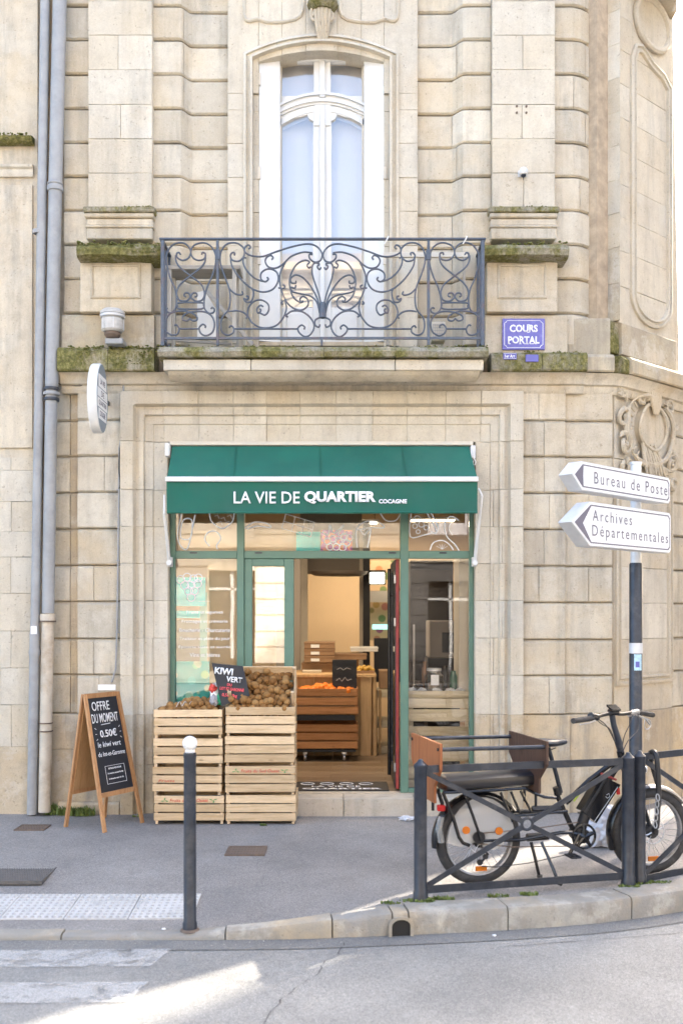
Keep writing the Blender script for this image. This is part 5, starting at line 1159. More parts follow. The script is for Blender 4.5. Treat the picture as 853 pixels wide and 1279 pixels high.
# trolley: two stained crates on castors
ty = 1.9; tw = X(447, ty) - X(345, ty); tx = (X(447, ty) + X(345, ty)) / 2; sc_ = (ty + CYD) / F
zt0_, zb0_ = Z(893, ty), Z(936, ty)
crate('lower stained wooden crate on the castor trolley', (tx, ty, zb0_), 0, tw, .42, 31 * sc_, M_trol, M_trol, grp='stained crates on the trolley'); up = crate('upper stained wooden crate full of oranges on the trolley', (tx, ty, zt0_), 0, tw, .42, 33 * sc_, M_trol, M_trol, grp='stained crates on the trolley')
part('crate_liner', MB().box(-tw / 2 + .02, tw / 2 - .02, .02, .40, .02, 26 * sc_).build('crate_liner', M_card).data, up); bpy.data.objects.remove(bpy.data.objects['crate_liner']) if bpy.data.objects['crate_liner'].parent is None else None
tr = thing('castor_trolley', 'low castor trolley carrying the two stained crates', 'trolley', (tx, ty, FL)); MB().box(tx - tw / 2 + .03, tx + tw / 2 - .02, ty + .02, ty + .4, zb0_ - .03, zb0_ - .004).build('deck', M_black, tr)
MB().box(tx - tw / 2 + .02, tx + tw / 2 - .03, ty + .0, ty + .03, zt0_ - .055, zt0_ - .002).build('spacer_board', M_black, tr)
for px in (381, 430):
    for yy in (ty + .06, ty + .36):
        x = X(px, ty); 
        w_ = MB().lathe([(0, -.014), (.033, -.014), (.037, -.008), (.037, .008), (.033, .014), (0, .014)], (x, yy, FL + .038), 'x', 16).build('castor_wheel', M_chrome, tr, smooth=True)
        MB().box(x - .022, x + .022, yy - .02, yy + .02, FL + .07, zb0_ - .031).build('castor_fork', M_chrome, tr)
om = fruit_mesh('orange', plain('orange_peel', (.85, .22, .015), .45, var=.1, bumps=.2, nscale=60), .036)
for k in range(70):
    px = rr.uniform(378, 441); yy = rr.uniform(1.93, 2.15); hgt = 8 * math.exp(-((px - 405) / 18) ** 2)
    fruit('orange', om, Vector((X(px, yy), yy, zt0_ + 26 * sc_ + .03 + rr.uniform(0, hgt) * sc_ * .8)), 'bright orange in the upper stained crate inside the doorway', 'orange', 'oranges in the trolley crate', rr)
fm_ = fruit_mesh('dark_fruit', plain('dark_fruit', (.12, .03, .03), .4), .03)
for k in range(14): fruit('dark_fruit', fm_, Vector((X(rr.uniform(362, 378), 2.0), rr.uniform(1.95, 2.15), zt0_ + 28 * sc_)), 'dark red fruit at the left end of the orange crate', 'fruit', 'dark fruit beside the oranges', rr)
# doormat
DM = thing('doormat', 'black doormat with white lettering in the doorway', 'doormat', (X(430, .3), .3, FL)); MB().box(X(368, .17), X(486, .17), .175, .62, FL + .001, FL + .009, .002).build('mat', M_black, DM)
mxc = (X(368, .2) + X(486, .2)) / 2
text('QUARTIER', 'lettering', M_wtext, DM, (mxc, .25, FL + .0095), w=.68, h=.07, right=(1, 0, 0), up=(0, 1, 0), bold=.04); text('LA VIE DE', 'lettering', M_wtext, DM, (mxc - .05, .37, FL + .0095), w=.42, h=.06, right=(1, 0, 0), up=(0, 1, 0), bold=.01)
m = MB()
for k in range(4): m.tube([(mxc - .3 + k * .17 + .06 * math.cos(a), .50 + .05 * math.sin(a), FL + .0095) for a in [PI * q / 5 for q in range(11)]], .003, 4)
m.build('fruit_outline', M_wtext, DM)
# right window display: pale plank wall, white sill items
RD = thing('plank_display', 'pale plank display stand inside the right shop window', 'display stand', P(548, 990, .3))
for t_, bb in ((863, 871.5), (872.5, 884.5), (886, 901), (907.5, 919), (924, 935.5), (938, 951), (957, 972), (975, 992)): W3('plank', 508, 588, t_, bb, .26, .02, M_pale, RD, .002)
for a in (512, 583): W3('upright', a - 2, a + 4, 868, 1000, .285, .03, M_pale, RD)
MB().box(X(508, .3), X(588, .3), .285, .75, Z(872, .3), Z(870, .3) + .012).build('display_shelf', M_pale, RD)
W3('side_panel', 573, 587, 696, 866, .34, .4, M_cream, RD, .003)
zd = Z(869.5, .3) + .012
def jar(label, x, y, r, h, mat, lid=None, name='glass_jar', cat='jar', grp='jars and bottles in the right window'):
    t = thing(name, label, cat, (x, y, zd), group=grp); MB().lathe([(0, 0), (r * .92, 0), (r, .01), (r, h * .75), (r * .7, h * .88), (r * .68, h), (0, h)], (x, y, zd), n=16).build('body', mat, t, smooth=True)
    if lid: MB().lathe([(0, h + .015), (r * .74, h + .013), (r * .76, h - .01), (r * .7, h - .012)], (x, y, zd), n=16).build('lid', lid, t, smooth=True)
    return t
G_jar = glass('jar_glass', .16, (.75, .8, .8)); M_pasta = blobs('jar_sweets', (.5, .4, .35), [(.7, .3, .2), (.8, .7, .6), (.5, .15, .2), (.75, .6, .3)], 60, .5)
jj = jar('large glass jar of coloured sweets in the middle of the right window', X(542, .42), .42, .085, .21, G_jar, M_alu); MB().lathe([(0, .004), (.075, .004), (.078, .09), (0, .11)], (X(542, .42), .42, zd), n=14).build('sweets', M_pasta, jj, smooth=True); MB().box(X(538, .33), X(548, .33), .333, .336, zd + .08, zd + .17).build('paper_label', M_signw, jj)
bt_ = plain('dark_bottle_glass', (.03, .022, .015), .12)
jar('slim brown bottle left of the large jar', X(530, .45), .45, .022, .28, plain('amber', (.22, .1, .04), .2), None, 'bottle', 'bottle'); jar('dark green bottle right of the large jar', X(566, .42), .42, .034, .2, plain('green_bottle', (.04, .12, .07), .15), None, 'bottle', 'bottle'); jar('short dark jar at the right corner of the window', X(580, .38), .38, .04, .09, bt_, None)
jar('small dark jar left of the large jar', X(522, .4), .4, .04, .1, bt_, M_rust); jar('tall dark bottle behind the large jar', X(556, .5), .5, .033, .24, bt_, None, 'bottle', 'bottle')
def crumple(name, label, cat, c, r, sq, mat, seed, grp=None, sub=3, amp=.35):
    bm = bmesh.new(); bmesh.ops.create_icosphere(bm, subdivisions=sub, radius=1); rg = random.Random(seed)
    from mathutils import noise as mn
    for v in bm.verts:
        p_ = v.co.copy(); d = 1 + amp * mn.noise(p_ * 2.2 + Vector((seed, 0, 0))) + amp * .5 * mn.noise(p_ * 5.5 + Vector((0, seed, 0))) + .12 * mn.noise(p_ * 12)
        v.co = Vector((p_.x * r[0], p_.y * r[1], p_.z * r[2])) * d; v.co.z = max(v.co.z, -r[2] * sq)
    me = bpy.data.meshes.new(name); bm.to_mesh(me); bm.free(); me.materials.append(mat)
    o = bpy.data.objects.new(name, me); C.objects.link(o); o.location = c; ORG[o] = Vector(c); return tag(o, label, cat, grp)
M_bag = plain('white_plastic', (.62, .62, .65), .35); M_bagw = plain('white_paper', (.72, .72, .72), .7)
for k, (px, lab) in enumerate(((514, 'leftmost crumpled white bag on the display shelf'), (527, 'crumpled white bag next to the slim brown bottle'), (545, 'crumpled white paper in front of the large jar'), (562, 'crumpled white paper below the green bottle'), (574, 'rightmost crumpled white bag on the display shelf'))):
    crumple('crumpled_bag', lab, 'bag', (X(px, .34), .335, zd + .022), (.045, .035, .035), .6, M_bagw, 11 + k, 'crumpled bags in the right window')
# darker shop fittings seen through the right pane and the transoms
dk = thing('drinks_fridge', 'tall dark drinks fridge behind the right shop window', 'fridge', P(545, 960, 1.6)); W3('fridge_body', 512, 566, 700, None, 2.2, .7, M_black, dk, .01); W3('fridge_door', 514, 564, 712, 950, 2.16, .03, bt_, dk); W3('fridge_handle', 516, 518, 780, 860, 2.1, .03, M_chrome, dk)
wpn = thing('white_appliance', 'pale grey machine with a dark opening in the right shop window', 'machine', P(560, 830, 1.2)); W3('machine_body', 536, 572, 775, 822, 1.3, .4, M_gwall, wpn, .01); W3('dark_opening', 552, 571, 790, 815, 1.29, .02, M_black, wpn); W3('machine_stand', 534, 574, 822, None, 1.32, .4, M_black, wpn)
# left window display
M_fruitp = blobs('poster_print', (.04, .48, .46), [(.5, .75, .3), (.05, .6, .6), (.9, .85, .5), (.1, .4, .45)], 9, .35)
ps = thing('turquoise_poster', 'lower turquoise poster with pale fruit drawing in the left window', 'poster', P(240, 880, .2)); W3('sheet', 217, 262, 826, 893, .15, .004, M_fruitp, ps)
ps = thing('turquoise_poster', 'upper turquoise poster behind the grape drawing in the left window', 'poster', P(240, 756, .2)); W3('sheet', 217, 257, 721, 757, .15, .004, M_turq, ps)
ps = thing('turquoise_poster', 'narrow turquoise banner strip in the middle of the left window', 'poster', P(240, 775, .2)); W3('sheet', 217, 250, 763, 772, .15, .004, M_turq, ps)
ps = thing('side_banner', 'pale green vertical banner beside the posters in the left window', 'banner', P(256, 840, .23)); W3('sheet', 250, 259, 740, 840, .22, .004, plain('pale_green', (.3, .5, .42), .6), ps)
bb_ = thing('beige_reflection', 'added beige blind filling the right half of the left window', 'reflection_sheet', P(275, 885, .25)); W3('beige_reflection_sheet', 259, 300, 698, 962, .30, .006, M_wall, bb_)  # beige sheet stands in for the street's reflection in this pane
bl = thing('grey_display_unit', 'grey display unit behind the posters in the left window', 'display unit', P(235, 880, .5)); W3('unit_body', 214, 258, 775, 826, .5, .3, M_gwall, bl, .005)
tp = thing('transom_poster', 'small turquoise poster in the transom above the doorway', 'poster', P(384, 688, .2)); W3('sheet', 370, 400, 664, 688, .18, .004, M_turq, tp)
tp = thing('transom_poster', 'small purple and orange poster in the transom behind the berry drawing', 'poster', P(415, 688, .2)); W3('sheet', 401, 440, 662, 688, .18, .004, blobs('berry_print', (.7, .25, .12), [(.25, .05, .3), (.4, .1, .35), (.15, .05, .25)], 30, .6), tp)
W3('transom_reflection', 303, 370, 661, 700, .32, .01, M_wall, ROOM)  # pale sheets paint the brighter reflection across the lower transoms
W3('transom_reflection', 214, 300, 662, 695, .36, .01, M_wall, ROOM)
# white line drawings and lettering on the glass
def gline(pts, par, r=.0055, sm=True, closed=False):
    q = [P(a, b_, gy - .002) for a, b_ in pts]; MB().tube(smooth_path(q, 4, closed) if sm else q, r, 4, closed=closed).build('line_drawing', M_wtext, par)
def circ(cx, cy_, r, par, n=14, rr_=.004): gline([(cx + r * math.cos(2 * PI * k / n), cy_ + r * math.sin(2 * PI * k / n)) for k in range(n)], par, rr_, False, True)
for a, b_ in ((226, 724), (234, 721), (242, 723), (231, 731), (239, 731), (247, 729), (236, 738), (243, 738), (239, 746), (248, 722)): circ(a, b_, 5, P_L)
gline([(248, 751), (263, 751)], P_L, .0015, False)
for s_, y_, w_ in (('Fruits et légumes', 765, 46), ('Fromages et crémerie', 776.5, 58), ('Boucherie - Charcuterie', 787, 64), ('Traiteur et plats du jour', 798, 64), ('Épicerie salée et sucrée', 808, 66), ('Vins et bières', 818, 38)):
    text(s_, 'lettering', M_wtext, P_L, P(256, y_, gy - .002), w=X(w_, 0) - X(0, 0), h=.034)
gline([(227, 642), (222, 668), (226, 682), (235, 684), (244, 643)], T1); gline([(229, 650), (240, 650), (238, 672), (226, 671)], T1, closed=True)
gline([(262, 641), (265, 652), (278, 660), (290, 652), (293, 641)], T1); 
for a, b_ in ((268, 645), (276, 648), (284, 645), (272, 653), (282, 653)): gline([(a, b_), (a + 4, b_ - 2), (a + 6, b_ + 3)], T1, .0025, False)
gline([(262, 682), (256, 674), (260, 665), (270, 664), (276, 672), (271, 681), (272, 686)], T1)
gline([(306, 660), (318, 652), (334, 654), (338, 659), (322, 657), (308, 661)], T2)
for k in range(4): gline([(357 + k * 12, 642 + k * 3.5), (352 + k * 12, 660 + k * 3.5)], T2, .0028, False)
for k in range(3): gline([(357 - k * 2.5, 642 + k * 9), (393 - k * 2.5, 652.5 + k * 9)], T2, .0028, False)
for a, b_ in ((409, 676), (416, 673), (423, 676), (430, 670), (433, 678), (412, 683), (420, 683), (428, 684), (436, 672)): circ(a, b_, 4.2, T2)
gline([(402, 664), (410, 668), (412, 655), (417, 666), (430, 655), (422, 668), (432, 667)], T2)
gline([(446, 684), (445, 662), (455, 652), (470, 651), (480, 659), (462, 659), (446, 662)], T2); gline([(450, 662), (455, 668), (463, 660), (459, 684)], T2)
gline([(475, 641), (482, 650), (494, 650), (500, 642)], T2)
gline([(513, 641), (512, 670), (530, 668), (538, 666), (545, 663), (533, 641)], T3); gline([(538, 641), (547, 658), (544, 666), (538, 664)], T3)
for a, b_, r in ((521, 648, 4), (518, 657, 3), (526, 655, 3.5), (532, 659, 3), (522, 664, 2.5)): circ(a, b_, r, T3, 10)
gline([(573, 650), (562, 645), (555, 655), (558, 670), (568, 680), (573, 688)], T3); gline([(564, 652), (560, 660), (565, 668)], T3, .0025)
gline([(537, 687), (541, 678), (552, 675), (561, 680), (566, 687)], T3)
for k in range(5): gline([(552, 686), (545 + k * 3.5, 682 - (2 if k in (1, 2, 3) else 0))], T3, .002, False)
# ================= CRATES OF KIWIS =================
cw, cd_, chh = .548, .36, .2245; gL = 'wooden fruit crates stacked outside the shop'
xLc, xRc = (X(190, -.46) + X(279, -.46)) / 2, (X(281.5, -.46) + X(369, -.46)) / 2
lvl = ['bottom', 'second', 'third', 'top']
LC_, RC_ = [], []
for k in range(4):
    a = crate('%s pale wooden crate of the left stack beside the bollard' % lvl[k], (xLc + (.012, -.006, .004, .002)[k], -.46 + (.0, .012, -.006, .004)[k], .002 + k * chh), (.01, -.02, .015, -.01)[k], cw - .004 * k, cd_, chh, M_crate, M_cratev, 3, 'fruit_crate', gL, gap=.011, lift=.030)
    b_ = crate('%s pale wooden crate of the right stack beside the doorway' % lvl[k], (xRc + (.004, .0, -.006, .0)[k], -.46 + (.004, -.008, .008, .0)[k], .002 + k * chh * 1.025), (-.01, .012, -.008, .006)[k], cw - .002 * k, cd_, chh * 1.02, M_crate, M_cratev, 3, 'fruit_crate', gL, gap=.009, lift=.024)
    LC_.append(a); RC_.append(b_)
topL, topR = .002 + 4 * chh, .002 + 4 * chh * 1.025
M_redink = plain('red_ink', (.62, .12, .08), .8, var=.2, nscale=60); M_greenink = plain('green_ink', (.14, .30, .10), .8)
for t, zz, s_ in ((RC_[1], .175, 1), (LC_[0], .175, 1), (LC_[1], .02 + .1, .5)):
    zz = {RC_[1]: .19, LC_[0]: .188}.get(t, .115)
    o = text('Fruits du Sud Ouest' if s_ == 1 else 'Fruits', 'lettering', M_redink, t, (0 if s_ == 1 else -.16, -.0025, zz), w=.30 if s_ == 1 else .13, h=.026 if s_ == 1 else .018, bold=.01, shear=.2)
    if s_ == 1:
        for sx in (-.19, .19):
            m = MB()
            for q in range(3): a = q * 2.1 + sx * 3; m.add([(sx + .004 * math.cos(a + 2), -.003, zz + .004 * math.sin(a + 2)), (sx + .022 * math.cos(a - .35), -.003, zz + .014 * math.sin(a - .35)), (sx + .036 * math.cos(a), -.003, zz + .02 * math.sin(a)), (sx + .022 * math.cos(a + .35), -.003, zz + .014 * math.sin(a + .35))], [(0, 1, 2, 3)])
            m.build('leaf_print', M_greenink, t)
# display tray without a front, tilted towards the street
TR = crate('open fronted wooden tray tilted on top of the right stack, heaped with kiwis', (xRc + .004, -.31, topR - .085), 0, .53, .34, .235, M_crate, M_cratev, 3, 'display_tray', gL, front=False, rx=math.radians(36))
# kiwis
M_kiwi, nt_, b_k = newmat('kiwi_skin'); pk = objc(nt_); rk = rnd(nt_)
ck = ramp(nt_, rk, [(0, (.19, .09, .03)), (.5, (.29, .15, .052)), (1, (.39, .225, .09))]); nk = noise(nt_, pk, 60, 5, .7)
ck = mix(nt_, .45, ck, mix(nt_, 1.0, ck, ramp(nt_, nk, [(.3, (.5, .48, .4)), (.65, (1.25, 1.2, 1.1))]), 'MULTIPLY')); nt_.links.new(ck, b_k.inputs['Base Color']); b_k.inputs['Roughness'].default_value = .85; b_k.inputs['Specular IOR Level'].default_value = .2; bump(nt_, b_k, nk, .5, .003)
km = fruit_mesh('kiwi', M_kiwi, .0285, 1.17); kms = [km]
for q in range(3):
    me = km.copy(); rg = random.Random(q); f_ = [rg.uniform(.93, 1.08) for _ in range(3)]
    for v in me.vertices: v.co = Vector((v.co.x * f_[0] * (1 + .12 * v.co.y / .03), v.co.y * f_[1], v.co.z * f_[2]))
    kms.append(me)
rk_ = random.Random(11)
def kiwi(p, label, grp): return fruit('kiwi', rk_.choice(kms), p, label, 'kiwi', grp, rk_, .98)
def zs(y): return topR + .018 + (y + .46) * .70
x0, x1 = xRc - cw / 2 + .03, xRc + cw / 2 - .03
rown = ['front', 'second', 'third', 'middle', 'fifth', 'sixth', 'back']
for layer in range(3):
    for r in range(7):
        y = -.43 + r * .047 + (layer % 2) * .02; nc = 9
        for c_ in range(nc):
            x = x0 + .018 + (c_ + .5 * ((r + layer) % 2)) * (x1 - x0 - .03) / nc + rk_.uniform(-.008, .008); z = zs(y) - .055 + layer * .036 + rk_.uniform(-.01, .01)
            if layer == 2 and rk_.random() < .5 + .4 * abs((x - xRc) / .25) ** 2: continue
            if layer == 0 and r > 0 and rk_.random() < .6: continue
            kiwi((x, y + rk_.uniform(-.008, .008), z), 'fuzzy brown kiwi in the %s row of the tilted tray on the right stack' % rown[r], 'kiwis in the tilted tray, %s row' % rown[r])
for c_ in range(9): kiwi((x0 + .03 + c_ * .054, -.414, topR - .055), 'fuzzy brown kiwi showing between the slats of the top right crate', 'kiwis between the slats of the top right crate')
xl0 = xLc - cw / 2 + .045
for layer in range(3):
    for r in range(5):
        for c_ in range(8):
            x = xl0 + (c_ + .5 * ((r + layer) % 2)) * .058; y = -.415 + r * .058
            hh = .045 * math.exp(-((x - xLc - .1) / .16) ** 2) * (r / 3)
            z = topL - .045 + layer * .032 + hh + rk_.uniform(-.009, .009)
            if layer == 2 and (abs(x - xLc) > .2 or rk_.random() < .35): continue
            if layer == 0 and r > 0: continue
            kiwi((x + rk_.uniform(-.008, .008), y, z), 'fuzzy brown kiwi in the %s row of the top crate of the left stack' % rown[r], 'kiwis in the top left crate, %s row' % rown[r])
for c_ in range(8): kiwi((xl0 + c_ * .057, -.414, topL - .10 + rk_.uniform(-.006, .006)), 'fuzzy brown kiwi showing between the slats of the top left crate', 'kiwis between the slats of the top left crate')
# price board
KB = thing('price_board', 'tilted black price board reading KIWI VERT DU LOT ET GARONNE stuck in the kiwis', 'price sign', P(290, 878, -.38))
yb0 = -.41; q4 = [P(264.5, 828, yb0 + .03), P(303.5, 832, yb0 + .03), P(312, 869, yb0 - .015), P(277, 882, yb0 - .015)]
_n = (q4[1] - q4[0]).cross(q4[3] - q4[0]); _d = q4[2] - camo.location; q4[2] = camo.location + _d * (_n.dot(q4[0] - camo.location) / _n.dot(_d))
m = MB(); m.add(q4 + [p + Vector((0, .012, 0)) for p in q4], [(0, 3, 2, 1), (4, 5, 6, 7), (0, 1, 5, 4), (1, 2, 6, 5), (2, 3, 7, 6), (3, 0, 4, 7)]); m.build('board', M_board, KB)
rgt = (q4[1] - q4[0]).normalized(); upv = (q4[0] - q4[3]).normalized(); nrm = rgt.cross(upv).normalized(); upv2 = nrm.cross(rgt).normalized()
def kt(s, px, py, w_, h_, mt, bold=.02, yy=None):
    c = P(px, py, yb0); dn_ = nrm.dot(q4[0] - camo.location) / nrm.dot(c - camo.location); c = camo.location + (c - camo.location) * dn_ + nrm * .007; text(s, 'lettering', mt, KB, c, w=X(w_ + HX, yb0), h=h_ * (yb0 + CYD) / F, right=rgt, up=upv2, bold=bold, ext=.0005)
kt('KIWI', 280, 838.5, 23, 8.5, M_chalk, .035); kt('VERT', 293, 849, 20, 7, M_chalk, .03); kt('DU', 287, 855.5, 6, 3.5, M_chalkp, .04); kt('LOT ET GARONNE', 290, 861, 30, 4, M_chalkp, .04); kt('0,50€/kg', 287, 869, 19, 5.5, M_chalkp, .03)
pb = crumple('fruit_bag', 'red white and green printed bag standing in the left crate beside the price board', 'bag', P(268, 867, -.34), (.035, .03, .085), .9, M_signw, 4, None, 3, .3)
for nm, c, r, mt, sd in (('bag_print', (-.01, -.012, .045), (.03, .026, .04), plain('red_print', (.62, .06, .04), .45), 8), ('bag_print', (.045, -.01, -.04), (.036, .028, .05), plain('green_print', (.03, .35, .17), .4), 9), ('bag_print', (.0, -.02, -.05), (.035, .026, .05), plain('grey_print', (.35, .33, .34), .4), 10)):
    o = crumple(nm, None, None, (0, 0, 0), r, .9, mt, sd, None, 3, .35); o.parent = pb; o.location = c
nt2 = thing('net_ties', 'pair of loose white net ties lying on the left kiwis', 'ties', P(225, 885, -.36)); 
for a in (0, 7, 15): MB().tube(smooth_path([P(218 + a, 893, -.4), P(221 + a, 882, -.36), P(225 + a, 876, -.33), P(228 + a, 884, -.33), P(232 + a, 890, -.33)], 3), .0025, 4).build('tie_strand', M_white, nt2)

# ================= A-BOARD =================
ABo = Vector((-1.887, -.445, 0)); aw = Vector((.51, .86, 0)).normalized(); an = Vector((.86, -.51, 0)).normalized(); Ht = 1.03; hw = .178
AB = thing('pavement_sign', 'wooden A-frame chalkboard reading OFFRE DU MOMENT 0.50€ standing by the drainpipes', 'chalkboard sign', ABo)
fo, ro = .235, -.155
def ap(s_, t, w_, off=0, side=1):
    # s_ across (-1..1), t 0 foot..1 top, side front/rear, off along outward normal
    f = fo if side > 0 else ro
    return ABo + aw * (s_ * (hw + (1 - t) * .03)) + an * (f * (1 - t) + off * side + w_) + Vector((0, 0, Ht * t))
def bar(nm, p, q, th, dp, mat):
    d = (q - p).normalized(); u = aw if abs(d.dot(aw)) < .8 else Vector((0, 0, 1)); u = (u - d * u.dot(d)).normalized(); v = d.cross(u)
    return MB().add([a + u * i * th / 2 + v * j * dp / 2 for a in (p, q) for i in (-1, 1) for j in (-1, 1)], [(0, 1, 3, 2), (4, 6, 7, 5), (0, 4, 5, 1), (2, 3, 7, 6), (0, 2, 6, 4), (1, 5, 7, 3)]).build(nm, mat, AB)
for side in (1, -1):
    for s_ in (-1, 1): bar('leg', ap(s_, .0, 0, .008, side), ap(s_, 1, 0, .008, side), .03, .018, M_pine)
    for t in (.985, .26): bar('cross_rail', ap(-.9, t, 0, .008, side), ap(.9, t, 0, .008, side), .035, .014, M_pine)
    bl_ = [ap(-.93, .275, 0, .0, side), ap(.93, .275, 0, .0, side), ap(.93, .97, 0, .0, side), ap(-.93, .97, 0, .0, side)]
    MB().add(bl_ + [p - an * side * .006 for p in bl_], [(0, 1, 2, 3), (7, 6, 5, 4), (0, 4, 5, 1), (1, 5, 6, 2), (2, 6, 7, 3), (3, 7, 4, 0)]).build('chalk_panel' if side > 0 else 'back_panel', M_board if side > 0 else M_mdf, AB)
bl_ = [ap(-.9, .28, -.009), ap(.9, .28, -.009), ap(.9, .965, -.009), ap(-.9, .965, -.009)]
MB().add(bl_ + [p - an * .003 for p in bl_], [(0, 1, 2, 3), (7, 6, 5, 4)]).build('back_panel', M_mdf, AB)
upA = (ap(0, 1, 0) - ap(0, 0, 0)).normalized()
def at_(s, t, s0, w_, h_, mat=M_chalk, bold=.01, shear=0): text(s, 'lettering', mat, AB, ap(s0, t, 0, .0025), w=w_, h=h_, right=aw, up=upA, bold=bold, shear=shear, ext=.0006)
at_('OFFRE', .905, -.15, .19, .072, bold=.005); at_('DU MOMENT', .815, 0, .285, .072, bold=.005); at_('0.50€', .70, .05, .18, .06, bold=.015); at_('le kiwi vert', .62, .0, .25, .042, bold=.005, shear=.1); at_('du lot-et-Garonne', .55, .05, .29, .036, bold=.005, shear=.1)
m = MB().tube([ap(-.3, .765, 0, .003), ap(.25, .770, 0, .003)], .0025, 4)
m.build('chalk_line', M_chalk, AB)
for s_, t in ((-.62, .735), (-.62, .70), (-.6, .665), (.7, .735), (.72, .70), (.7, .665)): d = .08 if s_ > 0 else -.08; MB().tube([ap(s_, t, 0, .003), ap(s_ + d, t + (t - .70) * .3, 0, .003)], .002, 4).build('chalk_line', M_chalk, AB)
fr4 = [ap(-.45, .46, 0, .003), ap(.62, .46, 0, .003), ap(.62, .33, 0, .003), ap(-.45, .33, 0, .003)]; MB().tube(fr4, .0018, 4, closed=True).build('chalk_frame', M_violet if 0 else M_chalk, AB)
at_('RETROUVEZ-NOUS', .44, .08, .14, .013, bold=.03); at_('Du lundi au samedi 9h-20h', .405, .08, .17, .012, bold=.03); at_('le dimanche matin 9h-13h', .365, .08, .16, .012, bold=.03)
# small paper notice on the wall behind the A-board
nn_ = thing('wall_notice', 'small white paper notice on the wall behind the pavement sign', 'notice', P(134, 858, -.0)); MB().box(X(123), X(145), -.008, -.002, Z(862), Z(855)).build('paper', M_signw, nn_)

# ================= BOLLARD =================
BO = Vector((X(237.5, -2.81), -2.81, pz(X(237.5, -2.81), -2.6) - .01))
bz = BO.z; k_ = (CYD - 2.81) / F
BL = thing('bollard', 'dark bollard with a white ball top at the edge of the pavement', 'bollard', BO)
ztp = Z(940, -2.81)
MB().lathe([(0, 0), (.040, 0), (.040, .05), (.035, .06), (.034, ztp - bz - .03), (.036, ztp - bz - .02), (.034, ztp - bz), (0, ztp - bz)], BO, n=20).build('post', M_blk, BL, smooth=True)
zc2 = Z(928.5, -2.81); rb = 9.3 * k_
MB().lathe([(0, ztp - .002), (.026, ztp), (.028, ztp + .01), (.022, ztp + .02)] + [(rb * math.sin(a), zc2 - rb * math.cos(a)) for a in [PI * (.2 + .8 * q / 12) for q in range(13)]], (BO.x, BO.y, 0), n=22).build('ball_cap', plain('worn_white_ball', (.78, .77, .75), .45, dirt=(.1, .09, .08), dirtamt=.7, nscale=60), BL, smooth=True)
MB().lathe([(.041, 0), (.055, .0), (.05, .008), (.041, .012)], (BO.x, BO.y, bz + .008), n=20).build('base_collar', M_kerbd if 0 else M_rust, BL, smooth=True)

# ================= FENCES =================
def fence(label, A, Bp, zt, zb, posts, ring_=True):
    t = thing('pedestrian_barrier', label, 'barrier', (A.x, A.y, 0), group='pedestrian barriers along the kerb'); d = (Bp - A).normalized()
    def fb(nm, p, q, th, dp):
        dd = (q - p).normalized(); u = Vector((-d.y, d.x, 0)); v = dd.cross(u)
        return MB().add([a + u * i * dp / 2 + v * j * th / 2 for a in (p, q) for i in (-1, 1) for j in (-1, 1)], [(0, 1, 3, 2), (4, 6, 7, 5), (0, 4, 5, 1), (2, 3, 7, 6), (0, 2, 6, 4), (1, 5, 7, 3)]).build(nm, M_blk, t)
    for p, h in posts:
        MB().lathe([(0, -.05), (.043, -.05), (.043, .05), (.038, .06), (.0365, h - .02), (.039, h - .015), (.039, h), (.02, h + .016), (.012, h + .03), (0, h + .034)], (p.x, p.y, pz(p.x, p.y)), n=20).build('post', M_blk, t, smooth=True)
    a0, b0 = A + d * .035, Bp - d * .035; up = Vector((0, 0, 1))
    fb('top_rail', a0 + up * zt, b0 + up * zt, .042, .014); fb('bottom_rail', a0 + up * zb, b0 + up * zb, .042, .014)
    mid = (a0 + b0) / 2 + up * ((zt + zb) / 2); off = Vector((-d.y, d.x, 0)) * .0
    for p in (a0 + up * (zt - .02), b0 + up * (zt - .02), a0 + up * (zb + .02), b0 + up * (zb + .02)):
        q = mid + (p - mid).normalized() * .038; fb('brace', p, q, .03, .010)
    if ring_:
        m = MB(); u = d
        m.tube([mid + (u * math.cos(a) + up * math.sin(a)) * .034 for a in [2 * PI * k / 20 for k in range(20)]], .009, 8, closed=True); m.build('centre_ring', M_blk, t, smooth=True)
    return t
A1 = Vector((X(525, -2.56), -2.56, 0)); B1 = Vector((X(784, -2.24), -2.24, 0)); A2 = Vector((X(798, -2.17), -2.17, 0)); B2 = Vector((2.98, -1.45, 0))
F1 = fence('dark metal barrier with crossed braces and a centre ring in front of the cargo bike', A1, B1, Z(959, -2.5), Z(1108, -2.5), [(A1, Z(955, -2.56) + .0), (B1, Z(946, -2.24))])
F2 = fence('dark metal barrier running out of the frame on the right', A2, B2, Z(943.5, -2.1), Z(1095, -2.1), [(A2, Z(944, -2.17)), (B2, .78)])

# ================= DIRECTION SIGN POST =================
SPy = -1.40; SPp = Vector((X(793.5, SPy), SPy, 0))
SP = thing('sign_post', 'dark pole with two white arrow direction signs and a small sticker', 'sign post', SPp)
zj = Z(705, SPy); ztop_ = Z(581, SPy)
MB().lathe([(0, -.05), (.055, -.05), (.055, .08), (.045, .1), (.044, zj), (.04, zj + .01), (0, zj + .01)], SPp, n=20).build('pole', M_blk, SP, smooth=True)
MB().lathe([(.036, zj + .005), (.036, ztop_), (.04, ztop_ + .004), (.04, ztop_ + .02), (.0, ztop_ + .026)], SPp, n=18).build('upper_tube', M_alu, SP, smooth=True)
MB().lathe([(.0455, Z(816, SPy)), (.0455, Z(803, SPy))], SPp, n=20).build('pale_band', M_alu, SP, smooth=True)
MB().lathe([(.046, Z(837, SPy)), (.046, Z(817, SPy))], SPp, n=10, a0=-2.1, a1=-.9).build('sticker', plain('blue_sticker', (.45, .65, .8), .5, var=.3, nscale=60), SP, smooth=True)
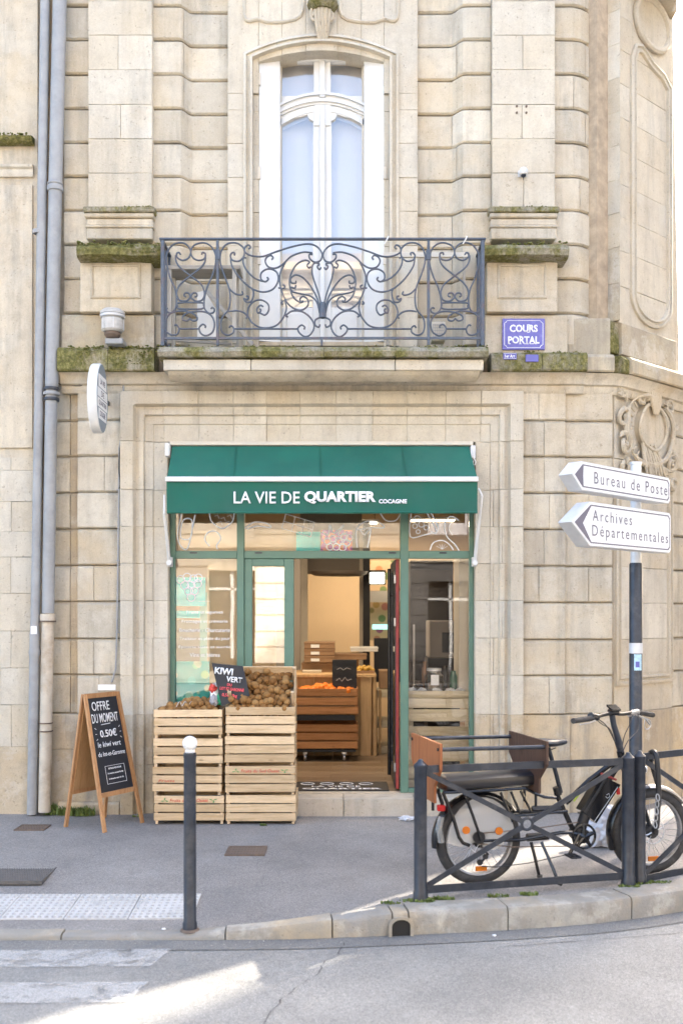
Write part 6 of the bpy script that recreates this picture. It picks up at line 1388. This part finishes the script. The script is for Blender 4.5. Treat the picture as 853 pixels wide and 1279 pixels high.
MB().box(SPp.x - .014, SPp.x + .012, SPp.y - .0475, SPp.y - .046, Z(833, SPy), Z(826, SPy)).build('sticker_print', M_violet, SP)
yaw = math.radians(50)
sdir = Vector((.72, .69, 0)).normalized(); snm = Vector((sdir.y, -sdir.x, 0))
def arrow(label_, xl, ytl, ybl, xtip, xr, ytr, ybr, lines):
    # solve face plane: left end d1, along sdir
    d1 = 6.17; p0 = Vector(((xl - HX) * d1 / F, d1 - CYD, 0))
    # right end: intersection of ray with line
    k = (xr - HX) / F; L = (k * (p0.y + CYD) - p0.x) / (sdir.x - k * sdir.y)
    z1 = EYE - (ytl - HY) * d1 / F; z0 = EYE - (ybl - HY) * d1 / F; hh = (z1 - z0)
    def q(u, z, o=0): return p0 + sdir * u + snm * o + Vector((0, 0, z))
    kt_ = (xtip - HX) / F; ut = (kt_ * (p0.y + CYD) - p0.x) / (sdir.x - kt_ * sdir.y); zm = (z0 + z1) / 2; T = .095; r = .02
    def outl(e): return [(ut + e * 1.6, zm), (.0 + e * .3, z0 + e), (L - r - e, z0 + e), (L - e, z0 + r + e), (L - e, z1 - r - e), (L - r - e, z1 - e), (0 + e * .3, z1 - e)]
    g = thing('direction_sign', label_, 'direction sign', q(L / 2, z0, -T / 2), group='white arrow signs on the pole')
    MB().prism(outl(0), lambda u, v, w_: q(u, v, -w_), T).build('sign_case', M_alu, g)
    MB().prism(outl(.004), lambda u, v, w_: q(u, v, w_), .003).build('sign_face', M_signw, g)
    a, b_ = outl(.018), outl(.026); m = MB(); n = len(a)
    for i in range(n): j = (i + 1) % n; m.add([q(*a[i], .0042), q(*a[j], .0042), q(*b_[j], .0042), q(*b_[i], .0042)], [(0, 1, 2, 3)])
    m.build('border_line', M_signg, g)
    m = MB(); t0 = (ut + .018 * 1.6 + .0, zm); m.add([q(a[0][0], zm, .0046), q(a[1][0], a[1][1], .0046), q(a[1][0] + .01, a[1][1] + .004, .0046), q(ut + .12, zm, .0046), q(a[6][0] + .01, a[6][1] - .004, .0046), q(a[6][0], a[6][1], .0046)], [(0, 1, 2, 3), (0, 3, 4, 5)]); m.build('arrow_head', M_signg, g)
    for s_, xa_, xb_, zf, hf in lines:
        def uu(px): kk = (px - HX) / F; return (kk * (p0.y + CYD) - p0.x) / (sdir.x - kk * sdir.y)
        ua, ub = uu(xa_), uu(xb_); text(s_, 'lettering', M_signg, g, q((ua + ub) / 2, z0 + hh * zf, .0042), w=ub - ua, h=hh * hf, right=sdir, up=(0, 0, 1), bold=.0, spacing=1.35, ext=.0004)
    for zz in (z0 + hh * .3, z0 + hh * .7): c = q(L * .42, zz, -T - .02)
    MB().box(SPp.x - .05, SPp.x + .05, SPp.y - .05, SPp.y + .05, zm - .02, zm + .02, .005).build('clamp', M_alu, g)
    return g
arrow('upper white arrow sign reading Bureau de Poste', 726, 576, 612, 713.5, 836, 591, 623, [('Bureau de Poste', 741, 832, .5, .42)])
arrow('lower white arrow sign reading Archives Départementales', 736, 626.5, 682, 713, 837, 640, 688, [('Archives', 739, 788, .70, .25), ('Départementales', 738.5, 833, .32, .33)])

# ================= WEEDS, LITTER, BAGS =================
M_weed, ntw, bw_ = newmat('weed_leaves'); ntw.links.new(ramp(ntw, noise(ntw, pos(ntw), 30, 3, .6), [(.3, (.07, .11, .02)), (.7, (.19, .24, .06))]), bw_.inputs['Base Color']); bw_.inputs['Roughness'].default_value = .7
def weeds(name, spots, n, h, seed):
    rg = random.Random(seed); m = MB()
    for k in range(n):
        sx, sy, sz, R = rg.choice(spots); a = rg.uniform(0, 2 * PI); rr2 = R * math.sqrt(rg.random()); x = sx + rr2 * math.cos(a) * 1.4; y = sy + rr2 * math.sin(a) * .5
        hh = h * rg.uniform(.3, 1); b = rg.uniform(0, 2 * PI); l = hh * .45; w_ = .005 + .004 * rg.random()
        t = Vector((math.cos(b), math.sin(b), 0)); s_ = Vector((-t.y, t.x, 0)) * w_; p = Vector((x, y, sz))
        m.add([p - s_ * .4, p + s_ * .4, p + t * l * .4 + s_ + Vector((0, 0, hh * .7)), p + t * l + Vector((0, 0, hh)), p + t * l * .4 - s_ + Vector((0, 0, hh * .7))], [(0, 1, 2, 3, 4)])
    return tag(m.build(name, M_weed), kind='stuff')
weeds('wall_weeds', [(X(70), -.06, 0, .06), (X(78), -.08, 0, .08), (X(88), -.1, 0, .05), (X(104), -.12, 0, .06), (X(113), -.12, 0, .05), (X(66), -.05, .02, .05)], 420, .085, 3)
def kp(x, o=.02):
    s_ = s_of_x(x); p, nr = pt_at(s_); q = p + nr * (KWf(x) + o); return (q.x, q.y, pz(q.x, q.y), .045)
weeds('kerb_weeds', [(A1.x, A1.y - .03, 0, .05), (A1.x + .02, A1.y - .04, 0, .04), (B1.x, B1.y - .04, 0, .05), (A2.x, A2.y - .03, 0, .06), (A2.x + .12, A2.y - .02, 0, .05), kp(.5), kp(.62), kp(.95), kp(1.9, .1), kp(2.05, .1), kp(1.15)], 900, .022, 4)
weeds('crack_weeds', [(X(175, -.1), -.16, 0, .04), (X(330, -.4), -.5, 0, .02), kp(.3), kp(.42)], 160, .02, 5)
crumple('plastic_bag', 'crumpled white plastic bag on the pavement behind the cargo bike', 'bag', Vector((X(752, -1.2), -1.2, .13)), (.13, .10, .17), .72, M_bag, 21, None, 4, .4)
crumple('plastic_scrap', 'small white plastic scrap lying by the doorstep near the barrier', 'litter', Vector((X(508, -.3), -.3, .018)), (.06, .04, .02), .8, M_bag, 23, None, 3, .5)
for k, (px, py, lab, mt) in enumerate(((353, 1172, 'orange butt lying in the gutter left of the drain', M_orange), (617, 1170, 'tiny pale scrap in the gutter right of the drain', M_signw), (300, 1166, 'tiny pale pebble on the kerb edge', M_signw), (205, 1162, 'small pale pebble near the bollard', M_signw))):
    p = gpt(px, py, ROADZ if py > 1168 else -.1); crumple('litter', lab, 'litter', (p.x, p.y, p.z + .008), (.012, .008, .006), .9, mt, 30 + k, None, 2, .3)

# moss cushions on the ledges (nobody could count them)
M_mossg, ntm, bm_ = newmat('moss_cushion'); ntm.links.new(ramp(ntm, noise(ntm, pos(ntm), 22, 6, .75), [(.3, (.05, .05, .015)), (.48, (.13, .135, .03)), (.6, (.24, .22, .06)), (.75, (.30, .25, .12))]), bm_.inputs['Base Color']); bm_.inputs['Roughness'].default_value = 1; bump(ntm, bm_, noise(ntm, pos(ntm), 160, 3, .7), .8, .006)
def moss(regions, seed):
    rg = random.Random(seed); m = MB()
    for (xa_, xb_, ya_, yb2, za_, zb2, n, R) in regions:
        cl = [(rg.uniform(xa_, xb_), rg.uniform(za_, zb2)) for _ in range(max(3, n // 14))]
        for k in range(n):
            c = rg.choice(cl); x = min(xb_, max(xa_, rg.gauss(c[0], .035))); z = min(zb2, max(za_, rg.gauss(c[1], .02))); y = rg.uniform(ya_, yb2); r = R * rg.uniform(.35, 1); vs = []
            for (rr3, zz, nn3) in ((1, -.3, 6), (.8, .35, 6)):
                vs += [(x + r * rr3 * rg.uniform(.75, 1.2) * math.cos(a * PI / 3), y + r * rr3 * rg.uniform(.75, 1.2) * math.sin(a * PI / 3), z + r * zz) for a in range(6)]
            vs.append((x, y, z + r * .75)); m.add(vs, [(a, (a + 1) % 6, (a + 1) % 6 + 6, a + 6) for a in range(6)] + [(a + 6, (a + 1) % 6 + 6, 12) for a in range(6)])
    return tag(m.build('ledge_moss', M_mossg, smooth=2), kind='stuff')
zc1 = Z(303, -.26)
moss([(X(97, -.26), X(200, -.26), -.265, -.1, zc1 - .01, zc1 + .012, 170, .016), (X(97, -.26), X(200, -.26), -.275, -.262, zc1 - .08, zc1 - .01, 150, .010),
      (X(604, -.26), X(708, -.26), -.26, -.1, zc1 - .005, zc1 + .012, 110, .014), (X(78, -.15), X(196, -.15), -.152, -.06, lt - .01, lt + .01, 160, .015), (X(78, -.15), X(196, -.15), -.157, -.150, lt - .14, lt - .01, 170, .009),
      (X(110), X(192), -.115, -.06, Z(264.5), Z(264), 50, .009), (X(612), X(692), -.115, -.06, Z(264.5), Z(264), 50, .009), (X(0), X(44), -.10, -.02, Z(174.5), Z(173), 90, .013),
      (X(198, BY), X(608, BY), BY - .008, BY + .08, zt0 - .02, zt0 + .004, 320, .010), (X(612, -.15), X(726, -.15), -.152, -.08, lt2 - .01, lt2 + .006, 90, .010)], 9)
# grit and specks on the asphalt
rg = random.Random(2); m = MB()
for k in range(500):
    x = rg.uniform(-2.6, 2.6); y = rg.choice((rg.uniform(-2.5, -.2), rg.uniform(-2.97, -2.88), rg.uniform(-.16, -.03), rg.uniform(-5, -3.1)))
    z = ROADZ + .004 if y < -2.88 else pz(x, y); r = rg.uniform(.002, .0055); a0 = rg.uniform(0, 6)
    if x > .0 and y < -1.9 and y > -3.2: continue
    m.add([(x + r * math.cos(a0 + a * 2.1), y + r * math.sin(a0 + a * 2.1), z) for a in range(3)] + [(x, y, z + r * .7)], [(0, 1, 3), (1, 2, 3), (2, 0, 3)])
tag(m.build('pavement_grit', plain('grit', (.36, .33, .29), .9, var=.5, nscale=3)), kind='stuff')
# ================= CARGO BIKE =================
bd = Vector((.976, .217, 0)).normalized(); bn = Vector((-bd.y, bd.x, 0)); B0 = Vector((.832, -2.2, 0))
BK = thing('cargo_bike', 'black longtail electric cargo bike with brown wooden end panels parked behind the barrier', 'bicycle', B0)
def bp(px, py, s_=0.0):
    # point of the bike's plane (offset s_ to the far side) seen at this place
    o = B0 + bn * s_; u = ((px - HX) * (o.y + CYD) - F * o.x) / (F * bd.x - (px - HX) * bd.y); q = o + bd * u; q.z = EYE - (py - HY) * (q.y + CYD) / F; return q
def L3(u, s_, z): return B0 + bd * u + bn * s_ + Vector((0, 0, z))
def bt2(nm, pts, r, mat=M_gloss, n=8, sm=False, par=None, s_=0.0): 
    q = [bp(*p) if len(p) == 3 else bp(p[0], p[1], s_) for p in pts]
    return MB().tube(smooth_path(q, 4) if sm else q, r, n).build(nm, mat, par or BK, smooth=True)
ZUP = Vector((0, 0, 1))
def ringp(c, R, s_=0, n=40, a0=0, a1=2 * PI): return [c + bd * (R * math.cos(a0 + (a1 - a0) * k / n)) + ZUP * (R * math.sin(a0 + (a1 - a0) * k / n)) + bn * s_ for k in range(n if abs(a1 - a0 - 2 * PI) < 1e-6 else n + 1)]
def wheel(c, R):
    w_ = thing('wheel', None, None, (0, 0, 0)); bpy.data.objects.remove(w_)
    t = MB().tube(ringp(c, R - .032), .033, 12, closed=True).build('wheel', M_rubber, BK, smooth=2)
    m = MB(); 
    prof = [(R - .068, -.022), (R - .058, -.026), (R - .055, -.018), (R - .055, .018), (R - .058, .026), (R - .068, .022)]
    vs = []; n = 44
    for k in range(n):
        a = 2 * PI * k / n
        for r, s_ in prof: vs.append(c + bd * r * math.cos(a) + ZUP * r * math.sin(a) + bn * s_)
    K = len(prof); m.add(vs, [(k * K + q, ((k + 1) % n) * K + q, ((k + 1) % n) * K + (q + 1) % K, k * K + (q + 1) % K) for k in range(n) for q in range(K)]); m.build('rim', M_rim, t, smooth=True)
    m = MB()
    for k in range(28):
        a = 2 * PI * k / 28; s_ = .028 if k % 2 else -.028; b = a + (.5 if k % 4 < 2 else -.5); m.tube([c + bd * .028 * math.cos(b) + ZUP * .028 * math.sin(b) + bn * s_, c + bd * (R - .062) * math.cos(a) + ZUP * (R - .062) * math.sin(a)], .0014, 4)
    tag(m.build('spokes', M_chrome, t), kind='stuff')
    m = MB(); m.tube([c - bn * .055, c + bn * .055], .028, 14); m.tube([c - bn * .03, c - bn * .022], .045, 14); m.tube([c + bn * .022, c + bn * .03], .045, 14); m.tube([c - bn * .075, c + bn * .075], .008, 8); m.build('hub', M_black, t, smooth=True)
    m = MB(); m.tube(ringp(c + bn * -.04, .075, 0, 24), .003, 4, closed=True)
    for k in range(5): a = k * 2 * PI / 5; m.tube([c - bn * .04, c - bn * .04 + bd * .075 * math.cos(a + .4) + ZUP * .075 * math.sin(a + .4)], .0025, 4)
    m.build('brake_disc', M_alu, t)
    for a, mt in ((-PI / 2 + .05, M_orange),):
        p = c + bd * (R - .1) * math.cos(a) + ZUP * (R - .1) * math.sin(a); MB().add([p + bd * i * .035 + ZUP * j * .014 + bn * k for i in (-1, 1) for j in (-1, 1) for k in (-.034, -.022)], [(0, 1, 3, 2), (4, 6, 7, 5), (0, 4, 5, 1), (2, 3, 7, 6), (0, 2, 6, 4), (1, 5, 7, 3)]).build('reflector', mt, t)
    return t
M_rim = plain('rim_grey', (.30, .30, .31), .4, metal=.5, var=.15, dirt=(.1, .09, .08), dirtamt=.5)
cR = bp(597, 1048); RW = cR.z; cF = bp(811, 1038)
cF.z = RW = (cR.z + cF.z) / 2; cR.z = RW
wR = wheel(cR, RW); wF = wheel(cF, RW)
# skirt guard: translucent panel around the upper rear wheel
m = bpy.data.materials.new('smoky_plastic'); m.use_nodes = True; bsd = m.node_tree.nodes['Principled BSDF']; bsd.inputs['Base Color'].default_value = (.62, .60, .56, 1); bsd.inputs['Alpha'].default_value = .38; bsd.inputs['Roughness'].default_value = .25; M_skirt = m
pol = [(x_ * 1.0, z_) for x_, z_ in [(.215 * math.cos(a), .268 * math.sin(a)) for a in [PI * (1.0 - .95 * k / 14) for k in range(15)]]] + [(.10, -.05), (.02, -.055), (-.04, .0), (-.12, -.03)]
for s_ in (-.062,): MB().prism(pol, lambda u, v, w_: cR + bd * u + ZUP * v + bn * (s_ + w_), .003).build('skirt_guard', M_skirt, BK)
for px, py in ((582, 1037), (623, 1038)): p = bp(px, py, -.07); MB().lathe([(0, -.004), (.022, -.003), (.024, 0), (0, 0)], p, 'y', 14).build('reflector', M_orange, BK, smooth=True)
# fenders
def fender(c, a0, a1, R, hw_, mat, nm='fender'):
    m = MB(); vs = []; n = 18
    for k in range(n + 1):
        a = a0 + (a1 - a0) * k / n
        for s_, dr in ((-hw_, -.012), (-hw_ * .6, .004), (0, .008), (hw_ * .6, .004), (hw_, -.012)): vs.append(c + bd * (R + dr) * math.cos(a) + ZUP * (R + dr) * math.sin(a) + bn * s_)
    m.add(vs, [(k * 5 + q, (k + 1) * 5 + q, (k + 1) * 5 + q + 1, k * 5 + q + 1) for k in range(n) for q in range(4)]); return m.build(nm, mat, BK, smooth=True)
fender(cR, PI * 1.04, PI * .2, RW + .018, .038, M_gloss); fender(cF, PI * 1.12, PI * .52, RW + .018, .036, M_gloss); fender(cF, PI * .515, PI * .18, RW + .018, .036, M_chrome)
p = bp(556, 1033, -.04); MB().tube([bp(551, 1020, -.04), bp(548, 1035, -.04), bp(551, 1052, -.04)], .02, 8).build('clear_mudflap', M_skirt, BK, smooth=True)
# tail lamp
p = bp(550, 1009, -.03); MB().box(p.x - .022, p.x + .028, p.y - .02, p.y + .02, p.z - .018, p.z + .018, .006).build('tail_lamp', M_red, BK); MB().tube([bp(546, 985, -.02), bp(552, 1003, -.02), bp(553, 1020, -.02)], .012, 8).build('lamp_bracket', M_gloss, BK, smooth=True)
# rear frame, both sides
for s_ in (-.10, .10):
    bt2('deck_rail', [(553, 990), (600, 988), (655, 984.5), (668, 991), (680, 995.5), (694, 996.5)], .0095, sm=False, s_=s_)
    bt2('rack_stay', [(553, 990), (566, 1022), (573, 1046), (578, 1053), (586, 1056)], .011, s_=s_ * .95); bt2('rack_stay', [(580, 992), (590, 1018), (601, 1050)], .009, s_=s_ * .95)
    for a, b_ in (((625, 990), (640, 1026)), ((638, 989), (649, 1015)), ((650, 988), (663, 1014))): bt2('rack_stay', [a, b_], .008, s_=s_)
    bt2('chain_stay', [(600, 1050), (650, 1049), (700, 1040), (716, 1040)], .0115, s_=s_ * .55); bt2('side_tube', [(637, 1019), (660, 1018), (708, 1013)], .0095, s_=s_ * .8)
bt2('lower_tube', [(601, 1046), (630, 1030), (652, 1017)], .012); bt2('seat_tube', [(694, 990), (702, 1008), (712, 1030), (719, 1042)], .016, n=12)
bt2('seat_post', [(684.5, 934), (694, 966), (700, 990)], .0135, M_blk, 12); bt2('seat_collar', [(694, 983), (697, 993)], .023, M_black, 12)
bt2('down_tube', [(774, 953), (766, 962), (722, 1036)], .024, M_gloss, 12); bt2('top_tube', [(768, 950), (735, 975), (706, 1003)], .017, M_gloss, 12); bt2('lower_frame_bar', [(640, 1013), (670, 1014), (705, 1014)], .014, M_black); bt2('frame_box', [(664, 1011), (700, 1010)], .022, M_black, 4)
# battery
e = [bp(748, 968), bp(771, 979), bp(741, 1027), bp(722, 1011)]; m = MB(); m.add([p + bn * k for k in (-.038, .038) for p in e], [(0, 1, 2, 3), (7, 6, 5, 4), (0, 4, 5, 1), (1, 5, 6, 2), (2, 6, 7, 3), (3, 7, 4, 0)])
bat = m.build('battery', M_gloss, BK); bt2('battery_key_strip', [(750, 966), (769, 974)], .008, M_redp, 6, par=bat, s_=-.02)
dn = (e[0] - e[3]).normalized(); text('cito', 'lettering', M_alu, bat, (e[0] + e[1] + e[2] + e[3]) / 4 - bn * .0395 + dn * .05, w=.055, h=.018, right=dn, up=Vector((dn.cross(bn))).normalized() * -1 if (dn.cross(bn)).z > 0 else dn.cross(bn), bold=.01) if 0 else None
bt2('battery_edge_line', [(771, 983, -.0395), (757, 1004, -.0395), (742, 1026, -.0395)], .0022, M_alu, 4, par=bat); bt2('battery_foot', [(731, 1016), (727, 1028), (723, 1040)], [.036, .034, .036], M_black, 12); bt2('battery_ridge', [(756, 972, -.036), (730, 1015, -.036)], .010, M_black, 8, par=bat)
bt2('green_decal', [(725, 989, -.02), (716, 1001, -.02)], .006, plain('lime_decal', (.4, .5, .05), .5), 4)
bt2('battery_emblem', [(757, 993, -.0395), (760, 991, -.0395), (761, 995, -.0395), (758, 997, -.0395), (756, 995, -.0395)], .0018, M_alu, 4, par=bat)
# motor and cranks
cB = bp(723, 1042); 
MB().tube([cB - bn * .06, cB + bn * .06], .045, 18).build('motor_hub', M_black, BK, smooth=True)
ch_ = MB().tube(ringp(cB - bn * .065, .076), .006, 6, closed=True).build('chainring', M_gloss, BK, smooth=True)
m = MB()
for k in range(5): a = k * 2 * PI / 5 + .3; m.tube([cB - bn * .065, cB - bn * .065 + bd * .076 * math.cos(a) + ZUP * .076 * math.sin(a)], [.02, .009], 6)
m.tube(ringp(cB - bn * .065, .07), .004, 6, closed=True); m.build('chainring_arms', M_gloss, ch_, smooth=True)
pe = bp(711, 1067, -.085); bt2('crank', [(723, 1042, -.08), (711, 1067, -.08)], .011, M_gloss); bt2('crank', [(723, 1042, .08), (735, 1018, .08)], .011, M_gloss)
def pedal(p, sgn):
    m = MB(); h = .045
    for o_ in (-.03, .03): m.tube([p + bd * o_, p + bd * o_ - bn * sgn * .09], .006, 6)
    for o_ in (.0, .045, .09): m.tube([p - bd * .03 - bn * sgn * o_, p + bd * .03 - bn * sgn * o_], .006, 6)
    m.tube([p, p - bn * sgn * .09], .009, 8); m.build('pedal', M_black, BK, smooth=True)
pedal(pe, 1); pedal(bp(735, 1018, .085), -1)
# chain and derailleur
bt2('chain', [(600, 1054, -.065), (640, 1058, -.065), (690, 1057, -.065), (718, 1057, -.065)], .0035, M_rust, 5); bt2('chain', [(598, 1041, -.065), (660, 1036, -.065), (722, 1027, -.065)], .0035, M_rust, 5)
for px, py, r in ((598, 1046, .038), (606, 1070, .016), (599, 1077, .018)): p = bp(px, py, -.07); MB().tube([p - bn * .006, p + bn * .006], r, 14).build('derailleur_wheel', M_black, BK, smooth=True)
bt2('derailleur_cage', [(600, 1056, -.075), (609, 1067, -.075), (600, 1078, -.075)], .008, M_black); bt2('chain', [(601, 1082, -.07), (620, 1083, -.07), (660, 1078, -.07), (705, 1068, -.07)], .003, M_black, 4)
# kickstand
m = MB(); bt2('kickstand_leg', [(663, 1052, -.08), (668, 1072, -.09), (673, 1094, -.10)], .010); bt2('kickstand_leg', [(676, 1052, -.08), (684, 1070, -.13), (690, 1084, -.17), (697, 1102, -.20)], .010); bt2('kickstand_foot', [(694, 1101, -.20), (701, 1104, -.20)], .014, M_rubber); bt2('kickstand_foot', [(671, 1094, -.10), (676, 1095, -.10)], .013, M_rubber); bt2('kickstand_mount', [(658, 1046), (684, 1044)], .025, M_black)
# cushion
c0, c1 = bp(549, 978), bp(663, 970); m = MB(); vs = []; n = 14; hw2 = .115
ax = (c1 - c0)
secs = [(0, .7), (.02, .95), (.05, 1), (.95, 1), (.98, .95), (1, .7)]
for t, k in secs:
    for q in range(n):
        a = 2 * PI * q / n; ca, sa = math.cos(a), math.sin(a); vs.append(c0 + ax * t + bn * hw2 * k * (abs(ca) ** .6) * (1 if ca > 0 else -1) + ZUP * .046 * k * (abs(sa) ** .7) * (1 if sa > 0 else -1))
m.add(vs, [(i * n + q, i * n + (q + 1) % n, (i + 1) * n + (q + 1) % n, (i + 1) * n + q) for i in range(len(secs) - 1) for q in range(n)] + [tuple(range(n)), tuple((len(secs) - 1) * n + q for q in range(n))])
m.build('rear_cushion', plain('black_vinyl', (.02, .02, .024), .32, bumps=.1), BK, smooth=True)
# wooden end panels across the bike and rails between them
def panel(px0, px1, ytop, pts, mat, nm):
    # px0..px1: far/near edges on the picture; plate lies across the bike
    u = ((px0 + px1) / 2)
    c = bp(u, ytop); uu = (c - B0).dot(bd)
    # choose half width so that the plate spans px0..px1
    def proj(s_): q = B0 + bd * uu + bn * s_; return HX + F * q.x / (q.y + CYD)
    hwp = .1
    while proj(-hwp) - proj(hwp) < (px1 - px0) and hwp < .29: hwp += .005
    zt2_ = c.z
    return MB().prism([(a * hwp, zt2_ - b_) for a, b_ in pts], lambda u_, v, w_: B0 + bd * (uu + w_) - bn * u_ + Vector((0, 0, v)), .015).build(nm, mat, BK), uu, hwp, zt2_
kz = 6.0 / F
HEX = lambda h: [(-1, 0), (1, 0), (1, h * .42), (.62, h * .72), (.62, h), (-.62, h), (-.62, h * .72), (-1, h * .42)]
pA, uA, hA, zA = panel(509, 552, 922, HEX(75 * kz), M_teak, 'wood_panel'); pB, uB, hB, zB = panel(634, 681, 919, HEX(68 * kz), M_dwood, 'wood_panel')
pA['label'] = 'reddish brown rear wooden panel'; pB['label'] = 'dark brown front wooden panel'
for s_ in (-1, 1): MB().tube([B0 + bd * (uA + .016) + bn * s_ * hA * .9 + Vector((0, 0, zA - .035)), B0 + bd * (uB) + bn * s_ * hB * .9 + Vector((0, 0, zB - .035))], .0125, 10).build('grab_rail', M_blk, BK, smooth=True)
for u_, h_, z_, s2 in ((uA, hA, zA, -1), (uB, hB, zB, -1)):
    for s_ in (-.9, .9): c = B0 + bd * (u_ - .001) + bn * s_ * h_ + Vector((0, 0, z_ - .035)); MB().tube([c - bd * .006, c], .01, 8).build('bolt', M_black, BK)
    for s_ in (-.3, .3): MB().tube([B0 + bd * (u_ + .022) + bn * s_ * h_ + Vector((0, 0, z_ - .06)), B0 + bd * (u_ + .022) + bn * s_ * h_ + Vector((0, 0, z_ - .42))], .009, 8).build('panel_stay', M_gloss, BK)
# saddle
m = MB(); vs = []; n = 12; sc0 = bp(676, 929); sc1 = bp(703, 927)
axs = sc1 - sc0
for t, hw3, th, dz in ((0, .03, .012, .01), (.08, .07, .022, .012), (.3, .08, .026, .006), (.55, .05, .024, 0), (.8, .028, .02, .0), (.97, .018, .014, .002), (1, .008, .006, 0)):
    for q in range(n): a = 2 * PI * q / n; vs.append(sc0 + axs * t * 1.35 - axs * .18 + bn * hw3 * math.cos(a) + ZUP * (dz + th * math.sin(a)))
m.add(vs, [(i * n + q, i * n + (q + 1) % n, (i + 1) * n + (q + 1) % n, (i + 1) * n + q) for i in range(6) for q in range(n)] + [tuple(range(n)), tuple(6 * n + q for q in range(n))]); m.build('saddle', M_blk, BK, smooth=True)
bt2('saddle_rail', [(680, 933, -.02), (684, 938, -.02), (694, 934, -.02)], .004, M_black)
# head, stem, bars, fork
bt2('head_tube', [(774, 938), (779, 958), (782, 966)], .024, M_gloss, 14); bt2('stem', [(764, 893), (766, 905), (772, 925), (775, 940)], [.019, .018, .021, .022], M_blk, 14); bt2('stem_clamp', [(760, 890), (771, 889)], .022, M_black, 12)
hbc = bp(765, 889)
HB = bt2('handlebar', [(742, 896, -.17), (752, 893, -.08), (765, 890.5, 0), (776, 892, .08), (793, 889, .20)], .0125, M_black, 10, sm=True)
bt2('grip', [(715.5, 900.5, -.33), (739, 897, -.19)], .017, M_rubber, 12); bt2('grip', [(795, 889, .20), (815, 893, .33)], .017, M_rubber, 12)
bt2('control_box', [(737, 894, -.19), (745, 896, -.15)], .022, M_black, 8); bt2('brake_lever', [(743, 900, -.2), (735, 903, -.24), (724, 905, -.29)], .005, M_chrome, 6); bt2('brake_lever', [(789, 887, .2), (795, 893, .22), (806, 898, .27), (811, 905, .27)], .007, M_chrome, 6); bt2('brake_clamp', [(785, 892, .15), (796, 889, .2)], .018, M_chrome, 8)
bt2('bell_ring', [(805, 897, .24), (811, 900, .24), (812, 907, .24), (807, 911, .24), (804, 906, .24), (805, 897, .24)], .003, M_chrome, 6, sm=True)
p = bp(766, 884, -.0); m = MB(); m.add([p + bd * i * .032 + bn * j * .035 + ZUP * (k * .006 - i * .0 + j * .012) for i in (-1, 1) for j in (-1, 1) for k in (-1, 1)], [(0, 1, 3, 2), (4, 6, 7, 5), (0, 4, 5, 1), (2, 3, 7, 6), (0, 2, 6, 4), (1, 5, 7, 3)]); m.build('display', M_gloss, BK)
for pts in ([(742, 897, -.16), (752, 905, -.1), (762, 912, -.03), (770, 935, -.03)], [(796, 890, .18), (797, 910, .1), (784, 925, .02), (777, 940, -.03)], [(790, 893, .14), (786, 905, .06), (779, 920, .0), (776, 938, -.02)], [(748, 899, -.12), (758, 908, -.05), (769, 930, .0)]):
    bt2('brake_cable', pts, .003, M_black, 5, sm=True)
for s_ in (-.052, .052): bt2('fork_leg', [(783, 972), (790, 985), (797, 992), (805, 1012), (812, 1036)], .0135, s_=s_)
bt2('fork_crown', [(783, 970, -.055), (783, 970, .055)], .02, M_gloss, 10); bt2('headlamp', [(796, 962, -.0), (804, 961, .0)], .026, M_black, 14); bt2('headlamp_glass', [(804.5, 961, .0), (806, 961, .0)], .022, M_chrome, 14); bt2('headlamp_bracket', [(783, 967, 0), (797, 966, 0)], .007, M_black)
bt2('red_reflector', [(771, 984, -.03), (772, 992, -.03)], .012, M_red, 8)
bt2('silver_cable', [(789, 1028, -.07), (797, 1038, -.08), (806, 1043, -.09), (813, 1040, -.08)], .004, M_chrome, 6, sm=True)
bt2('brake_caliper', [(806, 1040, -.055), (812, 1033, -.055)], .016, M_black, 8)
# lock hanging over the barrier
LK = thing('chain_lock', 'black fabric sleeved chain lock looped over the right barrier rail and the front wheel', 'bicycle lock', P(816, 1030, -2.2))
q = [P(a, b_, y_) for a, b_, y_ in ((813, 950, -2.07), (812, 941, -2.1), (816, 939, -2.15), (819, 944, -2.19), (821, 960, -2.2), (822, 985, -2.2), (821, 1010, -2.2), (820, 1030, -2.2), (816, 1038, -2.18))]
MB().tube(smooth_path(q, 4), .016, 8).build('sleeve', M_black, LK, smooth=True)
q2 = [P(a, b_, y_) for a, b_, y_ in ((812, 948, -2.07), (815, 962, -2.08), (820, 980, -2.1), (823, 1000, -2.12), (820, 1020, -2.12), (816, 1036, -2.15))]
MB().tube(smooth_path(q2, 4), .012, 8).build('sleeve', M_black, LK, smooth=True)
for k in range(5):
    c = P(821 - k * .8, 996 + k * 8.5, -2.225); m = MB(); a_ = [(c + Vector((.010 * math.cos(t), (0 if k % 2 else .008 * math.sin(t)), .020 * math.sin(t)))) for t in [2 * PI * i / 10 for i in range(10)]]; m.tube(a_, .004, 5, closed=True); m.build('chain_link', M_zinc, LK, smooth=True)
p = P(822, 1016, -2.21);
